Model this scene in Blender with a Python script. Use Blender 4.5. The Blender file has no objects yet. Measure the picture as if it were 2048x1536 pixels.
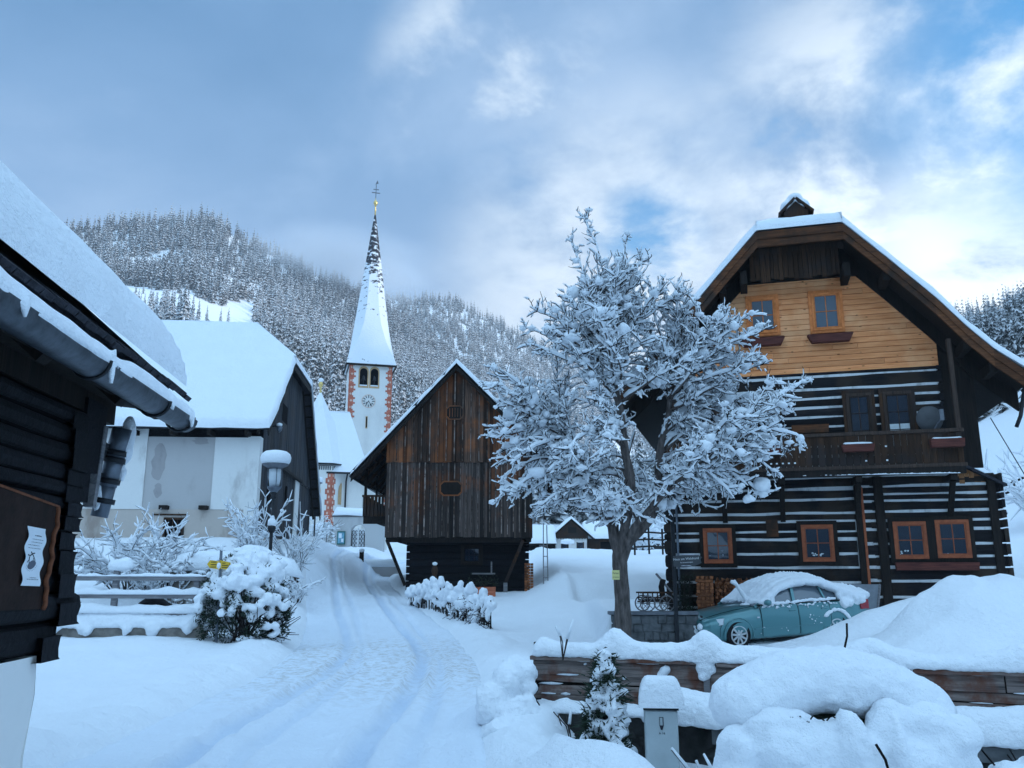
import bpy, bmesh, math, random
import numpy as np
from mathutils import Vector, Matrix, kdtree
from mathutils.noise import noise as mnoise

S = bpy.context.scene
COL = S.collection
rad = math.radians
PI = math.pi
rng = np.random.default_rng(7)
random.seed(7)

# ---------------------------------------------------------------- camera
PITCH, FOC, EYE = rad(12.66), 1700.0, 1.6
cam = bpy.data.cameras.new('camera'); cam.sensor_width = 36.0; cam.lens = 36.0 * FOC / 2048.0
cam.clip_start = 0.05; cam.clip_end = 6000
co = bpy.data.objects.new('camera', cam); COL.objects.link(co)
co.location = (0, 0, EYE); co.rotation_euler = (PI / 2 + PITCH, 0, 0)
S.camera = co

# ---------------------------------------------------------------- exposure, sun, sky
S.view_settings.view_transform = 'Standard'; S.view_settings.look = 'None'
S.view_settings.exposure = 0.02; S.view_settings.gamma = 1.0
S.cycles.max_bounces = 8; S.cycles.diffuse_bounces = 4; S.cycles.glossy_bounces = 3
S.cycles.transparent_max_bounces = 12; S.cycles.volume_bounces = 1
SUN_EL, SUN_AZ = 17.0, 100.0           # azimuth clockwise from +Y: low, from the right, a little behind
sl = bpy.data.lights.new('sun', 'SUN'); sl.energy = 2.6; sl.angle = rad(0.5); sl.color = (1.0, 0.90, 0.78)
so = bpy.data.objects.new('sun', sl); COL.objects.link(so)
sd = Vector((math.sin(rad(SUN_AZ)) * math.cos(rad(SUN_EL)), math.cos(rad(SUN_AZ)) * math.cos(rad(SUN_EL)), math.sin(rad(SUN_EL))))
so.rotation_euler = sd.to_track_quat('Z', 'Y').to_euler()

W = bpy.data.worlds.new('World'); S.world = W; W.use_nodes = True
nt = W.node_tree; nt.nodes.clear()
def N(t, typ, **kw):
    n = t.nodes.new(typ)
    for k, v in kw.items(): setattr(n, k, v)
    return n
def lk(t, a, b): t.links.new(a, b)
def rampn(t, fac, stops, interp='LINEAR'):
    r = N(t, 'ShaderNodeValToRGB'); r.color_ramp.interpolation = interp
    e = r.color_ramp.elements
    while len(e) < len(stops): e.new(0.5)
    for i, (p, c) in enumerate(stops):
        e[i].position = p; e[i].color = tuple(c) + (1,) if len(c) == 3 else c
    lk(t, fac, r.inputs[0]); return r.outputs[0]
def mth(t, op, a, b=None, clamp=False):
    m = N(t, 'ShaderNodeMath', operation=op); m.use_clamp = clamp
    for i, x in enumerate((a, b)):
        if x is None: continue
        if isinstance(x, (int, float)): m.inputs[i].default_value = x
        else: lk(t, x, m.inputs[i])
    return m.outputs[0]
def mixc(t, f, a, b, mode='MIX'):
    m = N(t, 'ShaderNodeMix', data_type='RGBA', blend_type=mode)
    for i, x in ((0, f), (6, a), (7, b)):
        if isinstance(x, (int, float)): m.inputs[i].default_value = x
        elif isinstance(x, tuple): m.inputs[i].default_value = x + (1,) if len(x) == 3 else x
        else: lk(t, x, m.inputs[i])
    return m.outputs[2]
def mrange(t, v, a, b, c=0.0, d=1.0, smooth=True):
    m = N(t, 'ShaderNodeMapRange'); m.interpolation_type = 'SMOOTHSTEP' if smooth else 'LINEAR'
    lk(t, v, m.inputs[0])
    for i, x in zip((1, 2, 3, 4), (a, b, c, d)): m.inputs[i].default_value = x
    return m.outputs[0]

tc = N(nt, 'ShaderNodeTexCoord')
DIR = tc.outputs['Generated']
sep = N(nt, 'ShaderNodeSeparateXYZ'); lk(nt, DIR, sep.inputs[0])
# the cloud layer: noise on a flat ceiling seen in perspective, so clouds shrink towards the skyline
den = mth(nt, 'ADD', mth(nt, 'MAXIMUM', sep.outputs[2], 0.0), 0.42)
cxy = N(nt, 'ShaderNodeCombineXYZ')
lk(nt, mth(nt, 'DIVIDE', sep.outputs[0], den), cxy.inputs[0]); lk(nt, mth(nt, 'DIVIDE', sep.outputs[1], den), cxy.inputs[1])
def wnoise(scale, detail, rough, dist=0.0, off=(0, 0, 0), sx=1.0, rot=0.0):
    mp = N(nt, 'ShaderNodeMapping'); mp.inputs[1].default_value = off; mp.inputs[3].default_value = (sx, 1, 1)
    mp.inputs[2].default_value = (0, 0, rot)
    lk(nt, cxy.outputs[0], mp.inputs[0])
    n = N(nt, 'ShaderNodeTexNoise'); n.inputs['Scale'].default_value = scale; n.inputs['Detail'].default_value = detail
    n.inputs['Roughness'].default_value = rough; n.inputs['Distortion'].default_value = dist
    lk(nt, mp.outputs[0], n.inputs[0]); return n.outputs[0]
def spot(d, a, b):
    v = Vector(d).normalized(); dn = N(nt, 'ShaderNodeVectorMath', operation='DOT_PRODUCT')
    lk(nt, DIR, dn.inputs[0]); dn.inputs[1].default_value = v
    return mrange(nt, dn.outputs['Value'], math.cos(rad(a)), math.cos(rad(b)))
n1 = wnoise(2.6, 10, 0.55, 0.25, (3.1, 1.7, 0), 0.8, 0.5)
n2 = wnoise(4.2, 11, 0.60, 0.18, (8.3, 4.2, 0), 0.85, 0.4)
n3 = wnoise(1.1, 4, 0.5, 0.2, (1.3, 9.2, 0))
rightness = mrange(nt, sep.outputs[0], -0.25, 0.5)
body = rampn(nt, mth(nt, 'ADD', mth(nt, 'MULTIPLY', n1, 0.75), mth(nt, 'MULTIPLY', n3, 0.25)),
             [(0.32, (0.085, 0.235, 0.47)), (0.48, (0.14, 0.305, 0.56)), (0.66, (0.33, 0.50, 0.75))])
lowglow = mth(nt, 'MULTIPLY', mrange(nt, sep.outputs[2], 0.60, 0.22), 0.30)
body = mixc(nt, lowglow, body, (0.54, 0.70, 0.93))
# bright, thin cloud over the valley on the right and a pale band low in the middle
brt = mth(nt, 'MULTIPLY', spot((0.60, 0.95, 0.37), 24, 4), mrange(nt, n2, 0.36, 0.62))
brt = mth(nt, 'MAXIMUM', brt, mth(nt, 'MULTIPLY', spot((0.14, 0.95, 0.33), 15, 2), mth(nt, 'MULTIPLY', mrange(nt, n2, 0.30, 0.62), 0.62)))
brt = mth(nt, 'MAXIMUM', brt, mth(nt, 'MULTIPLY', spot((-0.02, 0.9, 0.56), 9, 1), mth(nt, 'MULTIPLY', mrange(nt, n2, 0.45, 0.65), 0.6)))
brt = mth(nt, 'MAXIMUM', brt, mth(nt, 'MULTIPLY', spot((0.57, 0.94, 0.37), 10, 1), mrange(nt, n2, 0.25, 0.52)))
cloud = mixc(nt, brt, body, (1.25, 1.32, 1.32))
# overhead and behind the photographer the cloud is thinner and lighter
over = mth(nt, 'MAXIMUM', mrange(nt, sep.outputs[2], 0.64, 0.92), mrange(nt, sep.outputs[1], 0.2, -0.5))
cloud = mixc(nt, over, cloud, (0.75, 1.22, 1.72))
sky = N(nt, 'ShaderNodeTexSky', sky_type='NISHITA'); sky.sun_disc = False
sky.sun_elevation = rad(SUN_EL); sky.sun_rotation = rad(SUN_AZ); sky.air_density = 1.0; sky.ozone_density = 3.0
bs = N(nt, 'ShaderNodeBackground'); bs.inputs[1].default_value = 0.09; lk(nt, mixc(nt, 1.0, sky.outputs[0], (0.25, 2.1, 2.8), 'MULTIPLY'), bs.inputs[0])
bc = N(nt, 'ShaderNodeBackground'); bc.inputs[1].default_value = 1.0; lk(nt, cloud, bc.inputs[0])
holes = mth(nt, 'MULTIPLY', mrange(nt, n2, 0.42, 0.28), mth(nt, 'MULTIPLY', rightness, 0.75))
holes = mth(nt, 'MAXIMUM', holes, mth(nt, 'MULTIPLY', spot((0.66, 0.84, 0.62), 15, 2), mrange(nt, n2, 0.74, 0.46)))
holes = mth(nt, 'MAXIMUM', holes, mth(nt, 'MULTIPLY', spot((0.16, 0.93, 0.385), 4.5, 1), mth(nt, 'MULTIPLY', mrange(nt, n2, 0.62, 0.40), 0.9)))
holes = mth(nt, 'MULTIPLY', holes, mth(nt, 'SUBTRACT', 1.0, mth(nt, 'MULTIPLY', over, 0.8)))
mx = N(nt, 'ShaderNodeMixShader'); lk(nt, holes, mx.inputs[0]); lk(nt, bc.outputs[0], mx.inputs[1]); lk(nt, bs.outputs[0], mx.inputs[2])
wo = N(nt, 'ShaderNodeOutputWorld'); lk(nt, mx.outputs[0], wo.inputs[0])

# ---------------------------------------------------------------- helpers: numeric noise
def _h(ix, iy, iz):
    h = (ix.astype(np.int64) * 374761393 + iy.astype(np.int64) * 668265263 + iz.astype(np.int64) * 2147483647) & 0x7fffffff
    h = ((h ^ (h >> 13)) * 1274126177) & 0x7fffffff
    return ((h ^ (h >> 16)) & 0xffff) / 65535.0
def vnoise(x, y, z=0.0):
    x, y, z = np.broadcast_arrays(np.asarray(x, float), np.asarray(y, float), np.asarray(z, float))
    fx, fy, fz = np.floor(x), np.floor(y), np.floor(z)
    a, b, c = x - fx, y - fy, z - fz
    a, b, c = a * a * (3 - 2 * a), b * b * (3 - 2 * b), c * c * (3 - 2 * c)
    r = 0
    for i in (0, 1):
        for j in (0, 1):
            for k in (0, 1):
                r = r + _h(fx + i, fy + j, fz + k) * (a if i else 1 - a) * (b if j else 1 - b) * (c if k else 1 - c)
    return r * 2 - 1
def fbm(x, y, z=0.0, o=4, g=0.5):
    r, a, f = 0, 1.0, 1.0
    for i in range(o):
        r = r + a * vnoise(np.asarray(x) * f + 17.3 * i, np.asarray(y) * f + 5.1 * i, np.asarray(z) * f + 3.7 * i); a *= g; f *= 2.03
    return r
def sst(a, b, x):
    t = np.clip((np.asarray(x, float) - a) / (b - a), 0, 1); return t * t * (3 - 2 * t)

# ---------------------------------------------------------------- helpers: things and meshes
def tag(o, label=None, cat=None, group=None, kind=None):
    if label: o['label'] = label
    if cat: o['category'] = cat
    if group: o['group'] = group
    if kind: o['kind'] = kind
    return o
def thing(name, label, cat, loc=(0, 0, 0), rz=0.0, group=None):
    o = bpy.data.objects.new(name, None); COL.objects.link(o); o.empty_display_size = 0.2
    o.location = loc; o.rotation_euler = (0, 0, rz)
    return tag(o, label, cat, group)
def dup(root, loc=None, rz=None, label=None, parent=None):
    c = root.copy(); COL.objects.link(c)
    if parent is not None: c.parent = parent
    if loc is not None: c.location = loc
    if rz is not None: c.rotation_euler = (0, 0, rz)
    if label: c['label'] = label
    for ch in list(root.children): dup(ch, parent=c)
    return c
_ico = {}
def ico(sub):
    if sub not in _ico:
        b = bmesh.new(); bmesh.ops.create_icosphere(b, subdivisions=sub, radius=1.0)
        _ico[sub] = (np.array([v.co[:] for v in b.verts]), np.array([[v.index for v in f.verts] for f in b.faces])); b.free()
    return _ico[sub]
def V3(p): return np.asarray(p, float)
def unit(v): v = V3(v); return v / (np.linalg.norm(v) + 1e-12)
class MB:
    def __init__(s): s.v = []; s.f = []; s.m = []; s.s = []; s.n = 0; s.p = []
    def add(s, v, f, mi=0, sm=False):
        v = np.asarray(v, float).reshape(-1, 3); s.p.append((v, f, mi, sm)); s.v.append(v); n = s.n
        for q in f: s.f.append([int(i) + n for i in q])
        s.m += [mi] * len(f); s.s += [sm] * len(f); s.n += len(v); return s
    def obox(s, c, ex, ey, ez, mi=0):
        c, ex, ey, ez = map(V3, (c, ex, ey, ez))
        v = [c + a * ex + b * ey + d * ez for d in (-1, 1) for b in (-1, 1) for a in (-1, 1)]
        if np.dot(np.cross(ex, ey), ez) < 0: f = [(0, 1, 3, 2), (4, 6, 7, 5), (0, 4, 5, 1), (2, 3, 7, 6), (0, 2, 6, 4), (1, 5, 7, 3)]
        else: f = [(0, 2, 3, 1), (4, 5, 7, 6), (0, 1, 5, 4), (2, 6, 7, 3), (0, 4, 6, 2), (1, 3, 7, 5)]
        return s.add(v, f, mi)
    def box(s, x0, x1, y0, y1, z0, z1, mi=0):
        return s.obox(((x0 + x1) / 2, (y0 + y1) / 2, (z0 + z1) / 2), ((x1 - x0) / 2, 0, 0), (0, (y1 - y0) / 2, 0), (0, 0, (z1 - z0) / 2), mi)
    def beam(s, p, q, w, h, up=(0, 0, 1), mi=0):
        p, q = V3(p), V3(q); d = q - p; L = np.linalg.norm(d); d = d / L
        sd = np.cross(d, V3(up)); sd = unit(sd) if np.linalg.norm(sd) > 1e-6 else V3((1, 0, 0)); u = np.cross(sd, d)
        return s.obox((p + q) / 2, d * L / 2, sd * w / 2, u * h / 2, mi)
    def tube(s, pts, r, n=8, mi=0, sm=True, cap=True):
        pts = np.asarray(pts, float); k = len(pts); r = np.full(k, r) if np.isscalar(r) else np.asarray(r, float)
        t = np.gradient(pts, axis=0); t /= np.linalg.norm(t, axis=1)[:, None] + 1e-12
        a = V3((0, 0, 1)) if abs(t[0][2]) < 0.9 else V3((1, 0, 0))
        u = unit(np.cross(t[0], a)); vs = []
        ang = np.arange(n) * 2 * PI / n
        for i in range(k):
            u = unit(u - np.dot(u, t[i]) * t[i]); w = np.cross(t[i], u)
            vs.append(pts[i] + r[i] * (np.cos(ang)[:, None] * u + np.sin(ang)[:, None] * w))
        f = [(i * n + j, i * n + (j + 1) % n, (i + 1) * n + (j + 1) % n, (i + 1) * n + j) for i in range(k - 1) for j in range(n)]
        if cap: f += [tuple(range(n - 1, -1, -1)), tuple((k - 1) * n + j for j in range(n))]
        return s.add(np.concatenate(vs), f, mi, sm)
    def lathe(s, prof, c=(0, 0, 0), n=20, mi=0, sm=True):
        c = V3(c); a = np.arange(n) * 2 * PI / n; vs = []
        for r, z in prof: vs.append(np.stack([c[0] + r * np.cos(a), c[1] + r * np.sin(a), np.full(n, c[2] + z)], 1))
        k = len(prof)
        f = [(i * n + j, i * n + (j + 1) % n, (i + 1) * n + (j + 1) % n, (i + 1) * n + j) for i in range(k - 1) for j in range(n)]
        f += [tuple(range(n - 1, -1, -1)), tuple((k - 1) * n + j for j in range(n))]
        return s.add(np.concatenate(vs), f, mi, sm)
    def prism(s, poly, d0, d1, axis='y', mi=0):
        p = np.asarray(poly, float); n = len(p)
        mk = {'y': lambda d: np.stack([p[:, 0], np.full(n, d), p[:, 1]], 1), 'x': lambda d: np.stack([np.full(n, d), p[:, 0], p[:, 1]], 1),
              'z': lambda d: np.stack([p[:, 0], p[:, 1], np.full(n, d)], 1)}[axis]
        v = np.concatenate([mk(d0), mk(d1)])
        f = [(i, (i + 1) % n, n + (i + 1) % n, n + i) for i in range(n)] + [tuple(range(n - 1, -1, -1)), tuple(range(n, 2 * n))]
        ar = np.sum(p[:, 0] * np.roll(p[:, 1], -1) - np.roll(p[:, 0], -1) * p[:, 1])
        flip = (ar > 0) == (d1 > d0) if axis == 'y' else (ar > 0) != (d1 > d0)
        if flip: f = [q[::-1] for q in f]
        return s.add(v, f, mi)
    def poly(s, pts, mi=0): return s.add(pts, [tuple(range(len(pts)))], mi)
    def slab(s, pts, t, mi=0):          # thin plate: polygon pts, thickness t below along its normal
        p = np.asarray(pts, float); nrm = unit(np.cross(p[1] - p[0], p[2] - p[0])); n = len(p)
        v = np.concatenate([p, p - nrm * t])
        return s.add(v, [tuple(range(n)), tuple(range(2 * n - 1, n - 1, -1))] + [(i, n + i, n + (i + 1) % n, (i + 1) % n) for i in range(n)], mi)
    def blob(s, c, r, sub=2, amp=0.18, seed=0.0, mi=0, flat=None, freq=1.6):
        v, f = ico(sub); c, r = V3(c), (V3(r) if not np.isscalar(r) else V3((r, r, r)))
        k = 1 + amp * fbm(v[:, 0] * freq + seed * 7.1, v[:, 1] * freq + seed * 3.3, v[:, 2] * freq + seed, 2)
        w = v * k[:, None] * r
        if flat is not None: w[:, 2] = np.where(w[:, 2] < 0, w[:, 2] * flat, w[:, 2])
        return s.add(w + c, f, mi, True)
    def grid(s, P, mi=0, sm=True, closed_u=False):
        P = np.asarray(P, float); a, b = P.shape[:2]
        f = [(i * b + j, (i + 1) * b + j, (i + 1) * b + j + 1, i * b + j + 1) for i in range(a - 1) for j in range(b - 1)]
        return s.add(P.reshape(-1, 3), f, mi, sm)
    def build_each(s, name, mats, parent=None, **k):
        for v, f, mi, sm in s.p: m = MB(); m.add(v, f, mi, sm); m.build(name, mats, parent, **k)
    def build(s, name, mats, parent=None, bevel=0.0, loc=None, remesh=0.0, smooth=0, disp=(), label=None, kind=None, auto=False):
        me = bpy.data.meshes.new(name)
        v = np.concatenate(s.v) if s.v else np.zeros((0, 3))
        ln = np.fromiter((len(q) for q in s.f), np.int32, len(s.f)); lp = np.fromiter((i for q in s.f for i in q), np.int32, int(ln.sum()))
        me.vertices.add(len(v)); me.vertices.foreach_set('co', v.astype(np.float32).ravel())
        me.loops.add(len(lp)); me.loops.foreach_set('vertex_index', lp)
        me.polygons.add(len(ln)); me.polygons.foreach_set('loop_start', np.concatenate([[0], np.cumsum(ln)[:-1]]).astype(np.int32))
        me.polygons.foreach_set('loop_total', ln)
        me.polygons.foreach_set('material_index', np.array(s.m, np.int32)); me.polygons.foreach_set('use_smooth', np.array(s.s, bool))
        me.update(calc_edges=True); me.validate()
        for m in (mats if isinstance(mats, (list, tuple)) else [mats]): me.materials.append(m)
        o = bpy.data.objects.new(name, me); COL.objects.link(o)
        if parent is not None: o.parent = parent
        if loc is not None: o.location = loc
        if bevel: m = o.modifiers.new('bevel', 'BEVEL'); m.width = bevel; m.segments = 1; m.limit_method = 'ANGLE'; m.angle_limit = rad(50)
        if remesh:
            m = o.modifiers.new('remesh', 'REMESH'); m.mode = 'VOXEL'; m.voxel_size = remesh; m.use_smooth_shade = True
        if smooth: m = o.modifiers.new('smooth', 'SMOOTH'); m.factor = 0.5; m.iterations = smooth
        for k_, (size, st_) in enumerate(disp):
            tx = bpy.data.textures.get('crumb%g' % size) or bpy.data.textures.new('crumb%g' % size, 'CLOUDS'); tx.noise_scale = size; tx.noise_depth = 3
            m = o.modifiers.new('crumb', 'DISPLACE'); m.texture = tx; m.strength = st_; m.mid_level = .5; m.texture_coords = 'GLOBAL'
        return tag(o, label=label, kind=kind)

# snow lying on a four-cornered surface A B C D (A-B bottom edge); rounded at the flagged edges (AB, BC, CD, DA)
def snow_patch(mb, A, B, C, D, t, rnd=(1, 1, 1, 1), r=None, nu=14, nv=14, seed=0.0, amp=0.03, wav=0.03, up=(0, 0, 1), mi=0, freq=1.1, sink=0.0):
    A, B, C, D, up = map(V3, (A, B, C, D, up)); r = r or t
    Lu = max(np.linalg.norm(B - A), np.linalg.norm(C - D)); Lv = max(np.linalg.norm(D - A), np.linalg.norm(C - B))
    def samples(L, a, b, n):
        x = list(np.linspace(0, L, n + 1)); rr = min(r, L * 0.45)
        k = [rr * (1 - math.cos(q * PI / 12)) for q in range(7)]
        lo = k if a else [0]; hi = [L - q for q in k[::-1]] if b else [L]
        mid = [q for q in x if lo[-1] + 0.04 * L / n < q < hi[0] - 0.04 * L / n]
        return np.array(lo + mid + hi) / L
    us, vs = samples(Lu, rnd[3], rnd[1], nu), samples(Lv, rnd[0], rnd[2], nv)
    U, Vv = np.meshgrid(us, vs, indexing='ij')
    P = ((1 - U) * (1 - Vv))[..., None] * A + (U * (1 - Vv))[..., None] * B + (U * Vv)[..., None] * C + ((1 - U) * Vv)[..., None] * D
    h = np.ones_like(U)
    for flag, d in ((rnd[3], U * Lu), (rnd[1], (1 - U) * Lu), (rnd[0], Vv * Lv), (rnd[2], (1 - Vv) * Lv)):
        if flag: q = np.clip(d / r, 0, 1); h = np.minimum(h, np.sqrt(np.clip(1 - (1 - q) ** 2, 0, 1)))
    nz = fbm(P[..., 0] * freq + seed, P[..., 1] * freq, P[..., 2] * freq + seed, 3)
    out = np.zeros_like(P); e1, e2 = unit(B - A), unit(D - A)
    wn = fbm(P[..., 0] * 2.3 + seed, P[..., 1] * 2.3 + 9, P[..., 2] * 2.3, 3) * wav
    for flag, d, e in ((rnd[3], U * Lu, -e1), (rnd[1], (1 - U) * Lu, e1), (rnd[0], Vv * Lv, -e2), (rnd[2], (1 - Vv) * Lv, e2)):
        if flag: out += (np.clip(1 - d / r, 0, 1) * wn)[..., None] * e
    T = P + up * (t * h * (1 + amp / t * nz))[..., None] + out
    Bm = P + out * 1.0 - up * sink
    a, b = U.shape
    mb.grid(T[:, ::1], mi, True); mb.grid(Bm[:, ::-1], mi, True)
    ring = [(i, 0) for i in range(a)] + [(a - 1, j) for j in range(1, b)] + [(i, b - 1) for i in range(a - 2, -1, -1)] + [(0, j) for j in range(b - 2, 0, -1)]
    tv = np.array([T[i, j] for i, j in ring]); bv = np.array([Bm[i, j] for i, j in ring]); n = len(ring)
    mb.add(np.concatenate([tv, bv]), [(k, n + k, n + (k + 1) % n, (k + 1) % n) for k in range(n)], mi, True)
    return mb
# a ridge of snow lying along a path: half-round section, lumpy
def snow_ridge(mb, pts, w, h, seed=0.0, amp=0.25, step=None, n=9, mi=0, peaks=(), sag=0.25, taper=0.5, freq=1.0):
    pts = np.asarray(pts, float); seg = np.linalg.norm(np.diff(pts, axis=0), axis=1); cum = np.concatenate([[0], np.cumsum(seg)]); L = cum[-1]
    step = step or w * 0.35; k = max(4, int(L / step)); t = np.linspace(0, L, k + 1)
    P = np.stack([np.interp(t, cum, pts[:, i]) for i in range(3)], 1)
    T = np.gradient(P, axis=0); T[:, 2] = 0; T /= np.linalg.norm(T, axis=1)[:, None] + 1e-9
    sd = np.stack([T[:, 1], -T[:, 0], np.zeros(len(T))], 1)
    nz = fbm(t / w * 0.5 * freq + seed * 3.1, seed * 5.0, 0, 3); nz2 = fbm(t / w * 0.5 * freq + seed * 1.7, seed + 40., 0, 3)
    hh = h * (1 + amp * nz); ww = w * (1 + amp * 0.6 * nz2)
    for pt, ph, pw in peaks: hh = hh + ph * np.exp(-((t - pt) / pw) ** 2)
    en = np.minimum(t, L - t); q = np.clip(en / (w * taper + 1e-6), 0, 1); k2 = np.sqrt(np.clip(1 - (1 - q) ** 2, 0.0, 1)) * 0.98 + 0.02
    hh, ww = hh * k2, ww * (0.35 + 0.65 * k2)
    a = np.linspace(-0.12 * PI, 1.12 * PI, n); rows = []
    for i, x in enumerate(a):
        lz = fbm(t / w * 0.9 + seed, np.cos(x) * 1.3 + seed, np.sin(x), 2) * amp * 0.35
        zz = np.where(np.sin(x) >= 0, np.sin(x) * hh, np.sin(x) * h * sag * 2.0)
        rows.append(P + sd * (np.cos(x) * ww / 2 * (1 + lz))[:, None] + np.stack([0 * zz, 0 * zz, zz * (1 + lz)], 1))
    G = np.stack(rows, 1)
    m = len(t)
    f = [(i * n + j, i * n + (j + 1) % n, (i + 1) * n + (j + 1) % n, (i + 1) * n + j) for i in range(m - 1) for j in range(n)]
    f += [tuple(range(n - 1, -1, -1)), tuple((m - 1) * n + j for j in range(n))]
    mb.add(G.reshape(-1, 3), [q[::-1] for q in f], mi, True); return mb

def text_mesh(mb, body, size, origin, ex, ez, mi=0, align='CENTER', depth=0.004):
    cu = bpy.data.curves.new('txt', 'FONT'); cu.body = body; cu.size = size; cu.align_x = align; cu.align_y = 'CENTER'; cu.extrude = depth / 2
    cu.resolution_u = 2
    o = bpy.data.objects.new('txt', cu); me = bpy.data.meshes.new_from_object(o)
    ex, ez, org = V3(ex), V3(ez), V3(origin); ny = np.cross(ex, ez)
    v = np.array([q.co[:] for q in me.vertices]).reshape(-1, 3)
    if len(v): mb.add(org + v[:, :1] * ex + v[:, 1:2] * ez + v[:, 2:3] * (-ny if False else ny), [tuple(p.vertices) for p in me.polygons], mi)
    bpy.data.objects.remove(o); bpy.data.curves.remove(cu); bpy.data.meshes.remove(me)

# ---------------------------------------------------------------- materials
def newmat(name):
    m = bpy.data.materials.new(name); m.use_nodes = True; t = m.node_tree; t.nodes.clear()
    b = N(t, 'ShaderNodeBsdfPrincipled'); o = N(t, 'ShaderNodeOutputMaterial'); lk(t, b.outputs[0], o.inputs[0])
    return m, t, b, o
def objco(t, scale=(1, 1, 1), off=(0, 0, 0)):
    c = N(t, 'ShaderNodeTexCoord'); mp = N(t, 'ShaderNodeMapping'); mp.inputs[3].default_value = scale; mp.inputs[1].default_value = off
    lk(t, c.outputs['Object'], mp.inputs[0]); return mp.outputs[0]
def tnoise(t, co, scale, detail=4, rough=0.55, dist=0.0):
    n = N(t, 'ShaderNodeTexNoise'); n.inputs['Scale'].default_value = scale; n.inputs['Detail'].default_value = detail
    n.inputs['Roughness'].default_value = rough; n.inputs['Distortion'].default_value = dist; lk(t, co, n.inputs[0]); return n.outputs[0]
def bump(t, b, h, strength=0.5, dist=0.02):
    n = N(t, 'ShaderNodeBump'); n.inputs['Strength'].default_value = strength; n.inputs['Distance'].default_value = dist
    lk(t, h, n.inputs['Height']); lk(t, n.outputs[0], b.inputs['Normal'])
def plain(name, c, rough=0.7, spec=0.3, metal=0.0, var=0.0, scale=8.0, bstr=0.0, bdist=0.01, bscale=None, stretch=(1, 1, 1), coat=0.0):
    m, t, b, o = newmat(name); b.inputs['Roughness'].default_value = rough; b.inputs['Specular IOR Level'].default_value = spec
    b.inputs['Metallic'].default_value = metal; b.inputs['Coat Weight'].default_value = coat
    co = objco(t, stretch); n = tnoise(t, co, scale, 6)
    c = tuple(c)
    if var: lk(t, rampn(t, n, [(0.28, tuple(x * (1 - var) for x in c)), (0.72, tuple(min(1, x * (1 + var)) for x in c))]), b.inputs['Base Color'])
    else: b.inputs['Base Color'].default_value = c + (1,)
    if bstr: bump(t, b, tnoise(t, co, bscale or scale * 3, 5), bstr, bdist)
    return m
def snowmat(name, c=(0.86, 0.89, 0.93), b1=7.0, b2=60.0, s1=0.05, s2=0.012):
    m, t, b, o = newmat(name); b.inputs['Roughness'].default_value = 0.6; b.inputs['Specular IOR Level'].default_value = 0.15
    cc = N(t, 'ShaderNodeTexCoord'); P = cc.outputs['Object']
    n = tnoise(t, P, 1.3, 5); lk(t, rampn(t, n, [(0.3, tuple(x * 0.97 for x in c)), (0.7, c)]), b.inputs['Base Color'])
    h = mth(t, 'ADD', mth(t, 'MULTIPLY', tnoise(t, P, b1, 5, 0.6), s1), mth(t, 'MULTIPLY', tnoise(t, P, b2, 3, 0.6), s2))
    bump(t, b, h, 0.9, 1.0); return m
def woodmat(name, dark, light, grain=(30, 30, 1.5), isl=0.5, rough=0.85, weather=None, wscale=0.8, bstr=0.5, spec=0.2, knots=0.0, kaxis=(1, 1, 1), wlim=(0.45, 0.62)):
    m, t, b, o = newmat(name); b.inputs['Roughness'].default_value = rough; b.inputs['Specular IOR Level'].default_value = spec
    g = N(t, 'ShaderNodeNewGeometry'); ri = g.outputs['Random Per Island']
    c = N(t, 'ShaderNodeTexCoord'); av = N(t, 'ShaderNodeVectorMath', operation='ADD'); lk(t, c.outputs['Object'], av.inputs[0])
    sc = N(t, 'ShaderNodeVectorMath', operation='SCALE'); sc.inputs[0].default_value = (7.3, 5.1, 9.7); lk(t, ri, sc.inputs['Scale']); lk(t, sc.outputs[0], av.inputs[1])
    mp = N(t, 'ShaderNodeMapping'); mp.inputs[3].default_value = grain; lk(t, av.outputs[0], mp.inputs[0])
    n = tnoise(t, mp.outputs[0], 1.0, 7, 0.62, 0.6)
    col = rampn(t, n, [(0.3, dark), (0.7, light)])
    if weather:
        wn = tnoise(t, c.outputs['Object'], wscale, 6, 0.6); col = mixc(t, mrange(t, wn, wlim[0], wlim[1]), col, weather)
    if knots:
        mk = N(t, 'ShaderNodeMapping'); mk.inputs[3].default_value = kaxis; lk(t, av.outputs[0], mk.inputs[0])
        vo = N(t, 'ShaderNodeTexVoronoi'); vo.inputs['Scale'].default_value = knots; lk(t, mk.outputs[0], vo.inputs[0])
        col = mixc(t, mrange(t, vo.outputs['Distance'], 0.16, 0.07), col, tuple(x * 0.45 for x in dark))
    hs = N(t, 'ShaderNodeMapRange'); lk(t, ri, hs.inputs[0]); hs.inputs[3].default_value = 1 - isl; hs.inputs[4].default_value = 1 + isl
    cm = N(t, 'ShaderNodeCombineXYZ')
    for i in range(3): lk(t, hs.outputs[0], cm.inputs[i])
    lk(t, mixc(t, 1.0, col, cm.outputs[0], 'MULTIPLY'), b.inputs['Base Color'])
    bump(t, b, n, bstr, 0.012); return m
def glassmat(name, c=(0.012, 0.02, 0.035), rough=0.03):
    m, t, b, o = newmat(name); b.inputs['Base Color'].default_value = c + (1,); b.inputs['Roughness'].default_value = rough
    b.inputs['Specular IOR Level'].default_value = 0.85; b.inputs['IOR'].default_value = 1.6
    bump(t, b, tnoise(t, objco(t), 1.3, 2), 0.08, 0.02); return m
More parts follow.
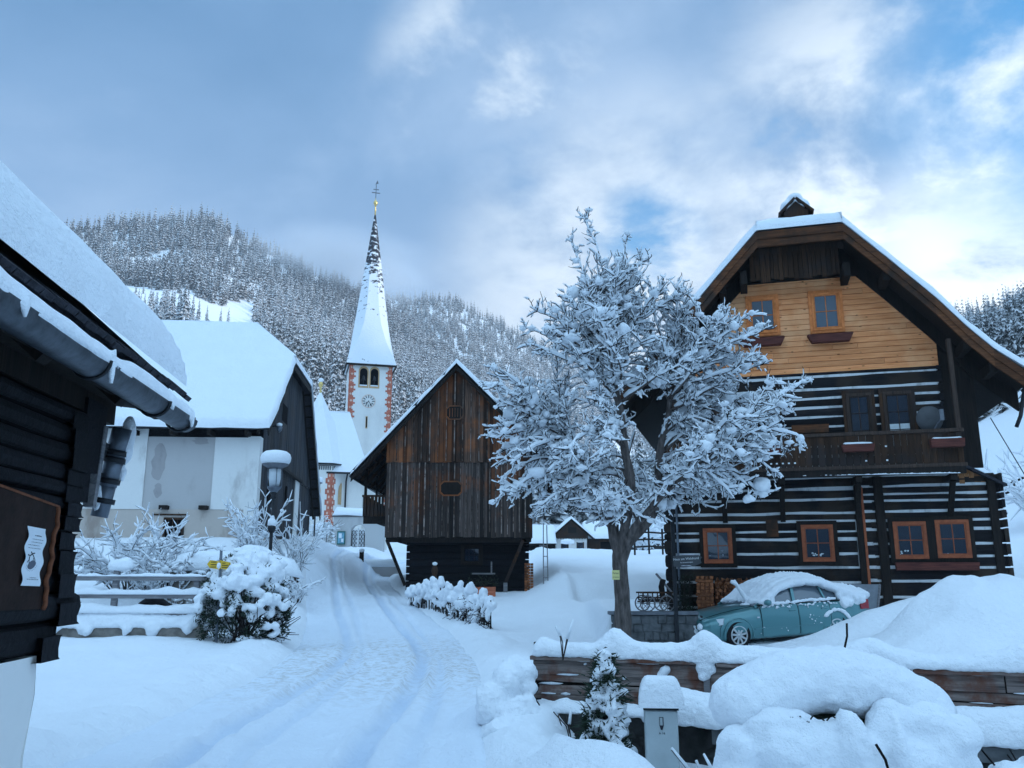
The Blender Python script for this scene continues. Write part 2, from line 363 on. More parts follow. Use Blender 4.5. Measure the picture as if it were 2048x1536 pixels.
def plastermat(name, c, stain, sc=0.9, lim=(0.5, 0.68), bstr=0.35):
    m, t, b, o = newmat(name); b.inputs['Roughness'].default_value = 0.9; b.inputs['Specular IOR Level'].default_value = 0.15
    P = objco(t, (1, 1, 0.45)); n = tnoise(t, P, sc, 8, 0.62); n2 = tnoise(t, objco(t), 9, 5)
    col = mixc(t, mrange(t, n, *lim), c, stain); col = mixc(t, mth(t, 'MULTIPLY', n2, 0.25), col, tuple(x * 0.7 for x in c))
    lk(t, col, b.inputs['Base Color']); bump(t, b, tnoise(t, objco(t), 22, 5), bstr, 0.01); return m

M = dict(
    snow=snowmat('snow'), snow_near=snowmat('snow_near', b1=10, b2=70, s1=0.045, s2=0.012), snow_far=snowmat('snow_far', b1=0.5, b2=4, s1=0.25, s2=0.05),
    black_log=woodmat('black_log', (0.004, 0.004, 0.006), (0.018, 0.016, 0.018), (1.2, 30, 30), 0.45, weather=(0.034, 0.024, 0.018), bstr=0.8),
    cabin_log=woodmat('cabin_log', (0.003, 0.003, 0.005), (0.011, 0.011, 0.014), (25, 1.2, 25), 0.4, bstr=0.9),
    mortar=plastermat('mortar', (0.66, 0.67, 0.68), (0.40, 0.40, 0.40), 3.0),
    brown_wood=woodmat('brown_wood', (0.014, 0.008, 0.006), (0.075, 0.036, 0.018), (25, 25, 1.4), 0.35, weather=(0.03, 0.022, 0.02)),
    brown_wood_x=woodmat('brown_wood_x', (0.045, 0.018, 0.009), (0.17, 0.066, 0.028), (1.3, 25, 25), 0.3, weather=(0.035, 0.022, 0.016)),
    rail_wood=woodmat('rail_wood', (0.02, 0.014, 0.012), (0.065, 0.042, 0.032), (25, 25, 1.4), 0.4),
    dark_wood=woodmat('dark_wood', (0.006, 0.005, 0.005), (0.022, 0.016, 0.013), (25, 25, 1.4), 0.3),
    barn_plank=woodmat('barn_plank', (0.010, 0.007, 0.007), (0.12, 0.068, 0.046), (55, 55, 1.3), 0.75, weather=(0.19, 0.062, 0.022), wscale=0.55, wlim=(0.42, 0.62)),
    barn_plank_low=woodmat('barn_plank_low', (0.008, 0.008, 0.010), (0.10, 0.072, 0.060), (55, 55, 1.3), 0.75, weather=(0.15, 0.052, 0.022), wscale=0.5, wlim=(0.50, 0.68)),
    grey_plank=woodmat('grey_plank', (0.012, 0.013, 0.018), (0.055, 0.058, 0.068), (40, 40, 1.1), 0.4, weather=(0.04, 0.036, 0.036), wscale=0.7),
    larch=woodmat('larch', (0.60, 0.19, 0.062), (0.90, 0.38, 0.16), (1.1, 30, 22), 0.16, weather=(0.84, 0.40, 0.19), wscale=0.6, bstr=0.25, knots=3.2, kaxis=(1, 0.01, 2.2)),
    larch_frame=woodmat('larch_frame', (0.50, 0.14, 0.038), (0.78, 0.26, 0.085), (6, 6, 6), 0.12, bstr=0.2),
    red_frame=woodmat('red_frame', (0.22, 0.058, 0.028), (0.38, 0.11, 0.046), (6, 6, 6), 0.1, bstr=0.15, rough=0.6),
    red_box=woodmat('red_box', (0.045, 0.016, 0.014), (0.13, 0.04, 0.03), (2, 20, 20), 0.25),
    planter=woodmat('planter', (0.34, 0.09, 0.05), (0.55, 0.18, 0.10), (2, 20, 20), 0.2),
    fence_wood=woodmat('fence_wood', (0.040, 0.034, 0.034), (0.24, 0.19, 0.17), (1.6, 30, 30), 0.55, weather=(0.10, 0.042, 0.028), wscale=2.5),
    grey_wood=woodmat('grey_wood', (0.10, 0.10, 0.11), (0.24, 0.23, 0.235), (2, 30, 30), 0.25),
    firewood=woodmat('firewood', (0.09, 0.030, 0.014), (0.34, 0.125, 0.052), (14, 14, 14), 0.6, bstr=0.3),
    bark=plain('bark', (0.105, 0.088, 0.082), 0.9, 0.1, var=0.65, scale=5, bstr=1.0, bdist=0.03, bscale=16, stretch=(3, 3, 0.7)),
    twig=plain('twig', (0.010, 0.008, 0.008), 0.9, 0.1, var=0.3),
    shrub_twig=plain('shrub_twig', (0.05, 0.042, 0.04), 0.9, 0.1, var=0.4),
    needles=plain('needles', (0.020, 0.034, 0.022), 0.8, 0.2, var=0.5, scale=6),
    glass=glassmat('glass'), white_glass=glassmat('white_glass', (0.10, 0.13, 0.16)),
    metal=plain('metal', (0.13, 0.15, 0.18), 0.45, 0.5, 0.6, var=0.35, scale=10, bstr=0.15),
    dark_metal=plain('dark_metal', (0.014, 0.016, 0.02), 0.5, 0.4, 0.3, var=0.3),
    zinc=plain('zinc', (0.07, 0.08, 0.095), 0.5, 0.5, 0.7, var=0.4, scale=14, bstr=0.2),
    rust=plain('rust', (0.026, 0.014, 0.011), 0.85, 0.2, 0.2, var=0.5, scale=9, bstr=0.4),
    rust_edge=plain('rust_edge', (0.17, 0.06, 0.03), 0.9, 0.2, var=0.4, scale=25, bstr=0.4),
    paper=plain('paper', (0.72, 0.76, 0.80), 0.8, 0.2, var=0.03),
    ink=plain('ink', (0.03, 0.03, 0.04), 0.8, 0.2), grey_ink=plain('grey_ink', (0.12, 0.13, 0.16), 0.8, 0.2),
    white_paint=plain('white_paint', (0.75, 0.77, 0.78), 0.6, 0.3, var=0.06),
    plaster=plastermat('plaster', (0.80, 0.785, 0.76), (0.52, 0.49, 0.47)),
    grey_plaster=plastermat('grey_plaster', (0.52, 0.495, 0.485), (0.40, 0.37, 0.36), 0.7),
    base_plaster=plastermat('base_plaster', (0.56, 0.49, 0.44), (0.34, 0.27, 0.23), 0.9),
    damp=plastermat('damp', (0.40, 0.37, 0.365), (0.33, 0.31, 0.31), 2.0),
    church_wall=plastermat('church_wall', (0.78, 0.76, 0.72), (0.68, 0.66, 0.63), 0.35),
    quoin=plain('quoin', (0.48, 0.15, 0.10), 0.9, 0.1, var=0.25, scale=3),
    quoin_light=plain('quoin_light', (0.70, 0.50, 0.40), 0.9, 0.1, var=0.15, scale=3),
    ochre=plain('ochre', (0.55, 0.36, 0.20), 0.9, 0.1, var=0.15, scale=3),
    shingle=plain('shingle', (0.030, 0.030, 0.038), 0.85, 0.2, var=0.5, scale=14, bstr=0.6),
    gold=plain('gold', (0.75, 0.55, 0.22), 0.35, 0.5, 1.0),
    stone=plain('stone', (0.10, 0.105, 0.11), 0.9, 0.2, var=0.55, scale=4.5, bstr=0.8, bdist=0.03, bscale=9),
    stone_light=plain('stone_light', (0.22, 0.20, 0.18), 0.9, 0.2, var=0.45, scale=5, bstr=0.8, bdist=0.03, bscale=11),
    dark_stone=plain('dark_stone', (0.035, 0.035, 0.034), 0.95, 0.1, var=0.65, scale=4, bstr=0.8, bdist=0.03, bscale=9),
    cap_stone=plain('cap_stone', (0.15, 0.16, 0.18), 0.85, 0.2, var=0.25, scale=6, bstr=0.3),
    void=plain('void', (0.004, 0.004, 0.005), 0.9, 0.05),
    yellow=plain('yellow', (0.66, 0.42, 0.03), 0.5, 0.4, var=0.12, scale=20), pale_yellow=plain('pale_yellow', (0.60, 0.56, 0.24), 0.6, 0.3, var=0.1, scale=30),
    cabinet=plain('cabinet', (0.40, 0.45, 0.46), 0.6, 0.35, var=0.10, scale=5, bstr=0.12, bscale=120),
    car_paint=plain('car_paint', (0.075, 0.225, 0.245), 0.32, 0.5, 0.35, coat=0.7),
    rubber=plain('rubber', (0.012, 0.012, 0.014), 0.85, 0.2), alloy=plain('alloy', (0.55, 0.57, 0.58), 0.35, 0.5, 0.75),
    chrome=plain('chrome', (0.6, 0.62, 0.64), 0.2, 0.5, 0.9), lamp_glass=plain('lamp_glass', (0.55, 0.60, 0.64), 0.12, 0.7),
    tail=plain('tail', (0.30, 0.015, 0.025), 0.2, 0.6), green=plain('green', (0.03, 0.12, 0.10), 0.7, 0.3, var=0.2),
    blue_sign=plain('blue_sign', (0.14, 0.32, 0.42), 0.6, 0.3, var=0.3, scale=9), grey_panel=plain('grey_panel', (0.26, 0.28, 0.31), 0.8, 0.2, var=0.2, scale=4, bstr=0.2),
    ivy=plain('ivy', (0.018, 0.026, 0.016), 0.8, 0.2, var=0.6, scale=7), dish=plain('dish', (0.06, 0.062, 0.068), 0.5, 0.4, var=0.1),
    terracotta=plain('terracotta', (0.20, 0.075, 0.045), 0.85, 0.2, var=0.2), curtain=plain('curtain', (0.62, 0.68, 0.70), 0.9, 0.1, var=0.1),
    strip_wood=woodmat('strip_wood', (0.05, 0.042, 0.04), (0.30, 0.24, 0.21), (30, 30, 5), 0.6, wscale=3.0, weather=(0.06, 0.035, 0.025)),
    yard_wall=plastermat('yard_wall', (0.50, 0.50, 0.50), (0.40, 0.39, 0.39)),  # shade on the churchyard wall is put into this greyer plaster
    far_wood=plain('far_wood', (0.13, 0.145, 0.16), 0.9, 0.1, var=0.6, scale=0.02),
    cladding=woodmat('cladding', (0.20, 0.085, 0.035), (0.36, 0.17, 0.075), (25, 25, 1.3), 0.3),
)

def trodden(name, c, stain, centre, rad_):
    m = snowmat(name, c, b1=10, b2=70, s1=0.05, s2=0.014); t = m.node_tree; b = [n for n in t.nodes if n.type == 'BSDF_PRINCIPLED'][0]
    src = b.inputs['Base Color'].links[0].from_socket; cc = N(t, 'ShaderNodeTexCoord'); d = N(t, 'ShaderNodeVectorMath', operation='DISTANCE'); lk(t, cc.outputs['Object'], d.inputs[0]); d.inputs[1].default_value = centre
    k = mth(t, 'MULTIPLY', mrange(t, d.outputs['Value'], rad_, rad_ * .3), mrange(t, tnoise(t, cc.outputs['Object'], 7.0, 6, .7), .44, .62))
    lk(t, mixc(t, mth(t, 'MULTIPLY', k, .8), src, stain), b.inputs['Base Color']); return m
M['ground_snow'] = trodden('ground_snow', (0.86, 0.89, 0.93), (0.24, 0.20, 0.18), (-2.6, 5.2, 0), 2.2)      # grit by the cabin foot
M['road_snow'] = trodden('road_snow', (0.79, 0.84, 0.91), (0.55, 0.54, 0.53), (-2.2, 17.0, 0), 7.0)         # packed, slightly gritty

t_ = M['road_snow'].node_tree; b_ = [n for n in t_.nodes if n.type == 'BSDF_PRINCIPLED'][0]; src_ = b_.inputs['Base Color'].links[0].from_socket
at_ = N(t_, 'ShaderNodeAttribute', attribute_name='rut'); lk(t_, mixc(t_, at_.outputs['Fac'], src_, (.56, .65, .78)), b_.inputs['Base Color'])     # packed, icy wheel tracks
# ================================================================ SETTING: ground, road, hills, forest
_by = np.array([-60, 0, 8, 14, 20, 26, 30, 34, 40, 48, 58, 66, 80, 100, 150, 250, 420, 1500.])
_bz = np.array([-.4, 0, -.02, 0, .05, .30, .58, .86, 1.25, 1.8, 2.35, 3.0, 3.4, 4.0, 6.5, 15, 22, 22.])
_yy = np.linspace(-60, 1500, 7801); _zz = np.interp(_yy, _by, _bz)
_k = np.exp(-np.linspace(-2, 2, 31) ** 2); _zz = np.convolve(np.pad(_zz, 15, 'edge'), _k / _k.sum(), 'valid')
# road centre line (x, y), widening at the near end
RP = np.array([(-1.4, -6), (-1.6, 0), (-2.0, 6), (-2.25, 10), (-2.35, 14), (-2.55, 17), (-3.1, 21), (-4.1, 26), (-5.5, 31.5), (-6.9, 37), (-8.0, 43), (-8.7, 49), (-9.0, 54), (-8.6, 58.5), (-7.2, 61.5), (-4.5, 63), (0, 64)])
def spline(P, n):
    P = np.asarray(P, float); t = np.concatenate([[0], np.cumsum(np.linalg.norm(np.diff(P, axis=0), axis=1))]); T = np.linspace(0, t[-1], n)
    for _ in range(1):
        Q = np.stack([np.interp(T, t, P[:, i]) for i in range(P.shape[1])], 1)
    k = np.exp(-np.linspace(-2, 2, 2 * (n // 24) + 1) ** 2); k /= k.sum(); h = len(k) // 2
    return np.stack([np.convolve(np.concatenate([2 * Q[0, i] - Q[h:0:-1, i], Q[:, i], 2 * Q[-1, i] - Q[-2:-h - 2:-1, i]]), k, 'valid') for i in range(P.shape[1])], 1)
ROAD = spline(RP, 760)
_rs = ROAD[::5]
def road_d(x, y):
    x, y = np.asarray(x, float), np.asarray(y, float); sh = x.shape; q = np.stack([x.ravel(), y.ravel()], 1); d = np.full(len(q), 99.)
    near = (q[:, 1] > -12) & (q[:, 1] < 75) & (np.abs(q[:, 0]) < 20); idx = np.where(near)[0]
    for c in np.array_split(idx, max(1, len(idx) // 4000)):
        if len(c): d[c] = np.sqrt(((q[c][:, None] - _rs[None]) ** 2).sum(-1)).min(1)
    return d.reshape(sh)
def gs(x, y, cx, cy, rx, ry, a, p=1.0): return a * np.exp(-(((x - cx) / rx) ** 2 + ((y - cy) / ry) ** 2) ** p)
def H0(x, y):
    x, y = np.asarray(x, float), np.asarray(y, float)
    z = np.interp(y, _yy, _zz)
    z = z + 1.1 * sst(-6.6, -8.2, x) * sst(21.9, 22.5, y) * (1 - sst(45, 60, y)) + 0.75 * sst(-8.6, -11, x) * sst(25, 33, y) * (1 - sst(60, 90, y))
    z = z + 0.35 * sst(-5.6, -7.4, x) * sst(24, 30, y) * (1 - sst(34, 42, y))
    z = z + 0.25 * sst(-4.5, -8.5, x) * sst(13, 19, y) * (1 - sst(20.5, 22, y))
    z = z + 0.62 * sst(20.35, 20.6, y) * sst(2.0, 2.35, x) * (1 - sst(4.0, 4.3, x)) * (1 - sst(24, 30, y))
    z = z + 0.40 * sst(20, 27, y) * sst(-0.5, 1.8, x) * (1 - sst(3.8, 4.2, x)) * (1 - sst(26, 40, y)) * (1 - 0.8 * sst(2.0, 2.3, x))
    z = z + (0.62 + 0.12 * fbm(x * 0.4, 3.0, 0, 2)) * sst(29.0, 33.2, y + 0.5 * np.sin(x * 0.8)) * sst(0.4, 2.2, x) * (1 - sst(16, 26, x)) * (1 - sst(55, 90, y))
    # ploughed heap and banks in the yard on the right
    z = z + gs(x, y, 9.15, 16.0, 2.05, 1.6, 1.42, 1.25) + gs(x, y, 7.55, 16.3, .6, .5, .30) + gs(x, y, 7.9, 18.2, 1.9, .85, .66, 1.1) + gs(x, y, 10.2, 18.5, 2.2, 1.6, .55)
    z = z + gs(x, y, 6.0, 15.0, 2.6, 2.4, .22) + gs(x, y, 5.2, 11.6, 2.2, 1.0, .28)
    # drifts by the near fence, dug-out strip in front of its wall
    z = z + gs(x, y, 0.80, 7.0, .60, .50, .29, 1.2) + gs(x, y, -0.10, 8.5, .40, .7, .16) + gs(x, y, -0.1, 10.1, .5, .8, .34) + gs(x, y, -0.1, 12.2, .9, 1.6, .16)
    z = z - 0.34 * sst(0.30, 0.75, x) * sst(6.6, 7.4, y) * (1 - sst(9.0 - 0.30 * (x - 1), 9.7 - 0.30 * (x - 1), y)) - 0.25 * sst(0.8, 2.0, x) * (1 - sst(6.6, 7.4, y)) * sst(2, 5, y)
    z = z + gs(x, y, 4.6, 7.0, .9, .6, .30)
    z = z + 0.16 * fbm(x * 1.1, y * 1.1, 12.0, 3) * gs(x, y, 8.6, 16.2, 2.2, 1.9, 1.0) + 0.05 * fbm(x * 1.6, y * 1.6, 13.0, 3) * gs(x, y, 6.0, 14.0, 3.0, 3.0, 1.0)
    # soft unevenness
    z = z + 0.05 * fbm(x * 0.55, y * 0.55, 2.0, 3) * (1 - 0.6 * sst(60, 200, y)) + 0.03 * fbm(x * 2.2, y * 2.2, 5.0, 3)
    # slope on the right rising to a wooded ridge
    w = x + 0.10 * np.maximum(y - 120, 0) * -1.0
    up = np.where(w < 16, 0, np.where(w < 50, 0.0072 * (np.minimum(w, 50) - 16) ** 2 * 1.0 + 0.16 * (np.minimum(w, 50) - 16), 0)) + np.where(w >= 50, 13.8 + 0.58 * (w - 50), 0)
    cap = 84 + 10 * fbm(y * 0.006, 1.0, 0, 2)
    up = np.where(up > cap - 25, cap - 25 + 25 * np.tanh((up - cap + 25) / 25), up)
    z = z + up * (1 - 0.45 * sst(230, 470, y)) * sst(-700, -350, y)
    return z
def H(x, y):
    z = H0(x, y); d = road_d(x, y)
    return z - 0.34 * (1 - sst(1.45, 2.15, d)) + (0.055 * fbm(np.asarray(x) * 5.5, np.asarray(y) * 5.5, 1.0, 3) * np.exp(-((d - 2.35) / .42) ** 2)) + 0.13 * np.exp(-((d - 2.6) / .5) ** 2) * (1 + 0.8 * fbm(np.asarray(x) * 1.1, np.asarray(y) * 1.1, 7.0, 2))
def Hs(x, y): return float(H(np.array([x]), np.array([y]))[0])
def axis(segs):
    out = []
    for a, b, st in segs: out += list(np.arange(a, b, st))
    return np.array(out + [segs[-1][1]])
gx = axis([(-1500, -300, 150), (-300, -60, 24), (-60, -22, 4), (-22, -10, .5), (-10, 12, .11), (12, 26, .5), (26, 80, 3), (80, 300, 12), (300, 1500, 150)])
gy = axis([(-600, -60, 45), (-60, -6, 6), (-6, 4, .6), (4, 24, .11), (24, 40, .22), (40, 70, .6), (70, 140, 3), (140, 500, 12), (500, 1500, 125)])
GX, GY = np.meshgrid(gx, gy, indexing='ij')
gm = MB(); gm.grid(np.stack([GX, GY, H(GX, GY)], -1)); gm.build('ground', M['ground_snow'], kind='structure')

# road: a ribbon with two pairs of wheel ruts and a ploughed shoulder on each side
tn = np.gradient(ROAD, axis=0); tn /= np.linalg.norm(tn, axis=1)[:, None]; nr = np.stack([tn[:, 1], -tn[:, 0]], 1)
off = np.linspace(-2.15, 2.15, 64); hw = off
RX = ROAD[:, None, 0] + nr[:, None, 0] * off[None]; RY = ROAD[:, None, 1] + nr[:, None, 1] * off[None]
OF = np.broadcast_to(off[None], RX.shape); sl_ = np.arange(len(ROAD))[:, None] * 0.094
RZ = H0(RX, RY) - 0.055 + 0.03 * np.cos(OF * 1.4)
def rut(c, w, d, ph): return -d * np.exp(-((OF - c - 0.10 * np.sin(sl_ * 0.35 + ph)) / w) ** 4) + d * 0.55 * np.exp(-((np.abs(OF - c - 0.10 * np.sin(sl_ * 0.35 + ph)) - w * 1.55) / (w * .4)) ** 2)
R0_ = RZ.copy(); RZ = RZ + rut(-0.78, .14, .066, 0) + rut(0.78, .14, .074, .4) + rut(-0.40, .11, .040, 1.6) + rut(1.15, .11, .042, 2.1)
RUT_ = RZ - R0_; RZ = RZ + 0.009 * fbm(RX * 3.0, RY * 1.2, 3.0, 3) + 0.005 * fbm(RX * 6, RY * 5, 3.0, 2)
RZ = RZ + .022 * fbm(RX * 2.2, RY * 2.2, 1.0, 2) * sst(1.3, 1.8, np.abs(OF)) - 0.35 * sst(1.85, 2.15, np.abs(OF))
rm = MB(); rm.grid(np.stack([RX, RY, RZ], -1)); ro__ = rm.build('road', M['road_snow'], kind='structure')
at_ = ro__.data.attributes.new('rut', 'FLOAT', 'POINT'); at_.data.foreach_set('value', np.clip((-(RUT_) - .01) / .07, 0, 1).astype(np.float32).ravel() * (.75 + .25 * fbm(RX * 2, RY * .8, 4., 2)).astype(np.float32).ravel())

# hills: wooded ridges that close the valley. skyline as (azimuth deg, elevation deg of the bare ridge), at range R
def az_el(px, py):
    u, v = (px - 1024) / FOC, (768 - py) / FOC
    dx, dy, dz = u, math.cos(PITCH) - v * math.sin(PITCH), math.sin(PITCH) + v * math.cos(PITCH)
    return math.degrees(math.atan2(dx, dy)), math.degrees(math.atan2(dz, math.hypot(dx, dy)))
class Hill:
    def __init__(s, sky, R0, base, zb, curve=1.15, seed=0.0, tree=15.0):
        a = np.array([az_el(*q) for q in sky]); s.a, s.R0, s.base, s.zb, s.curve, s.seed = a[:, 0], R0, base, zb, curve, seed
        s.hr = R0 * np.tan(np.radians(a[:, 1])) - tree
    def z(s, x, y):
        az = np.degrees(np.arctan2(x, y)); d = np.hypot(x, y); hr = np.interp(az, s.a, s.hr)
        t = (d - s.base) / (s.R0 - s.base); tt = np.clip(t, 0, 1)
        z = s.zb + (hr - s.zb) * (tt ** s.curve * (1 - 0.10 * np.sin(tt * PI)))
        z = z + (fbm(x * 0.006 + s.seed, y * 0.006, s.seed, 4) * 14 + fbm(x * .03, y * .03, s.seed, 2) * 2) * np.sin(np.clip(tt, 0, 1) * PI) ** .7
        z = z - np.where(t < 0, -t * 260, 0) - np.where(t > 1, (t - 1) * 0.6 * s.R0 * 0.4, 0)
        return z
    def mesh(s, name, a0, a1):
        A = np.radians(np.linspace(a0, a1, 130)); D = np.concatenate([np.linspace(s.base - 25, s.R0, 90), s.R0 + np.array([15, 40, 90, 200, 400])])
        AA, DD = np.meshgrid(A, D, indexing='ij'); X, Y = DD * np.sin(AA), DD * np.cos(AA)
        m = MB(); m.grid(np.stack([X, Y, s.z(X, Y)], -1)); return m.build(name, M['snow_far'], kind='structure')
HA = Hill([(-900, 640), (-300, 520), (0, 460), (100, 448), (170, 432), (250, 425), (330, 417), (390, 410), (440, 424), (490, 452), (540, 478), (600, 506), (660, 534), (720, 560), (780, 598), (850, 648), (930, 700), (1010, 760), (1100, 850)], 850, 150, 8, 1.12, 1.0)
HB = Hill([(560, 640), (660, 560), (740, 566), (800, 580), (860, 578), (900, 584), (950, 604), (1010, 634), (1060, 660), (1130, 700), (1230, 770), (1350, 850), (1500, 960)], 1150, 330, 14, 1.1, 5.0)
HC = Hill([(1000, 1160), (1200, 1140), (1350, 1000), (1500, 740), (1650, 690), (1800, 640), (1870, 603), (1905, 592), (1950, 583), (2048, 560), (2300, 520), (2700, 520)], 640, 300, 18, 1.1, 9.0)
HD = MB(); A_, D_ = np.meshgrid(np.radians(np.linspace(95, 265, 60)), np.linspace(120, 620, 16), indexing='ij'); X_, Y_ = D_ * np.sin(A_), D_ * np.cos(A_)
HD.grid(np.stack([X_, Y_, -8 + (D_ - 120) * (.40 + .10 * fbm(A_ * 3, D_ * .004, 3., 3))], -1)); HD.build('hill', M['far_wood'], kind='structure')      # the wooded side of the valley behind the photographer
HA.mesh('hill', -62, 4); HB.mesh('hill', -18, 20); HC.mesh('hill', 8, 50)

def conifer(tiers, spokes, seed, slim=0.17, bare=0.12):
    r = np.random.default_rng(seed); v, f = [], []
    for k in range(tiers):
        q = k / (tiers - 1); zt = 1.0 - q ** 0.92 * (1 - bare) + 0.03; ra = slim * (0.10 + 0.90 * q ** 0.85) * r.uniform(0.8, 1.15); drop = 0.055 + 0.085 * q
        ox, oy = r.normal(0, 0.01, 2); c = len(v); v.append((ox, oy, zt)); a0 = r.uniform(0, 6)
        for j in range(spokes):
            a = a0 + j * 2 * PI / spokes + r.normal(0, .12); L = ra * (1.0 if j % 2 else 0.52) * r.uniform(0.7, 1.2)
            v.append((ox + L * math.cos(a), oy + L * math.sin(a), zt - drop * (1.1 if j % 2 else 0.6) * r.uniform(0.7, 1.4)))
        f += [(c, c + 1 + j, c + 1 + (j + 1) % spokes) for j in range(spokes)]
    c = len(v); v += [(.012, 0, 0), (-.006, .01, 0), (-.006, -.01, 0), (0, 0, .9)]; f += [(c, c + 1, c + 3), (c + 1, c + 2, c + 3), (c + 2, c, c + 3)]
    return np.array(v), np.array(f)
CON = [conifer(9, 10, 3 + i, 0.15 + 0.022 * (i % 3), 0.10 + 0.07 * (i % 2)) for i in range(5)]
def conmat(name, snow, needle, larch, lim):
    m, t, b, o = newmat(name); b.inputs['Roughness'].default_value = 0.85; b.inputs['Specular IOR Level'].default_value = 0.1
    g = N(t, 'ShaderNodeNewGeometry'); c = N(t, 'ShaderNodeTexCoord'); at = N(t, 'ShaderNodeAttribute', attribute_name='tone')
    n = tnoise(t, c.outputs['Object'], lim[2], 3, 0.6)
    dark = mixc(t, mrange(t, at.outputs['Fac'], 0.6, 0.9), needle, larch)
    f = mrange(t, mth(t, 'ADD', n, mth(t, 'MULTIPLY', mth(t, 'SUBTRACT', at.outputs['Fac'], 0.5), 0.10)), lim[0], lim[1])
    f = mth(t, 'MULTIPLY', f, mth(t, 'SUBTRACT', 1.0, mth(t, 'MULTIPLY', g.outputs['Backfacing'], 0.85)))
    lk(t, mixc(t, f, dark, snow), b.inputs['Base Color']); return m
M['forest'] = conmat('forest', (0.70, 0.71, 0.74), (0.020, 0.024, 0.022), (0.11, 0.080, 0.062), (0.38, 0.60, 0.7))
M['spruce'] = conmat('spruce', (0.76, 0.78, 0.82), (0.020, 0.030, 0.028), (0.07, 0.06, 0.05), (0.38, 0.54, 2.0))
def forest(name, X, Y, Z, hgt, seed, label=None):
    r = np.random.default_rng(seed); n = len(X); hgt = hgt * np.where(r.random(n) < .22, r.uniform(.45, .75, n), 1.0); tv, tf, tone = [], [], []; base = 0; kind = r.integers(0, len(CON), n)
    tn_ = np.clip(0.5 + 0.35 * fbm(X * 0.012, Y * 0.012, seed, 2) + r.normal(0, .14, n), 0, 1)
    for k, (cv, cf) in enumerate(CON):
        i = np.where(kind == k)[0]; m = len(i)
        if not m: continue
        a = r.uniform(0, 2 * PI, m); s = hgt[i]; ca, sa = np.cos(a)[:, None], np.sin(a)[:, None]; wd = r.uniform(0.85, 1.3, m)[:, None]
        P = np.stack([(cv[:, 0] * ca - cv[:, 1] * sa) * s[:, None] * wd + X[i][:, None], (cv[:, 0] * sa + cv[:, 1] * ca) * s[:, None] * wd + Y[i][:, None], cv[:, 2] * s[:, None] + Z[i][:, None] - 0.3], -1)
        tv.append(P.reshape(-1, 3)); tf.append((cf[None] + (np.arange(m) * len(cv))[:, None, None] + base).reshape(-1, 3)); base += m * len(cv)
        tone.append(np.repeat(tn_[i], len(cv)))
    v = np.concatenate(tv).astype(np.float32); f = np.concatenate(tf).astype(np.int32); me = bpy.data.meshes.new(name)
    me.vertices.add(len(v)); me.vertices.foreach_set('co', v.ravel()); me.loops.add(f.size); me.loops.foreach_set('vertex_index', f.ravel())
    me.polygons.add(len(f)); me.polygons.foreach_set('loop_start', np.arange(0, f.size, 3, dtype=np.int32)); me.polygons.foreach_set('loop_total', np.full(len(f), 3, np.int32))
    me.update(calc_edges=True); at = me.attributes.new('tone', 'FLOAT', 'POINT'); at.data.foreach_set('value', np.concatenate(tone).astype(np.float32))
    me.materials.append(M['forest']); o = bpy.data.objects.new(name, me); COL.objects.link(o)
    return tag(o, label, 'forest', kind='stuff')
def scatter(n, a0, a1, d0, d1, zf, keep, seed, h0, h1):
    r = np.random.default_rng(seed); A = np.radians(r.uniform(a0, a1, n)); D = np.sqrt(r.uniform(d0 ** 2, d1 ** 2, n)); X, Y = D * np.sin(A), D * np.cos(A); Z = zf(X, Y)
    k = keep(np.degrees(A), D, X, Y, Z, np.degrees(np.arctan2(Z - EYE, D))); return X[k], Y[k], Z[k], r.uniform(h0, h1, n)[k] * (0.8 + 0.2 * r.random(n)[k])
def clearing(az, d, X, Y, Z, el):
    wob = 0.5 * fbm(az * 0.9, d * 0.02, 1.0, 2)
    return ((az > -31) & (az < -17.6 + wob - 0.10 * (el - 14)) & (el > 13.0) & (el < 17.3 + wob - 0.02 * (az + 22) ** 2)) | ((az > -26) & (az < -15.2) & (el <= 13.0) & (d < 380))
fa = scatter(9500, -40, 3, 300, 862, HA.z, lambda az, d, X, Y, Z, el: ~clearing(az, d, X, Y, Z, el) & (fbm(X * .014, Y * .014, 9., 3) > -.95), 11, 14, 24)
fa2 = scatter(1300, -22, 2, 165, 300, HA.z, lambda az, d, X, Y, Z, el: ~clearing(az, d, X, Y, Z, el), 12, 9, 16)
forest('forest', *[np.concatenate(q) for q in zip(fa, fa2)], 3, 'snow-dusted spruce forest covering the big hill left of the church spire')
fb = scatter(7500, -15, 17, 420, 1165, HB.z, lambda az, d, X, Y, Z, el: HB.z(X, Y) > HA.z(X, Y), 13, 15, 23)
forest('forest', *fb, 4, 'paler snowy forest on the farther hill between the spire and the bare tree')
fc = scatter(3500, 14, 48, 330, 650, HC.z, lambda az, d, X, Y, Z, el: Z > H0(X, Y), 14, 14, 22)
forest('forest', *fc, 5, 'sunlit snowy wood on the far ridge right of the log house roof')
fd = scatter(9500, 8, 75, 95, 420, H0, lambda az, d, X, Y, Z, el: (X > 20) & (Z > 17 + 3 * fbm(X * .03, Y * .03, 2., 2)) & (Z < 120), 15, 5.5, 10)
forest('forest', *fd, 6, 'shaded snowy wood on the near slope right of the log house')
fe = scatter(2600, 1, 24, 170, 420, lambda X, Y: np.maximum(np.maximum(H0(X, Y), HA.z(X, Y)), np.maximum(HB.z(X, Y), HC.z(X, Y))), lambda az, d, X, Y, Z, el: (d > 210 - 6 * np.abs(az - 12) + 20 * fbm(az * .5, d * .02, 0., 2)), 17, 10, 19)
forest('forest', *fe, 7, 'snowy wood closing the valley behind the far little house and the bare tree')
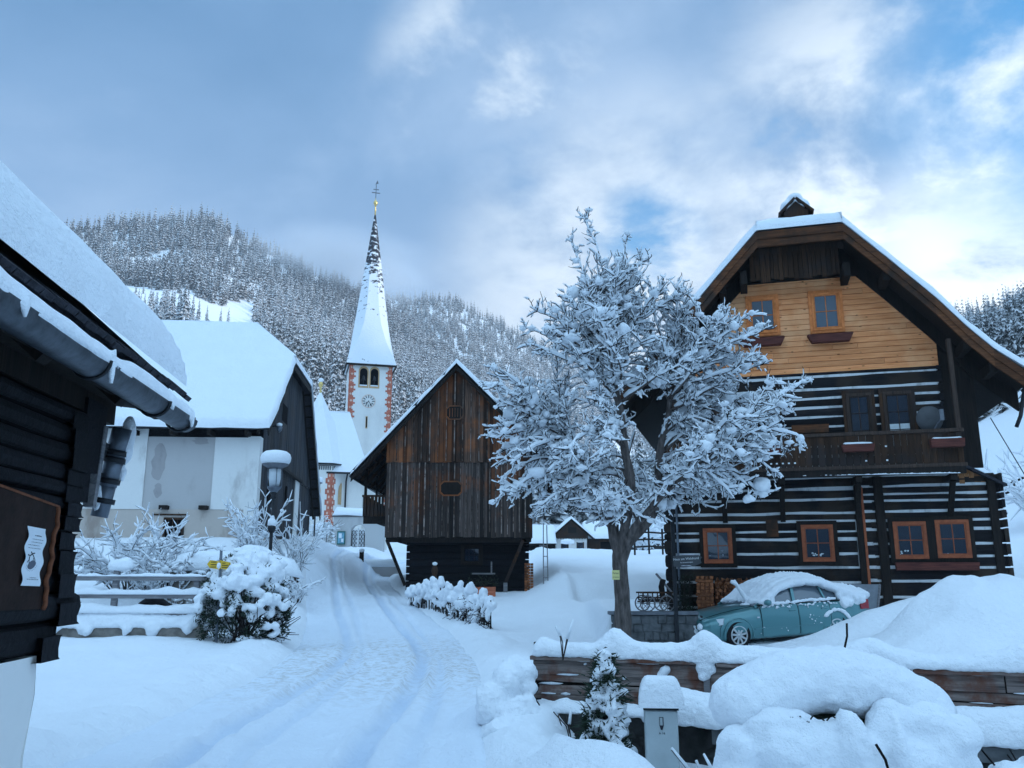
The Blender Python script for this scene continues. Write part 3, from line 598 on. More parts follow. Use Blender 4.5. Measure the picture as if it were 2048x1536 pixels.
# spruces one can tell apart: the clump below the hillside clearing, singles on it, and a few on the right slope
def spruce(hgt, kind, seed):
    r = np.random.default_rng(seed); root = thing('spruce_tree', 'x', 'tree')
    m = MB(); m.tube([(0, 0, -.5), (0, 0, hgt * .5), (0, 0, hgt * .97)], [hgt * .014, hgt * .009, hgt * .002], 6); m.build('trunk', M['bark'], root)
    cv, cf = conifer(16, 14, seed, 0.155, 0.16); m = MB(); m.add(cv[:-4] * (hgt, hgt, hgt), [q for q in cf[:-3]]); o = m.build('crown', M['spruce'], root)
    a = o.data.attributes.new('tone', 'FLOAT', 'POINT'); a.data.foreach_set('value', np.full(len(o.data.vertices), [0.25, 0.5, 0.75][kind], np.float32)); return root
protos = [spruce(20, 0, 41), spruce(19, 1, 42), spruce(17, 2, 43)]
cl = []
rr = np.random.default_rng(5)
for i in range(22):
    px = 262 + i * 5.6 + rr.uniform(-4, 4); cl.append((px, rr.uniform(634, 668), rr.integers(0, 3), 'clump'))
for px, py in ((395, 652), (412, 655), (440, 656), (455, 662)): cl.append((px, py, 0 if px == 412 else 1, 'single'))
used = set()
for i, (px, py, kd, w) in enumerate(cl):
    az, el = az_el(px, py); d = np.linspace(250, 800, 400); X, Y = d * math.sin(rad(az)), d * math.cos(rad(az)); e = np.degrees(np.arctan2(HA.z(X, Y) - EYE, d))
    j = int(np.argmax(e >= el)) or 150; p = (float(X[j]), float(Y[j]), float(HA.z(X[j], Y[j])) - .3)
    o = protos[kd] if kd not in used else dup(protos[kd]); used.add(kd)
    o.location = p; o.rotation_euler = (0, 0, rr.uniform(0, 6)); s = rr.uniform(.75, 1.12) * (0.75 if w == 'single' else 1.0); o.scale = (s, s, s)
    if w == 'clump': o['label'] = 'snowy spruce in the clump below the white hillside clearing'; o['group'] = 'spruces below the hillside clearing'
    else: o['label'] = 'small lone spruce on the right part of the hillside clearing'; o['group'] = 'lone spruces on the hillside clearing'
# ================================================================ builders shared by the wooden houses
def log_strip(mb, x0, x1, z0, z1, yf, depth=0.16, seed=0.0, mi=0, axis='x', wob=0.012, seg=0.35):
    """one hewn log: front face bulges a little, edges waver"""
    n = max(2, int((x1 - x0) / seg)); xs = np.linspace(x0, x1, n + 1); h = z1 - z0
    a = wob * fbm(xs * 0.9 + seed * 3.7, seed, 0, 3); b = wob * fbm(xs * 0.9 + seed * 5.1, seed + 9, 0, 3); c = 0.010 * fbm(xs * 1.3 + seed, seed + 4, 0, 3)
    rows = []
    for q, (zz, yy) in enumerate(((z0 + a, yf + depth), (z0 + a, yf + 0.035), (z0 + a + h * .12, yf + 0.006 + c), (z0 + h * .5, yf + c - .006), (z1 + b - h * .12, yf + 0.006 + c), (z1 + b, yf + 0.035), (z1 + b, yf + depth))):
        zz = np.broadcast_to(zz, xs.shape); yy = np.broadcast_to(yy, xs.shape)
        rows.append(np.stack([xs, yy, zz], 1) if axis == 'x' else np.stack([yy, xs, zz], 1))
    G = np.stack(rows, 1); k = len(rows); m = len(xs)
    f = [(i * k + j, i * k + j + 1, (i + 1) * k + j + 1, (i + 1) * k + j) for i in range(m - 1) for j in range(k - 1)]
    f += [tuple(range(k)), tuple((m - 1) * k + j for j in range(k - 1, -1, -1))]
    if axis == 'x': f = [q[::-1] for q in f]
    return mb.add(G.reshape(-1, 3), f, mi, False)
def window(root, x0, x1, z0, z1, y, frame, trim=None, tw=0.09, fw=0.075, bars=(1, 1), glass='glass', curtain=0.0, name='window'):
    f = MB()
    f.box(x0, x1, y - .05, y, z1 - fw, z1); f.box(x0, x1, y - .052, y, z0, z0 + fw); f.box(x0, x0 + fw, y - .05, y, z0 + fw, z1 - fw); f.box(x1 - fw, x1, y - .05, y, z0 + fw, z1 - fw)
    i0, i1, j0, j1 = x0 + fw, x1 - fw, z0 + fw, z1 - fw
    for q in ((i0, i0 + .035, j0, j1), (i1 - .035, i1, j0, j1)): f.box(q[0], q[1], y - .038, y, q[2], q[3])
    for q in ((i0 + .035, i1 - .035, j0, j0 + .035), (i0 + .035, i1 - .035, j1 - .035, j1)): f.box(q[0], q[1], y - .038, y, q[2], q[3])
    for k in range(bars[0]): c = i0 + (i1 - i0) * (k + 1) / (bars[0] + 1); f.box(c - .012, c + .012, y - .030, y, j0 + .035, j1 - .035)
    for k in range(bars[1]): c = j0 + (j1 - j0) * (k + 1) / (bars[1] + 1); f.box(i0 + .035, i1 - .035, y - .027, y, c - .012, c + .012)
    w = f.build(name, M[frame], root, bevel=.006)
    p = MB(); p.box(i0 + .03, i1 - .03, y - .012, y + .004, j0 + .03, j1 - .03); p.build('pane', M[glass], w)
    if curtain: c = MB(); c.box(i0 + .032, i1 - .032, y - .016, y - .0125, j0 + .03, j0 + .03 + (j1 - j0) * curtain); c.build('curtain', M['curtain'], w)
    if trim:
        t = MB()
        t.box(x0 - tw, x1 + tw, y - .03, y + .05, z1, z1 + tw); t.box(x0 - tw, x1 + tw, y - .032, y + .05, z0 - tw, z0); t.box(x0 - tw, x0, y - .03, y + .05, z0, z1); t.box(x1, x1 + tw, y - .03, y + .05, z0, z1)
        t.build('window_trim', M[trim], w)
    return w
def planks_v(mb, x0, x1, zb, zt, y, wd=0.2, th=0.03, seed=1, mi=0, axis='x', jag=0.03, gap=0.006, wvar=.25):
    """upright boards; zb / zt may be functions of x"""
    r = np.random.default_rng(seed); x = x0
    while x < x1 - 1e-3:
        w = min(wd * r.uniform(1 - wvar, 1 + wvar), x1 - x)
        if x1 - x - w < wd * .3: w = x1 - x
        a, b = x + gap / 2, x + w - gap / 2; f = lambda g, q: g(q) if callable(g) else g
        dy = r.uniform(0, .014); j0, j1 = r.uniform(-jag, jag), 0
        v = [(a, y - th - dy, f(zb, a) + j0), (b, y - th - dy, f(zb, b) + j0), (b, y, f(zb, b) + j0), (a, y, f(zb, a) + j0), (a, y - th - dy, f(zt, a)), (b, y - th - dy, f(zt, b)), (b, y, f(zt, b)), (a, y, f(zt, a))]
        F = [(0, 3, 2, 1), (4, 5, 6, 7), (0, 1, 5, 4), (1, 2, 6, 5), (2, 3, 7, 6), (3, 0, 4, 7)]
        if axis == 'y': v = [(q[1], q[0], q[2]) for q in v]; F = [q[::-1] for q in F]
        mb.add(v, F, mi); x += w
    return mb

# ================================================================ LOG HOUSE (right)
HX, HY, HR = 4.66, 25.4, rad(-15.4)
def hw_(x, y, z=0.0): c, s = math.cos(HR), math.sin(HR); return (HX + x * c - y * s, HY + x * s + y * c, z)
house = thing('log_house', 'dark log farmhouse with white mortar lines, honey larch gable and snowy half-hipped roof', 'house', (HX, HY, 0), HR)
S_LO = [.05, .36, .70, 1.0, 1.40, 1.80, 2.18, 2.59, 2.79, 3.08, 3.30, 3.70, 3.98, 4.3]
S_RT = [.05, .36, .70, 1.0, 1.46, 1.80, 2.10, 2.43, 2.83, 3.07, 3.33, 3.60, 3.79, 4.02, 4.3]
S_UP = [4.3, 4.62, 4.9, 5.2, 5.5, 5.78, 6.06, 6.33, 6.60, 6.88, 7.25, 7.40]
w = MB()
w.box(.06, 5.22, -.038, 9.4, -.3, 4.3); w.box(5.22, 8.66, -.038, 6.5, -.3, 4.3); w.box(.66, 7.64, -.038, 9.4, 4.3, 7.4)
w.prism([(.66, 7.4), (7.64, 7.4), (7.64, 7.9), (5.35, 10.45), (2.95, 10.45), (.66, 7.9)], 0.0, 9.4)
w.build('mortared_wall', M['mortar'], house)
lg = MB(); k = 0
for ss, xa, xb in ((S_LO, -.12, 5.16), (S_RT, 5.56, 8.82), (S_UP, .58, 7.66)):
    for a, b in zip(ss[:-1], ss[1:]): k += 1; r_ = random.uniform; log_strip(lg, xa + r_(-.04, .05), xb + r_(-.05, .05), a + r_(.013, .032), b - r_(.013, .032), -.062, .1, k * 1.37, wob=.019)
for a, b in zip(S_RT[:-1], S_RT[1:]): k += 1; log_strip(lg, 5.31, 5.68, a + .03, b - .03, -.062, .1, k * 1.3)
for a, b in zip(S_RT[:-1], S_RT[1:]):          # crossing logs: round ends at the right corner, side wall
    k += 1; log_strip(lg, -.16, 6.5, a + .03, b - .02, 8.80, .1, k * 1.1, axis='y'); 
for a, b in zip(S_LO[:-1], S_LO[1:]): k += 1; log_strip(lg, -.16, 9.4, a + .03, b - .02, -.16, .2, k * 1.1, axis='y')
for a, b in zip(S_UP[:-1], S_UP[1:]): k += 1; log_strip(lg, -.1, 9.4, a + .03, b - .02, .52, .2, k * 1.1, axis='y'); log_strip(lg, -.1, 9.4, a + .03, b - .02, 7.70, -.1, k * 1.9, axis='y')
lg.build('log_courses', M['black_log'], house)
pc = MB(); pc.box(5.14, 5.30, -.16, 0, .1, 4.28); pc.box(5.66, 5.90, -.15, 0, .1, 4.28); pc.box(8.52, 8.72, -.12, 0, .1, 4.3); pc.box(-.10, .14, -.10, 0, .1, 4.3)
pc.build_each('corner_post', M['dark_wood'], house, bevel=.01)
bd = MB(); bd.box(5.305, 5.375, -.13, -.02, .2, 4.0); bd.build('cover_board', M['red_frame'], house, bevel=.006)
# larch gable boarding
lb = MB(); z = 7.37; rg = np.random.default_rng(4)
lim = lambda z: (max(.62, .42 + (z - 7.95) / 1.1), min(7.68, 7.88 - (z - 7.95) / 1.1))
while z < 10.25:
    h = .165; a, b = lim(z + .02); cuts = sorted([a, b] + [rg.uniform(a, b) for _ in range(rg.integers(1, 3))])
    for p, q in zip(cuts[:-1], cuts[1:]):
        if q - p > .05: dy = rg.uniform(0, .004); lb.obox(((p + q) / 2, -.035 - dy, z + h / 2 - .004), ((q - p) / 2 - .002, 0, 0), (0, .03, 0), (0, 0, h / 2 - .006))
    z += h
lb.build('gable_boarding', M['larch'], house, bevel=.006)
for x0, x1, z0, z1 in ((2.62, 3.42, 8.66, 9.78), (4.42, 5.22, 8.62, 9.78)): window(house, x0, x1, z0, z1, -.075, 'larch_frame', 'larch_frame', .08, .07, glass='white_glass')
for x0, x1, z0, z1 in ((.95, 1.76, 1.92, 2.92), (3.66, 4.51, 1.96, 2.98), (6.06, 6.90, 2.02, 3.03), (7.12, 7.96, 2.04, 3.06)):
    window(house, x0, x1, z0, z1, -.10, 'red_frame', 'dark_wood', .11, .085)
for x0, x1, c in ((5.14, 5.82, .22), (6.12, 6.88, .42)): window(house, x0, x1, 5.0, 6.68, -.10, 'rail_wood', 'brown_wood', .09, .085, bars=(1, 2), curtain=c)
window(house, 1.5, 2.3, 5.6, 6.7, -.10, 'rail_wood', 'brown_wood', .09, .085)
for cx, n_, nm in ((4.08, 9, 'flowers'), (6.36, 5, 'flowers'), (7.5, 3, 'ornament'), (1.30, 3, 'ornament')):
    q_ = MB(); rg2 = np.random.default_rng(int(cx * 10))
    for i in range(n_): q_.blob((cx + rg2.uniform(-.22, .22), -.118, 2.12 + abs(rg2.normal(0, .05))), (rg2.uniform(.02, .045), .008, rg2.uniform(.015, .04)), 1, .3, i * .7)
    q_.build_each('window_' + ('flower' if nm == 'flowers' else nm), M['curtain'] if nm == 'flowers' else M['grey_panel'], house)
pn = MB(); pn.box(2.72, 3.05, -.085, -.06, 2.66, 3.14); pn.build('door_patch', M['brown_wood_x'], house)
# roof: profile across the gable (x, z of the covering), flaring out at the eaves
RPF = [(4.15, 12.78), (5.34, 11.48), (6.40, 10.33), (7.53, 9.05), (8.22, 8.16), (8.80, 7.50), (9.55, 6.82)]
LPF = [(8.30 - x, z) for x, z in RPF]; YF, YB, YR = -1.2, 9.9, 2.1
rf = MB(); sf = MB(); TH = .10
for P in (RPF, LPF):
    sgn = 1 if P is RPF else -1
    for i, ((xa, za), (xb, zb)) in enumerate(zip(P[:-1], P[1:])):
        ya = YR if i == 0 else YF
        q = [(xa, ya, za), (xb, YF, zb), (xb, YB, zb), (xa, YB, za)]
        rf.slab(q if sgn > 0 else [q[1], q[0], q[3], q[2]], TH)
        q2 = [(a, b + (.09 if b < 0 else 0), c - .30) for a, b, c in q]; sf.slab(q2 if sgn > 0 else [q2[1], q2[0], q2[3], q2[2]], .03)
hl, hr_ = LPF[1], RPF[1]
rf.slab([(hl[0], YF, hl[1]), (hr_[0], YF, hr_[1]), (4.15, YR, 12.78)], TH)
sf.slab([(hl[0], YF + .09, hl[1] - .3), (hr_[0], YF + .09, hr_[1] - .3), (4.15, YR + .05, 12.45)], .03)
roof = rf.build('roof', M['shingle'], house); sf.build('soffit', M['dark_wood'], roof)
vb = MB(); v2 = MB()
for P in (RPF[1:], LPF[1:]):
    for (xa, za), (xb, zb) in zip(P[:-1], P[1:]):
        for m_, d0, d1, y0, y1 in ((vb, .045, .27, YF - .05, YF - .012), (v2, .25, .50, YF - .012, YF + .06)):
            pl = [(xa, za - d0), (xb, zb - d0), (xb, zb - d1), (xa, za - d1)]; m_.prism(pl if xb > xa else pl[::-1], y0, y1)
vb.box(hl[0], hr_[0], YF - .05, YF - .012, hl[1] - .27, hl[1] - .045); v2.box(hl[0], hr_[0], YF - .012, YF + .06, hl[1] - .50, hl[1] - .25)
vb.build('verge_board', M['brown_wood_x'], roof); v2.build('inner_verge_board', M['brown_wood_x'], roof)
# rafters / purlins carrying the overhang and the inner trim above the siding
it = MB()
for P in (RPF, LPF):
    for x0, z0 in (P[2], P[4], P[5]): it.box(x0 - .10, x0 + .10, -1.05, .4, z0 - .62, z0 - .34)
    for (xa, za), (xb, zb) in zip(P[1:-1], P[2:]):
        pl = [(xa, za - .34), (xb, zb - .34), (xb, zb - .86), (xa, za - .86)]; it.prism(pl if xb > xa else pl[::-1], -.13, .02)
it.box(2.5, 5.8, -.16, .03, 10.22, 10.40); it.box(2.42, 2.62, -1.0, .0, 9.95, 10.35); it.box(5.28, 5.48, -1.0, .0, 9.95, 10.35)
it.build('purlins', M['dark_wood'], roof, bevel=.01)
hp = MB(); planks_v(hp, 2.72, 5.24, 10.12, 11.12, -.62, .13, .025, 9, jag=.05, gap=.012); hp.box(2.6, 5.4, -.60, -.5, 10.95, 11.2); hp.build('hip_boards', M['brown_wood'], house)
# snow on the roof
sn = MB(); ST = .30
for P in (RPF, LPF):
    n = len(P) - 1
    for i, ((xa, za), (xb, zb)) in enumerate(zip(P[:-1], P[1:])):
        ya, yb = (YR if i == 0 else YF - .08), YF - .08
        A, B, C, D = (xb, yb, zb), (xb, YB, zb), (xa, YB, za), (xa, ya, za)
        if i == n - 1: A, B = (xb + (.05 if xb > xa else -.05), yb, zb), (xb + (.05 if xb > xa else -.05), YB, zb)
        fl = (1 if i == n - 1 else 0, 1, 0, 0 if i == 0 else 1)
        if P is LPF: A, B, C, D = B, A, D, C; fl = (fl[0], fl[3], 0, fl[1])
        snow_patch(sn, A, B, C, D, ST, fl, r=.22, nu=26, nv=5, seed=3.0, amp=.05, wav=.035)
snow_patch(sn, (hl[0], YF - .08, hl[1]), (hr_[0], YF - .08, hr_[1]), (4.2, YR, 12.78), (4.1, YR, 12.78), .30, (1, 0, 0, 0), r=.22, nu=14, nv=8, seed=5.0, amp=.06, wav=.03)
snow_ridge(sn, [(4.15, YR - .1, 12.80), (4.15, YB, 12.80)], .9, .26, 2.0, .12); sn.build('roof_snow', M['snow'], roof)
# little ventilation gablet on the hip
gb = MB(); gy = -.45; gb.prism([(3.82, 12.0), (4.52, 12.0), (4.52, 12.30), (4.17, 12.62), (3.82, 12.30)], gy, gy + .7)
gb.slab([(3.70, gy - .1, 12.22), (4.17, gy - .1, 12.68), (4.17, gy + .8, 12.68), (3.70, gy + .8, 12.22)][::-1], .06); gb.slab([(4.17, gy - .1, 12.68), (4.64, gy - .1, 12.22), (4.64, gy + .8, 12.22), (4.17, gy + .8, 12.68)][::-1], .06)
gbo = gb.build('gablet', M['brown_wood'], house)
gs_ = MB(); gs_.blob((4.17, gy + .36, 12.76), (.26, .46, .22), 3, .06, 4.2); gs_.blob((3.92, gy + .36, 12.56), (.20, .46, .20), 2, .06, 1.2); gs_.blob((4.42, gy + .36, 12.56), (.20, .46, .20), 2, .06, 2.2)
gs_.build('gablet_snow', M['snow'], gbo, remesh=.05, smooth=4)
# balcony
bal = MB(); bal.box(-.1, 7.86, -1.0, .0, 4.40, 4.47); bal.box(-.1, 7.86, -1.04, -.90, 4.22, 4.44)
for x in (1.6, 3.2, 5.2, 7.55): bal.box(x - .09, x + .09, -1.0, .0, 4.06, 4.22); bal.beam((x, -.80, 4.06), (x, -.02, 3.10), .12, .14, up=(1, 0, 0))
bo = bal.build('balcony', M['dark_wood'], house, bevel=.01)
br = MB(); planks_v(br, -.08, 7.84, 4.46, 5.32, -1.0, .17, .025, 21, jag=0, gap=.007, wvar=.08); br.box(-.08, 7.84, -.985, -.95, 4.55, 4.62); br.build('balustrade', M['brown_wood'], bo)
hr = MB(); hr.box(-.14, 7.90, -1.07, -.93, 5.32, 5.42); hr.box(-.14, 7.90, -1.06, -.98, 4.40, 4.50); hr.build('handrail', M['rail_wood'], bo, bevel=.01)
bs_ = MB(); snow_ridge(bs_, [(-.1, -1.0, 5.425), (3.7, -1.0, 5.425)], .11, .05, 3., .5); snow_ridge(bs_, [(.4, -1.0, 4.30), (7.7, -1.05, 4.22)], .03, .02, 7., .6); bs_.build('balcony_snow', M['snow'], bo)
cut = MB()
for x in (2.95, 3.10, 3.26, 3.42, 3.58, 5.42, 5.95): cut.box(x - .025, x + .025, -1.05, -1.041, 4.60, 4.64); cut.box(x - .025, x + .025, -1.05, -1.041, 4.98, 5.02)
cut.build_each('cutout_snow', M['snow'], bo)
bp = MB(); bp.box(7.74, 7.86, -1.0, -.88, 5.42, 7.9); bp.box(.3, .42, -1.0, -.88, 5.42, 7.9); bp.build_each('balcony_post', M['rail_wood'], house, bevel=.008)
wing = MB(); wing.prism([(7.62, 4.46), (8.52, 4.46), (8.52, 7.05), (7.62, 7.95)], -.0, .06); wing.build('eave_infill', M['dark_wood'], house)
# lean-to at the right corner, with its own little roof, and a second small roof farther back
ax = MB(); planks_v(ax, 7.70, 8.80, 4.08, lambda x: 4.66 - (x - 7.7) * .56, -.02, .14, .03, 31, jag=.05); axo = ax.build('lean_to_boards', M['cladding'], house)
ar = MB(); ar.slab([(7.60, -.28, 4.78), (8.98, -.28, 3.98), (8.98, 6.5, 3.98), (7.60, 6.5, 4.78)], .07); ar.slab([(8.80, 3.0, 3.72), (9.75, 3.0, 3.42), (9.75, 5.0, 3.42), (8.80, 5.0, 3.72)], .06); ar.build('lean_to_roof', M['shingle'], house)
as_ = MB(); snow_patch(as_, (8.98, .9, 3.98), (8.98, 6.4, 3.98), (7.75, 6.4, 4.69), (7.75, .9, 4.69), .16, nu=14, nv=6); snow_patch(as_, (9.75, 3.0, 3.42), (9.75, 5.0, 3.42), (8.85, 5.0, 3.70), (8.85, 3.0, 3.70), .12, nu=8, nv=6); as_.build('lean_to_snow', M['snow'], house)
# right-hand eaves gutter with a swan-neck spout, left downpipe
gt = MB(); gt.tube([(9.63, -1.28, 6.72), (9.63, 9.9, 6.66)], .085, 12)
for y in (-1.0, .2, 1.4, 2.6, 4, 5.5, 7, 8.5): gt.tube([(9.63 + .10 * math.cos(a), y, 6.71 + .10 * math.sin(a)) for a in np.linspace(-PI, PI, 13)], .012, 5)
gt.tube([(9.63, -.55, 6.70), (9.60, -.55, 6.45), (9.52, -.56, 6.15), (9.42, -.58, 5.75), (9.28, -.6, 5.45)], .05, 10); gt.build('gutter', M['dark_metal'], house)
gsn = MB(); snow_ridge(gsn, [(9.63, -1.2, 6.78), (9.63, 9.8, 6.72)], .15, .06, 9., .6); gsn.build('gutter_snow', M['snow'], house)
dp = MB(); dp.tube([(.22, -.13, .1), (.22, -.13, 4.2)], .035, 8); dp.build('downpipe', M['metal'], house)
# things fixed to the house
def flower_box(x0, x1, z0, z1, y, label, snow=0.0, mat='red_box', flare=.12):
    t = thing('flower_box', label, 'flower box', hw_((x0 + x1) / 2, y, z0), HR); L = (x1 - x0) / 2; h = z1 - z0
    b = MB(); b.prism([(-L + flare, 0), (L - flare, 0), (L, h), (-L, h)], -.11, .11); b.build('box', M[mat], t, bevel=.008)
    e = MB(); e.box(-L + .03, L - .03, -.09, .09, h - .004, h + .012); e.build('soil', M['void'], t)
    if snow: s_ = MB(); snow_ridge(s_, [(-L + .03, 0, h + .01), (L - .03, 0, h + .01)], .20, snow, x0, .2); s_.build('snow', M['snow'], t)
flower_box(4.22, 5.50, 8.22, 8.46, -.22, 'empty dark red flower box under the right gable window')
flower_box(2.30, 3.60, 8.24, 8.48, -.22, 'dark red flower box under the left gable window behind the tree')
flower_box(4.80, 5.66, 4.86, 5.06, -1.16, 'flower box hung on the balcony left of its right-hand one', .05, flare=.05)
flower_box(7.02, 7.86, 4.90, 5.12, -1.16, 'reddish flower box at the right end of the balcony railing', .04, flare=.02)
flower_box(2.45, 3.25, 4.88, 5.10, -1.16, 'dark flower box on the balcony just right of the tree branches', .05, flare=.05)
flower_box(3.60, 4.62, 5.56, 5.80, -.22, 'brown wooden flower box on the upper log wall behind the balcony', mat='brown_wood_x', flare=.03)
flower_box(6.02, 8.08, 1.72, 1.93, -.20, 'long brown flower box under the pair of ground-floor windows', mat='red_box', flare=.02)
dsh = thing('satellite_dish', 'grey satellite dish at the right end of the balcony', 'satellite dish', hw_(7.18, -.55, 5.40), HR)
d = MB(); R = .36; prof = [(R * q, .10 * q * q) for q in np.linspace(0.02, 1, 8)]; d.lathe(prof + [(R * .99, .11), (.02, .01)], n=28)
for i, v in enumerate(d.v): d.v[i] = np.stack([v[:, 0] * 0.95, -v[:, 2], v[:, 1] + .36], 1)
d.build('reflector', M['dish'], dsh); a_ = MB(); a_.beam((.05, 0, .0), (.26, -.36, .36), .03, .03); a_.box(.20, .30, -.42, -.32, .26, .56); a_.build('feed_arm', M['cap_stone'], dsh); q_ = MB(); q_.tube([(0, .03, -.5), (0, .03, .4)], .025, 8); q_.build('mast', M['metal'], dsh)
fw = thing('firewood_stack', 'orange-brown split firewood stacked against the log house behind the car', 'firewood stack', hw_(.72, -.06, .15), HR)
f1, f2 = MB(), MB(); r = np.random.default_rng(8)
z = 0.0
while z < 1.34:
    h = .095; 
    for i in range(4 if int(z / h) % 2 else 1):
        if int(z / h) % 2: x = .05 + i * .125; f1.obox((x, -.28, z + h / 2), (.045, .01, 0), (0, .25, 0), (0, 0, h / 2 - .006))
        else: 
            for yy in (-.48, -.30, -.12): f1.obox((.22, yy, z + h / 2), (.24, r.uniform(-.02, .02), r.uniform(-.01, .01)), (0, .055, 0), (0, 0, h / 2 - .006))
    z += h
f1.box(.03, .44, -.50, -.05, 0, 1.30); f1.build('crossed_logs', M['firewood'], fw, bevel=.008)
row = 0; z = .05
while z < 1.33:
    x = .55 + (.05 if row % 2 else 0)
    while x < 2.3:
        s_ = r.uniform(.045, .068); n = r.integers(3, 7); a0 = r.uniform(0, 6); ang = a0 + np.sort(r.uniform(0, 2 * PI, n)) if n > 4 else a0 + np.arange(n) * 2 * PI / n
        y1 = -.48 - r.uniform(0, .07); ring = np.stack([x + s_ * np.cos(ang), np.full(n, y1), z + s_ * np.sin(ang) * .9], 1); bk = ring.copy(); bk[:, 1] = -.05
        f2.add(np.concatenate([ring, bk]), [tuple(range(n)), tuple(range(2 * n - 1, n - 1, -1))] + [(i, n + i, n + (i + 1) % n, (i + 1) % n) for i in range(n)]); x += s_ * 1.95
    z += .098; row += 1
f2.box(.5, 2.3, -.40, -.06, 0, 1.30); f2.build('split_logs', M['firewood'], fw)
# boards leaning behind the car's boot
pnl = thing('leaning_panel', 'grey board panel leaning behind the tail of the car', 'panel', hw_(4.95, -1.9, .25), HR + rad(-38))
b = MB(); b.slab([(-.42, -.25, 0), (.42, -.25, 0), (.42, .12, 1.12), (-.42, .12, 1.12)], .03); b.build('board', M['grey_panel'], pnl, bevel=.004)
b = MB(); b.beam((-.42, -.27, 0), (-.42, .10, 1.12), .05, .04, up=(1, 0, 0)); b.beam((.42, -.27, 0), (.42, .10, 1.12), .05, .04, up=(1, 0, 0)); b.build('edge_batten', M['grey_wood'], pnl)
# creeper and pots at the left foot of the wall
iv = thing('climbing_plant', 'dark climbing plant on the left foot of the log house wall', 'plant', hw_(.30, -.22, .05), HR)
st, lf = MB(), MB(); r = np.random.default_rng(3)
for i in range(16):
    x = r.uniform(-.25, .42); p = [(x * .5, 0, 0)]
    for q in range(7): p.append((p[-1][0] + r.normal(0.01, .05), r.normal(-.03, .03), p[-1][2] + r.uniform(.12, .26)))
    st.tube(p, .007, 4)
    for a in p[1:]:
        for _ in range(12): c = V3(a) + r.normal(0, .07, 3) * (1, .6, 1); u_, v_ = r.normal(0, 1, 3), r.normal(0, 1, 3); lf.add([c, c + unit(u_) * .05, c + unit(v_) * .05], [(0, 1, 2)])
st.build('stems', M['shrub_twig'], iv); lf.build('leaves', M['ivy'], iv)
for i, (x, y, rr_, h, mt, lb_) in enumerate(((.18, -.75, .17, .26, 'terracotta', 'terracotta pot left of the car front at the house corner'), (.55, -.55, .14, .36, 'dark_stone', 'dark round pot behind the car bonnet near the firewood'), (.42, -1.25, .16, .18, 'stone', 'low grey stone pot in front of the car bumper'))):
    t = thing('plant_pot', lb_, 'pot', hw_(x, y, Hs(*hw_(x, y)[:2]) - .02), HR)
    b = MB(); b.lathe([(rr_ * .7, 0), (rr_, h), (rr_ * 1.08, h), (rr_ * 1.08, h + .04), (rr_ * .9, h + .04), (rr_ * .85, h - .02)], n=16); b.build('pot', M[mt], t)
    b = MB(); r2 = np.random.default_rng(i)
    for _ in range(26): p = [(0, 0, h)]; d_ = unit(r2.normal(0, 1, 3) + (0, 0, 1.2)); b.tube([(0, 0, h - .02), tuple(V3((0, 0, h)) + d_ * .12), tuple(V3((0, 0, h)) + d_ * .24 + V3((0, 0, -.04)))], .008, 3)
    b.build('dead_stalks', M['ivy'], t)
# ================================================================ TIMBER BARN (centre)
BX, BY = -4.98, 34.0
barn = thing('timber_barn', 'weathered brown plank barn on log base between church and bare tree', 'barn', (BX, BY, 0))
bL, bR, BD = -.04, 5.76, 9.5
apx, apz = 2.72, 10.02
zl = lambda x: 10.02 - abs(x - apx) * (1.105 if x < apx else 1.02)
m = MB(); planks_v(m, bL, bR, 3.05, 6.12, 0.0, .155, .035, 51, jag=.03, gap=.012); planks_v(m, 0, 7.5, 3.05, 6.1, 5.76, .2, -.035, 52, axis='y', jag=.02); m.build('lower_boarding', M['barn_plank_low'], barn)
m = MB(); r = np.random.default_rng(58)
for x in np.arange(.10, 5.7, .235): w_ = r.uniform(.012, .026); m.box(x - w_, x + w_, -.075, -.03, 3.03 + r.uniform(0, .25), 6.0)
for x in np.arange(.35, 5.5, .33): w_ = r.uniform(.010, .020); m.box(x - w_, x + w_, -.125, -.08, 6.06, zl(x) - .3) if zl(x) > 6.6 else None
m.build('cover_strips', M['strip_wood'], barn)
m = MB(); planks_v(m, bL - .02, bR + .02, 6.0, lambda x: min(zl(x) - .05, 9.95), -.05, .155, .035, 53, jag=.012, gap=.012); m.build('gable_boarding', M['barn_plank'], barn)
m = MB(); m.box(.0, 5.72, .02, BD, 2.98, 6.1); m.prism([(0, 6.1), (5.7, 6.1), (5.7, 6.8), (apx, 9.8), (0, 6.9)], .0, BD); m.build('frame_wall', M['dark_wood'], barn)
m = MB(); m.box(.86, 5.5, .86, BD, .2, 2.98)
for i in range(9): log_strip(m, .74, 5.66, .55 + i * .28, .80 + i * .28, .80, .1, i + 70.)
for i in range(9): log_strip(m, .70, BD, .55 + i * .28, .80 + i * .28, 5.50, -.1, i + 80., axis='y')
m.build('log_base', M['cabin_log'], barn)
m = MB()
for i in range(8): log_strip(m, .9, BD, 3.1 + i * .34, 3.37 + i * .34, -.06, .1, i + 90., axis='y')
m.build('side_logs', M['black_log'], barn)
m = MB(); m.box(.0, .1, 1.0, BD, 3.05, 6.0); m.build('side_mortar', M['mortar'], barn)
m = MB(); m.box(.75, 5.7, .62, .95, .2, .72); m.build('stone_base', M['stone_light'], barn, bevel=.03)
m = MB(); m.beam((4.70, .70, 1.25), (5.42, .05, 2.95), .13, .13, up=(0, 1, 0)); m.build('brace', M['brown_wood'], barn)
m = MB(); m.box(4.64, 4.80, .48, .64, .5, 1.3); m.build('brace_post', M['grey_wood'], barn, bevel=.01)
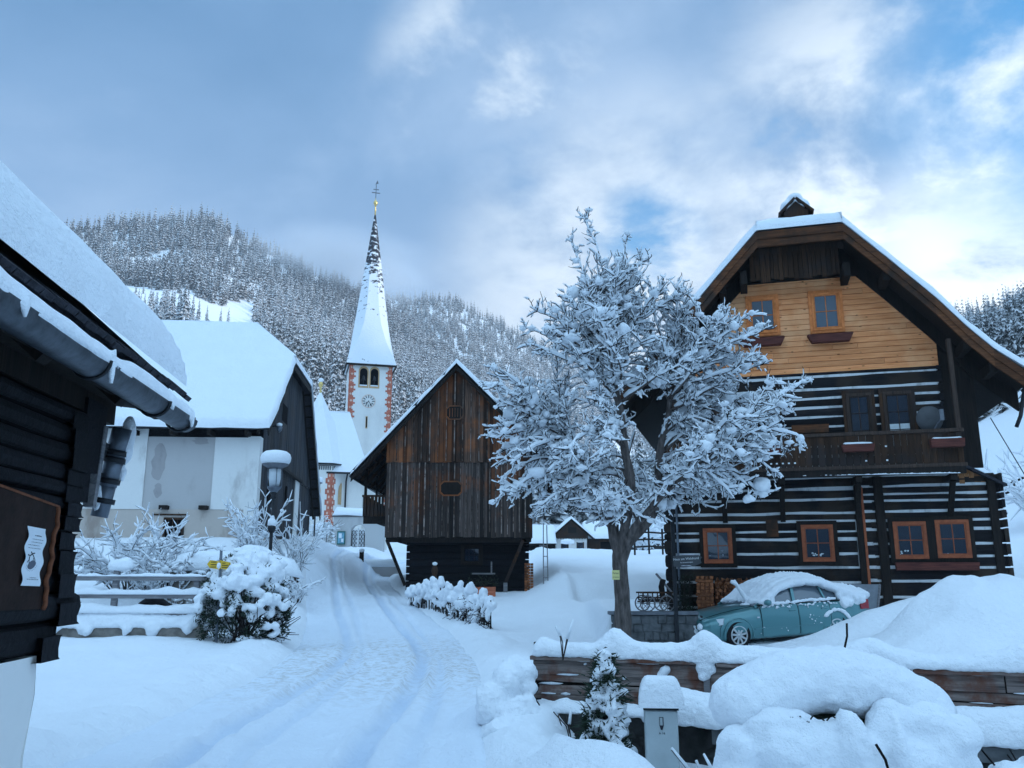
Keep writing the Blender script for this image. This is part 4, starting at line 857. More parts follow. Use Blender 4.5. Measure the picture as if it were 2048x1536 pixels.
m = MB(); m.beam((.05, .0, 2.95), (.72, .75, 1.2), .12, .12, up=(0, 1, 0)); m.build('left_brace', M['dark_wood'], barn)
m = MB(); m.box(.0, 5.74, .05, .22, 2.86, 3.03); m.box(5.40, 5.56, .05, 1.2, 2.86, 3.02); m.box(.5, .66, .05, 1.2, 2.84, 3.02); m.build('sill_beam', M['dark_wood'], barn)
# octagonal loading hatches
def hatch(cx, cz, w_, h_, y, nm, open_=False):
    c = .14; pl = [(cx - w_ + c, cz - h_), (cx + w_ - c, cz - h_), (cx + w_, cz - h_ + c), (cx + w_, cz + h_ - c), (cx + w_ - c, cz + h_), (cx - w_ + c, cz + h_), (cx - w_, cz + h_ - c), (cx - w_, cz - h_ + c)]
    a = MB(); inn = [(cx + (x - cx) * .88, cz + (z - cz) * .82) for x, z in pl]; a.prism(inn, y - .01, y - .03); o = a.build('hatch', M['dark_wood'], barn)
    b = MB(); v = [(x, y - .04, z) for x, z in pl] + [(x, y - .04, z) for x, z in inn] + [(x, y - .005, z) for x, z in pl] + [(x, y - .005, z) for x, z in inn]
    F = [(i, (i + 1) % 8, 8 + (i + 1) % 8, 8 + i) for i in range(8)] + [(i, 16 + i, 16 + (i + 1) % 8, (i + 1) % 8) for i in range(8)] + [(8 + i, 8 + (i + 1) % 8, 24 + (i + 1) % 8, 24 + i) for i in range(8)]
    b.add(v, F); b.build('hatch_frame', M['barn_plank'], o)
hatch(2.55, 4.96, .45, .30, -.06, 'a'); hatch(2.66, 8.02, .36, .30, -.11, 'b')
m = MB(); [m.box(2.44 + i * .11, 2.47 + i * .11, -.155, -.135, 7.84, 8.2) for i in range(5)]; m.build_each('hatch_slat', M['barn_plank'], barn)
wb = window(barn, 3.0, 3.72, 2.06, 2.70, .78, 'dark_wood', 'dark_wood', .08, .05, bars=(2, 1))
# roof
RF = [(-1.40, 5.46), (apx, 10.02), (7.0, 5.65)]
m = MB(); m.slab([(RF[0][0], -.42, RF[0][1]), (RF[1][0], -.42, RF[1][1]), (RF[1][0], BD + .3, RF[1][1]), (RF[0][0], BD + .3, RF[0][1])][::-1], .09)
m.slab([(RF[1][0], -.42, RF[1][1]), (RF[2][0], -.42, RF[2][1]), (RF[2][0], BD + .3, RF[2][1]), (RF[1][0], BD + .3, RF[1][1])][::-1], .09); broof = m.build('roof', M['shingle'], barn)
m = MB(); 
for (xa, za), (xb, zb) in zip(RF[:-1], RF[1:]): m.prism([(xa, za - .10), (xb, zb - .10), (xb, zb - .27), (xa, za - .27)], -.40, -.34)
m.build('verge_board', M['dark_wood'], broof)
m = MB()
for i in range(8):
    y = .1 + i * 1.3; m.beam((-1.3, y, 5.42), (.1, y, 6.98), .10, .13); m.beam((6.9, y, 5.60), (5.7, y, 6.83), .10, .13)
for k in range(5): m.box(-1.25 + k * .28, -1.20 + k * .28, -.3, BD, 5.55 + k * .31, 5.58 + k * .31)
m.build_each('rafter', M['brown_wood'], broof)
m = MB(); (xa, za), (xb, zb), (xc, zc) = RF
snow_patch(m, (xa - .03, -.46, za), (xa - .03, BD + .3, za), (xb, BD + .3, zb), (xb, -.46, zb), .20, (1, 1, 0, 1)[::1], r=.15, nu=12, nv=22, seed=8., amp=.05, wav=.05) if False else None
snow_patch(m, (xa - .03, BD + .3, za), (xa - .03, -.46, za), (xb, -.46, zb), (xb, BD + .3, zb), .20, (1, 1, 0, 1), r=.14, nu=12, nv=26, seed=8., amp=.06, wav=.05)
snow_patch(m, (xc + .03, -.46, zc), (xc + .03, BD + .3, zc), (xb, BD + .3, zb), (xb, -.46, zb), .24, (1, 1, 0, 1), r=.15, nu=12, nv=26, seed=9., amp=.06, wav=.05)
m.build('roof_snow', M['snow'], broof)
m = MB(); m.tube([(-1.42, -.3, 5.42), (-1.42, BD, 5.38)], .06, 8); m.build('gutter', M['dark_metal'], barn)
# side gallery on the left
g = MB(); g.box(-1.05, .0, .8, 6.5, 3.82, 3.92); g.box(-1.05, -.95, .8, .92, 3.9, 6.0); g.box(-1.0, -.92, 3.4, 3.5, 3.9, 6.0); g.box(-1.05, .0, .82, .92, 3.62, 3.84); go = g.build('gallery', M['dark_wood'], barn)
g = MB(); planks_v(g, -1.05, -.02, 3.92, 4.72, .8, .13, .025, 61, gap=.03, jag=0); planks_v(g, .8, 6.5, 3.92, 4.72, -1.05, .13, .025, 62, axis='y', gap=.03, jag=0); g.box(-1.12, 0, .74, .84, 4.70, 4.78); g.box(-1.12, -1.02, .84, 6.5, 4.70, 4.78); g.build('gallery_railing', M['brown_wood'], go)
# things leaning or standing at the barn
t = thing('planter', 'red-brown slatted wooden planter in front of the barn wall', 'planter', (-1.14, 32.9, .66)); m = MB()
for i in range(4): m.box(-.52, .52, -.22, -.18, .02 + i * .12, .125 + i * .12)
for x in (-.52, .48): m.box(x, x + .04, -.18, .22, .02, .5)
m.box(-.5, .5, .18, .22, 0, .5); m.box(-.48, .48, -.18, .18, .42, .45); m.build('slatted_box', M['planter'], t, bevel=.006)
m = MB(); r = np.random.default_rng(2)
for _ in range(160): c = V3((r.uniform(-.6, .6), r.uniform(-.1, .2), .55 + abs(r.normal(0, .16)))); m.add([c, c + unit(r.normal(0, 1, 3)) * .09, c + unit(r.normal(0, 1, 3)) * .09], [(0, 1, 2)])
m.build('dried_plants', M['ivy'], t)
t = thing('carved_post', 'brown carved wooden post figure standing before the barn', 'carving', (-2.92, 32.9, .65)); m = MB()
m.lathe([(.10, 0), (.14, .1), (.11, .3), (.14, .55), (.12, .8), (.07, .92), (.11, 1.0), (.13, 1.12), (.09, 1.25), (.03, 1.32)], n=14); m.build('post', M['brown_wood'], t)
m = MB(); m.blob((0, 0, 1.36), (.10, .10, .07), 2, .1); m.build('snow', M['snow'], t)
t = thing('wall_shelf', 'pale wooden rail on the dark barn wall above the planter', 'shelf', (-1.15, 34.72, 1.62)); m = MB(); m.box(-.48, .48, -.08, .0, 0, .06); m.box(.30, .36, -.05, 0, .06, .5); m.build('rail', M['grey_wood'], t)
t = thing('wood_pile', 'light wood stacked on end beside the right barn corner', 'wood pile', (.62, 34.7, .62)); m = MB(); r = np.random.default_rng(12)
for i in range(3):
    for k in range(13): m.box(-.12 + i * .12, -.015 + i * .12, -.2, .2 + r.uniform(-.03, .03), .02 + k * .11, .115 + k * .11)
m.build('billets', M['firewood'], t)
t = thing('garden_ladder', 'thin pale ladder leaning by the right barn corner', 'ladder', (1.30, 33.4, 1.3)); m = MB(); m.beam((-.1, 0, -.2), (-.06, .3, 4.0), .035, .035); m.build('stile', M['grey_wood'], t); m = MB(); m.beam((.08, 0, -.2), (.06, .3, 2.2), .035, .035); m.build('stile', M['grey_wood'], t)
for z in (.2, .6, 1.0, 1.4): m = MB(); m.beam((-.09, .02 + z * .07, z), (.08, .02 + z * .07, z), .03, .03); m.build('rung', M['grey_wood'], t)
# snow-laden paling fence running down from the barn
t = thing('paling_fence', 'low paling fence buried in snow running down from the barn to the road', 'fence', (-2.0, 26.5, 0))
pts = np.array([(-3.62, 31.2), (-2.9, 29.4), (-2.3, 27.7), (-1.7, 26.0), (-1.1, 24.2), (-.62, 22.5), (-.46, 21.9)])
L = np.concatenate([[0], np.cumsum(np.linalg.norm(np.diff(pts, axis=0), axis=1))]); r = np.random.default_rng(6)
pl, sn_, rl = MB(), MB(), MB(); s = 0
ex = []
while s < L[-1]:
    x, y = np.interp(s, L, pts[:, 0]), np.interp(s, L, pts[:, 1]); z = Hs(x, y); h = r.uniform(.55, .72) + (.2 if r.random() < .22 else 0)
    X, Y = x + 2.0 + r.normal(0, .02), y - 26.5; pl.beam((X, Y, z - .2), (X + r.normal(0, .02), Y, z + h), .07, .03, up=(1, 0, 0))
    if r.random() < .85: sn_.blob((X, Y, z + h + .01), (.09 + r.uniform(0, .06), .11 + r.uniform(0, .05), .10 + r.uniform(0, .10)), 2, .25, s)
    ex.append((X, Y, z + h)); s += .17
ex = np.array(ex)
for k in range(0, len(ex) - 5, 5): rl.beam(ex[k] - (0, 0, .14), ex[k + 5] - (0, 0, .14), .05, .09); rl.beam(ex[k] - (0, 0, .46), ex[k + 5] - (0, 0, .46), .05, .09)
for k in range(0, len(ex)):
    if r.random() < .9: sn_.blob(ex[k] - (r.uniform(-.03, .09), 0, .05 + r.uniform(0, .09)), (.12 + r.uniform(0, .07), .14, .11), 2, .3, k + .5)
    if r.random() < .45: sn_.blob(ex[k] - (r.uniform(-.02, .1), 0, .34 + r.uniform(0, .15)), (.09, .10, .08 + r.uniform(0, .1)), 2, .35, k + 50.5)
pl.build('pales', M['dark_wood'], t); rl.build('rails', M['dark_wood'], t); [sn_.blob(ex[k] - (r.uniform(-.04, .10), 0, r.uniform(.1, .5)), (.13, .14, .13), 2, .3, k + 90.5) for k in range(0, len(ex) - 4, 2)]; sn_.build('snow', M['snow'], t, remesh=.035, smooth=4, disp=((.16, .10), (.05, .03)))
tw = MB(); r = np.random.default_rng(16)
for k in range(len(ex) - 26, len(ex)):
    for _ in range(5): p = ex[k] - (0, 0, r.uniform(.15, .62)); tw.tube([p, p + r.normal(0, .07, 3) + (-.06, -.05, 0), p + r.normal(0, .1, 3) + (-.13, -.10, -.03)], .008, 3)
tw.build('dry_stems', M['twig'], t)

# ================================================================ WHITE FARM BUILDING (left)
FX, FY, FR = -10.2, 34.0, rad(4.9)
def fw_(x, y, z=0.0): c, s = math.cos(FR), math.sin(FR); return (FX + x * c - y * s, FY + x * s + y * c, z)
farm = thing('farm_building', 'large white-walled farm building with steep snowy half-hipped roof and dark plank gable', 'farmhouse', (FX, FY, 0), FR)
XL = -13.0
prof = [(-.75, 7.30), (4.2, 11.2), (6.85, 13.55), (9.5, 11.2), (15.5, 4.95)]
m = MB(); m.box(XL, -.02, .0, 14.4, 1.0, 7.0); m.build('wall', M['grey_plaster'], farm)
m = MB(); m.box(XL - .02, -4.35, -.06, -.002, 4.12, 7.3); m.box(-1.72, .0, -.06, -.002, 4.12, 7.0); m.box(-.42, .06, -.12, .45, 2.2, 7.05); m.build('white_field', M['plaster'], farm)
m = MB(); m.box(XL, .0, -.03, -.001, 1.0, 4.115); m.build('plinth', M['base_plaster'], farm)
m = MB()
for cx, w_, z0, z1 in ((-3.85, .28, 5.25, 6.75), (-3.80, .16, 4.55, 5.15), (-4.6, .15, 5.8, 6.9), (-2.3, .3, 6.7, 7.0)):
    r = np.random.default_rng(int(z0 * 10)); a = np.linspace(0, 2 * PI, 18, endpoint=False); m.poly([(cx + w_ * math.cos(q) * (1 + .25 * r.normal()), -.006, (z0 + z1) / 2 + (z1 - z0) / 2 * math.sin(q)) for q in a])
m.build_each('damp_stain', M['damp'], farm)
wn = MB(); wn.box(-3.40, -2.72, -.045, -.035, 2.95, 3.72); wno = wn.build('cellar_window', M['void'], farm)
m = MB(); m.box(-3.46, -3.38, -.07, -.03, 2.9, 3.78); m.box(-2.74, -2.66, -.07, -.03, 2.9, 3.78); m.box(-3.46, -2.66, -.068, -.03, 3.72, 3.80); m.box(-3.46, -2.66, -.09, -.03, 2.84, 2.92); [m.box(-3.3 + i * .18, -3.28 + i * .18, -.06, -.045, 2.95, 3.72) for i in range(4)]; m.build('window_frame', M['brown_wood'], wno)
for x in (-3.46, -1.95): m = MB(); m.box(x - .16, x + .16, -.32, .05, 4.10, 4.26); m.build('beam_end', M['dark_wood'], farm, bevel=.01)
m = MB(); m.box(-3.9, -2.6, -.10, -.02, 3.88, 3.94); m.build('old_beam', M['brown_wood'], farm, bevel=.01)
# plank gable with skirt, white strip, openings
gz = lambda y: np.interp(y, [-.75, 4.2, 9.5, 15.5], [7.3, 11.2, 11.2, 4.95]) - .10
m = MB(); planks_v(m, .50, 14.2, 6.30, lambda y: float(gz(y)), .02, .22, -.04, 71, axis='y', jag=.03, gap=.012); m.build('upper_gable', M['grey_plank'], farm)
m = MB(); planks_v(m, .50, 9.1, lambda y: 3.4 - .05 * y, 6.36, -.04, .22, -.035, 72, axis='y', jag=.06, gap=.012); planks_v(m, 10.3, 14.2, 2.6, 6.3, -.04, .22, -.035, 73, axis='y', jag=.04, gap=.012); m.build('lower_boarding', M['grey_plank'], farm)
m = MB(); m.box(-.02, .035, 9.1, 10.3, 2.2, 6.3); m.box(-.02, .12, 12.9, 13.7, 2.0, 3.1); m.build_each('white_strip', M['plaster'], farm)
m = MB(); m.box(-.02, .03, .4, 14.2, 1.0, 3.2); m.build('gable_plinth', M['base_plaster'], farm)
m = MB(); m.box(.0, .20, .4, 10.4, 6.28, 6.40); m.build('skirt_ledge', M['dark_wood'], farm)
for nm, y0, y1, z0, z1 in (('gable_opening', 4.3, 5.5, 8.5, 9.3), ('gable_opening', 2.1, 2.9, 4.6, 5.6), ('gable_opening', 6.3, 6.6, 4.9, 5.7)): m = MB(); m.box(.045, .075, y0, y1, z0, z1); m.build(nm, M['void'], farm)
m = MB(); planks_v(m, 14.2, 14.25, 2.0, 5, .0, .2, -.03, 3, axis='y'); m.box(-.02, .03, 14.2, 14.4, 1, 6); m.build('gable_corner', M['grey_plank'], farm)
# roof
XG, XR = .50, -1.90
P = {'ne': (XG, -.75, 7.30), 'nh': (XG, 4.2, 11.2), 'fh': (XG, 9.5, 11.2), 'fe': (XG, 15.5, 4.95), 'rg': (XR, 6.85, 13.55), 'le': (XL, -.75, 7.30), 'lr': (XL, 6.85, 13.55), 'lf': (XL, 15.5, 4.95)}
m = MB(); m.slab([P['le'], P['ne'], P['nh'], P['rg'], P['lr']], .10); m.slab([P['nh'], P['fh'], P['rg']], .10); m.slab([P['fe'], P['lf'], P['lr'], P['rg'], P['fh']], .10); frf = m.build('roof', M['shingle'], farm)
m = MB()
for a, b in (('ne', 'nh'), ('fh', 'fe')):
    a, b = V3(P[a]), V3(P[b]); m.beam(a - (.03, 0, .22), b - (.03, 0, .22), .05, .22, up=(0, 0, 1)); m.beam(a - (.42, 0, .20), b - (.42, 0, .20), .10, .14)
m.beam(V3(P['nh']) - (.03, 0, .22), V3(P['fh']) - (.03, 0, .22), .05, .22)
for k in range(12): y = 9.7 + k * .48; m.box(-.1, .47, y - .05, y + .05, float(gz(y)) - .14, float(gz(y)) - .02)
for k in range(7): y = -.5 + k * .68; m.box(-.1, .47, y - .05, y + .05, float(gz(y)) - .14, float(gz(y)) - .02)
for k in range(9): x = XL + 1 + k * 1.45; m.box(x - .07, x + .07, -.68, .1, 7.02, 7.20)
m.build_each('eaves_timber', M['dark_wood'], frf)
m = MB(); ov = .06
snow_patch(m, (XL, -.82, 7.27), (XG + ov, -.82, 7.27), (XG + ov, 4.2, 11.2), (XL, 4.2, 11.2), .34, (1, 1, 0, 0), r=.20, nu=30, nv=12, seed=11., amp=.04, wav=.04)
snow_patch(m, (XL, 4.2, 11.2), (XG + ov, 4.2, 11.2), P['rg'], P['lr'], .34, (0, 0, 0, 0), r=.2, nu=24, nv=8, seed=11., amp=.04, wav=.0)
snow_patch(m, (XG + ov, 4.2, 11.2), (XG + ov, 9.5, 11.2), P['rg'], (XR - .02, 6.8, 13.55), .34, (1, 0, 0, 0), r=.2, nu=14, nv=8, seed=11., amp=.04, wav=.04)
snow_patch(m, (XG + ov, 15.5, 4.95), (XL, 15.5, 4.95), (XL, 9.5, 11.2), (XG + ov, 9.5, 11.2), .34, (1, 0, 0, 1), r=.2, nu=14, nv=16, seed=12., amp=.04, wav=.04)
snow_patch(m, (XG + ov, 9.5, 11.2), (XL, 9.5, 11.2), P['lr'], P['rg'], .34, (0, 0, 0, 0), r=.2, nu=14, nv=6, seed=12., amp=.04, wav=.0)
m.build('roof_snow', M['snow'], frf)
t = thing('wall_lamp', 'small snow-capped lamp on an arm at the eave corner of the white farm building', 'lamp', fw_(.25, 1.0, 7.62), FR); m = MB(); m.beam((-.25, 0, 0), (.30, 0, .05), .04, .04); m.build('arm', M['dark_metal'], t)
m = MB(); m.lathe([(.03, -.22), (.11, -.12), (.13, .02), (.05, .06)], (.32, 0, 0), n=12); m.build('shade', M['metal'], t); m = MB(); m.blob((.31, 0, .10), (.13, .12, .09), 2, .1); m.build('snow', M['snow'], t)

# ================================================================ CHURCH
CX, CY, CR = -15.72, 80.0, rad(14.7)
church = thing('church', 'white village church with tall snowy shingled spire, red quoins and clock', 'church', (CX, CY, 0), CR)
TW = 4.12; z0t, zt = 2.0, 21.75
m = MB(); m.box(0, TW, 0, TW, z0t, zt); tow = m.build('tower', M['church_wall'], church)
def quoins(xf, sgn, y, z0, z1, parent, face='y', scale=1.0, fy=None):
    a, b = MB(), MB(); z = z1; k = 0; h = .66 * scale
    while z > z0:
        wd = (.62 if k % 2 else .44) * scale; zl_ = max(z - h, z0); c = (z + zl_) / 2; hh = (z - zl_) / 2
        def put(mb, x0, x1, za, zb, pr):
            x0, x1 = sorted((xf + sgn * x0, xf + sgn * x1))
            if face == 'y': mb.box(x0, x1, y - pr, y - .001, za, zb)
            else: mb.box(y - pr, y - .001, x0, x1, za, zb)
        # dog-bone block: wide head and foot, narrow waist, with a pale four-point star in the middle
        put(a, 0, wd, c + hh * .45, c + hh, .02); put(a, 0, wd, c - hh, c - hh * .45, .02); put(a, 0, wd * .72, c - hh * .45, c + hh * .45, .02)
        put(b, wd * .30, wd * .50, c - hh * .30, c + hh * .30, .028); put(b, wd * .18, wd * .62, c - hh * .10, c + hh * .10, .031)
        z = zl_; k += 1
    a.build('quoins', M['quoin'], parent); b.build('quoin_stars', M['quoin_light'], parent)
quoins(.0, 1, .0, 8, zt - .15, tow); quoins(TW, -1, .0, 8, zt - .15, tow); quoins(.0, 1, .0, 8, zt - .15, tow, 'x')
def arch_poly(cx, w_, z0, z1, n=9, pointed=0.0):
    r = w_ / 2; a = np.linspace(0, PI, n); zs = z1 - r * (1 + pointed)
    return [(cx - r, z0), (cx + r, z0)] + [(cx + r * math.cos(q), zs + r * (1 + pointed) * math.sin(q) ** (1 - .25 * pointed)) for q in a]
for cx in (1.36, 2.40):
    b = MB(); b.prism(arch_poly(cx, .98, 19.28, 21.42), -.04, -.002); o = b.build('belfry_window', M['ochre'], tow)
    b = MB(); b.prism(arch_poly(cx, .74, 19.46, 21.22), -.06, -.041); b.build('opening', M['void'], o)
    b = MB(); b.box(cx - .36, cx + .36, -.075, -.061, 19.46, 19.56); b.build('sill_snow', M['snow'], o)
    b = MB(); b.lathe([(.22, 20.0), (.17, 20.12), (.12, 20.4), (.03, 20.5)], (cx, -.02, 0), n=10); b.box(cx - .03, cx + .03, -.09, -.07, 19.6, 20.5); b.build('bell', M['dark_metal'], o)
cl_ = MB(); cc, cz, cr = 1.92, 17.97, .66; n = 36
for (r0, r1, y) in ((.60, .66, -.03),):
    a = np.linspace(0, 2 * PI, n, endpoint=False); v = [(cc + r0 * math.cos(q), y, cz + r0 * math.sin(q)) for q in a] + [(cc + r1 * math.cos(q), y, cz + r1 * math.sin(q)) for q in a]
    cl_.add(v, [(i, n + i, n + (i + 1) % n, (i + 1) % n) for i in range(n)])
cko = cl_.build('clock', M['quoin_light'], tow)
b = MB()
for k in range(12):
    q = k * PI / 6; d_ = V3((math.sin(q), 0, math.cos(q))); e_ = V3((d_[2], 0, -d_[0])); c_ = V3((cc, -.028, cz)) + d_ * .46; b.obox(c_, e_ * .035, (0, .008, 0), d_ * (.11 if k % 3 else .13))
b.build('hour_marks', M['dish'], cko)
b = MB()
for ang, L_, w_ in ((222, .34, .05), (144, .56, .04)):
    q = rad(ang); d_ = V3((math.sin(q), 0, math.cos(q))); e_ = V3((d_[2], 0, -d_[0])); o_ = V3((cc, -.045, cz)); b.obox(o_ + d_ * L_ * .45, e_ * .018, (0, .008, 0), d_ * L_ * .5)
    c_ = o_ + d_ * L_ * .68; b.add([c_ - e_ * w_ * 1.6, c_ + d_ * .14, c_ + e_ * w_ * 1.6, c_ - d_ * .12], [(0, 1, 2, 3)])
b.obox((cc, -.045, cz), (.05, 0, 0), (0, .01, 0), (0, 0, .05)); b.build('clock_hands', M['ink'], cko)
b = MB(); b.box(1.70, 1.90, -.02, -.002, 15.3, 16.5); b.build('slit_window', M['ochre'], tow); b = MB(); b.box(1.74, 1.86, -.03, -.021, 15.4, 16.42); b.build('slit_opening', M['void'], tow)
b = MB(); b.box(-.12, TW + .12, -.12, TW + .12, 21.55, 21.75)
for k in range(24): b.box(.1 + k * .165, .18 + k * .165, -.14, -.121, 21.42, 21.55)
b.build('cornice', M['ochre'], tow)
# spire: square foot broaching to an octagon
def spire_ring(z, half, k, n=8): # k: 0 square .. 1 octagon
    v = []
    for i in range(8):
        a = PI / 8 + i * PI / 4; o = (math.cos(a) * half / math.cos(PI / 8), math.sin(a) * half / math.cos(PI / 8)); s_ = (math.copysign(half, o[0]), math.copysign(half, o[1]))
        v.append((TW / 2 + o[0] * k + s_[0] * (1 - k), TW / 2 + o[1] * k + s_[1] * (1 - k), z))
    return v
lv = [(21.55, 2.42, 0.0), (21.75, 2.36, .0), (22.6, 2.16, .12), (24.0, 1.92, .45), (26, 1.66, .85), (28, 1.40, 1), (31, 1.02, 1), (34, .62, 1), (36.5, .30, 1), (38.2, .07, 1)]
b = MB(); zz = np.linspace(21.55, 38.2, 60); rows = [spire_ring(z, float(np.interp(z, [q[0] for q in lv], [q[1] for q in lv])), float(np.interp(z, [q[0] for q in lv], [q[2] for q in lv]))) for z in zz]
v = np.array(rows); nr_ = len(rows)
b.add(v.reshape(-1, 3), [(i * 8 + j, i * 8 + (j + 1) % 8, (i + 1) * 8 + (j + 1) % 8, (i + 1) * 8 + j) for i in range(nr_ - 1) for j in range(8)] + [tuple(range(7, -1, -1))])
mt, t_, bb, oo = newmat('spire_shingles'); bb.inputs['Roughness'].default_value = .8
cc_ = N(t_, 'ShaderNodeTexCoord'); mp_ = N(t_, 'ShaderNodeMapping'); mp_.inputs[3].default_value = (1.0, 1.0, 1.9); lk(t_, cc_.outputs['Object'], mp_.inputs[0])
sx = N(t_, 'ShaderNodeSeparateXYZ'); lk(t_, cc_.outputs['Object'], sx.inputs[0])
nn = tnoise(t_, mp_.outputs[0], 1.7, 6, .65); hi = mrange(t_, sx.outputs[2], 24.5, 35.5, 0.0, 0.30, False)
low = mrange(t_, sx.outputs[2], 22.5, 21.9, 0.0, .08)
hor = mth(t_, 'MULTIPLY', mth(t_, 'SINE', mth(t_, 'MULTIPLY', sx.outputs[2], 14.0)), .02)
fac = mrange(t_, mth(t_, 'ADD', mth(t_, 'ADD', nn, hi), mth(t_, 'ADD', hor, low)), .70, .735)
lk(t_, mixc(t_, fac, (.80, .83, .88), (.03, .03, .04)), bb.inputs['Base Color']); bump(t_, bb, tnoise(t_, mp_.outputs[0], 5, 4), .6, .06)
spo = b.build('spire', mt, church)
b = MB(); b.box(-.36, TW + .36, -.40, -.28, 21.42, 21.60); b.box(-.40, -.28, -.36, TW + .36, 21.425, 21.605); b.box(TW + .28, TW + .40, -.36, TW + .36, 21.425, 21.605); b.build('eaves_board', M['dark_wood'], spo)
b = MB(); c0 = (TW / 2, TW / 2, 0); b.lathe([(.08, 38.0), (.07, 38.9), (.05, 39.1), (.17, 39.3), (.22, 39.5), (.17, 39.7), (.04, 39.85), (.03, 40.2)], c0, n=14); fin = b.build('finial', M['gold'], spo)
b = MB(); b.box(TW / 2 - .035, TW / 2 + .035, TW / 2 - .035, TW / 2 + .035, 40.1, 41.55); b.box(TW / 2 - .42, TW / 2 + .42, TW / 2 - .036, TW / 2 + .036, 40.62, 40.70); b.box(TW / 2 - .28, TW / 2 + .28, TW / 2 - .037, TW / 2 + .037, 41.0, 41.07)
b.add([(TW / 2 - .1, TW / 2, 41.55), (TW / 2 + .24, TW / 2, 41.75), (TW / 2 + .12, TW / 2, 42.1), (TW / 2 + .02, TW / 2 + .03, 41.9)], [(0, 1, 2, 3)]); b.build('cross', M['metal'], fin)
# choir with polygonal apse left of and in front of the tower
def choir_ring(R, z, c=(-2.75, -3.6)): return [(c[0] + R * math.cos(rad(22.5 + 45 * k)), c[1] + R * math.sin(rad(22.5 + 45 * k)), z) for k in range(8)]
ac = (-2.75, -3.6); Ra = 3.15
b = MB(); v = choir_ring(Ra, 1.5) + choir_ring(Ra, 11.2); b.add(v, [(i, (i + 1) % 8, 8 + (i + 1) % 8, 8 + i) for i in range(8)] + [tuple(range(8, 16))])
b.box(-2.2, 1.2, -5.6, -.9, 1.5, 10.4); cho = b.build('choir', M['church_wall'], church)
b = MB(); v = choir_ring(Ra + .30, 11.0) + [(ac[0], ac[1], 18.0)]; b.add(v, [(i, (i + 1) % 8, 8) for i in range(8)] + [tuple(range(7, -1, -1))])
b.slab([(ac[0], -6.5, 10.3), (1.7, -6.5, 10.3), (-.05, -3.5, 16.2), (ac[0], -3.5, 16.2)], .12); b.slab([(1.7, -.05, 10.3), (ac[0], -.05, 10.3), (ac[0], -3.5, 16.2), (-.05, -3.5, 16.2)], .12); b.slab([(1.7, -6.5, 10.3), (1.7, -.05, 10.3), (-.05, -3.5, 16.2)], .12); b.build('choir_roof', M['snow'], church)
b = MB(); v = choir_ring(Ra + .36, 10.9) + choir_ring(Ra + .36, 11.02); b.add(v, [(i, (i + 1) % 8, 8 + (i + 1) % 8, 8 + i) for i in range(8)] + [tuple(range(7, -1, -1))]); b.box(-2, 1.7, -6.56, -6.44, 10.14, 10.30); b.build('choir_gutter', M['dark_metal'], church)
b = MB(); b.lathe([(.10, 17.7), (.08, 18.3), (.20, 18.5), (.22, 18.65), (.12, 18.85), (.02, 18.95)], (ac[0], ac[1], 0), n=12); b.build('choir_finial', M['gold'], church); b = MB(); b.blob((ac[0], ac[1], 18.98), (.24, .24, .22), 2, .1); b.build('finial_snow', M['snow'], church)
# faces of the apse that look at us: quoins at corners, pointed windows, painted frieze
fq, fs, ff, fo = MB(), MB(), MB(), MB()
rg_ = choir_ring(Ra, 0)
for k in (4, 5, 6, 7):
    a, b_ = V3(rg_[k]), V3(rg_[(k + 1) % 8]); e_ = unit(b_ - a); nrm = V3((e_[1], -e_[0], 0)); Lf = np.linalg.norm(b_ - a)
    def fbox(mb, s0, s1, z0, z1, pr): mb.obox(a + e_ * (s0 + s1) / 2 + nrm * pr / 2 + V3((0, 0, (z0 + z1) / 2)), e_ * (s1 - s0) / 2, nrm * pr / 2, (0, 0, (z1 - z0) / 2))
    for side in (0, 1):
        fq, fs = MB(), MB(); z = 10.2; i = 0
        while z > 6.0:
            wd = .50 if i % 2 else .34; s0, s1 = ((.0, wd), (Lf - wd, Lf))[side]; fbox(fq, s0, s1, z - .46, z, .02); c = (s0 + s1) / 2; fbox(fs, c - .07, c + .07, z - .33, z - .13, .03)
            z -= .46; i += 1
        qo = fq.build('quoins', M['quoin'], cho); fs.build('quoin_stars', M['quoin_light'], qo)
    for q in range(13): fbox(ff, .05 + q * .18, .15 + q * .18, 10.45, 10.78, .02)
    fbox(ff, 0, Lf, 10.80, 10.86, .025)
    if k in (5, 6):
        cxx = Lf / 2; LFK = k
        for mb, ww, z0, z1, pr in ((fo, .66, 7.55, 9.5, .035), ):
            r_ = ww / 2; pts2 = [(cxx - r_, z0), (cxx + r_, z0), (cxx + r_, z1 - .8), (cxx + r_ * .75, z1 - .38), (cxx, z1), (cxx - r_ * .75, z1 - .38), (cxx - r_, z1 - .8)]
            mb.add([a + e_ * s + nrm * pr + V3((0, 0, z)) for s, z in pts2], [tuple(range(7))])
ff.build('frieze', M['dish'], cho); fo.build_each('choir_window', M['ochre'], cho)
b = MB(); b.tube([(-.2, -6.4, 10.2), (-.25, -5.75, 9.6), (-.25, -5.7, 5)], .07, 8); b.build('downpipe', M['dark_metal'], church)
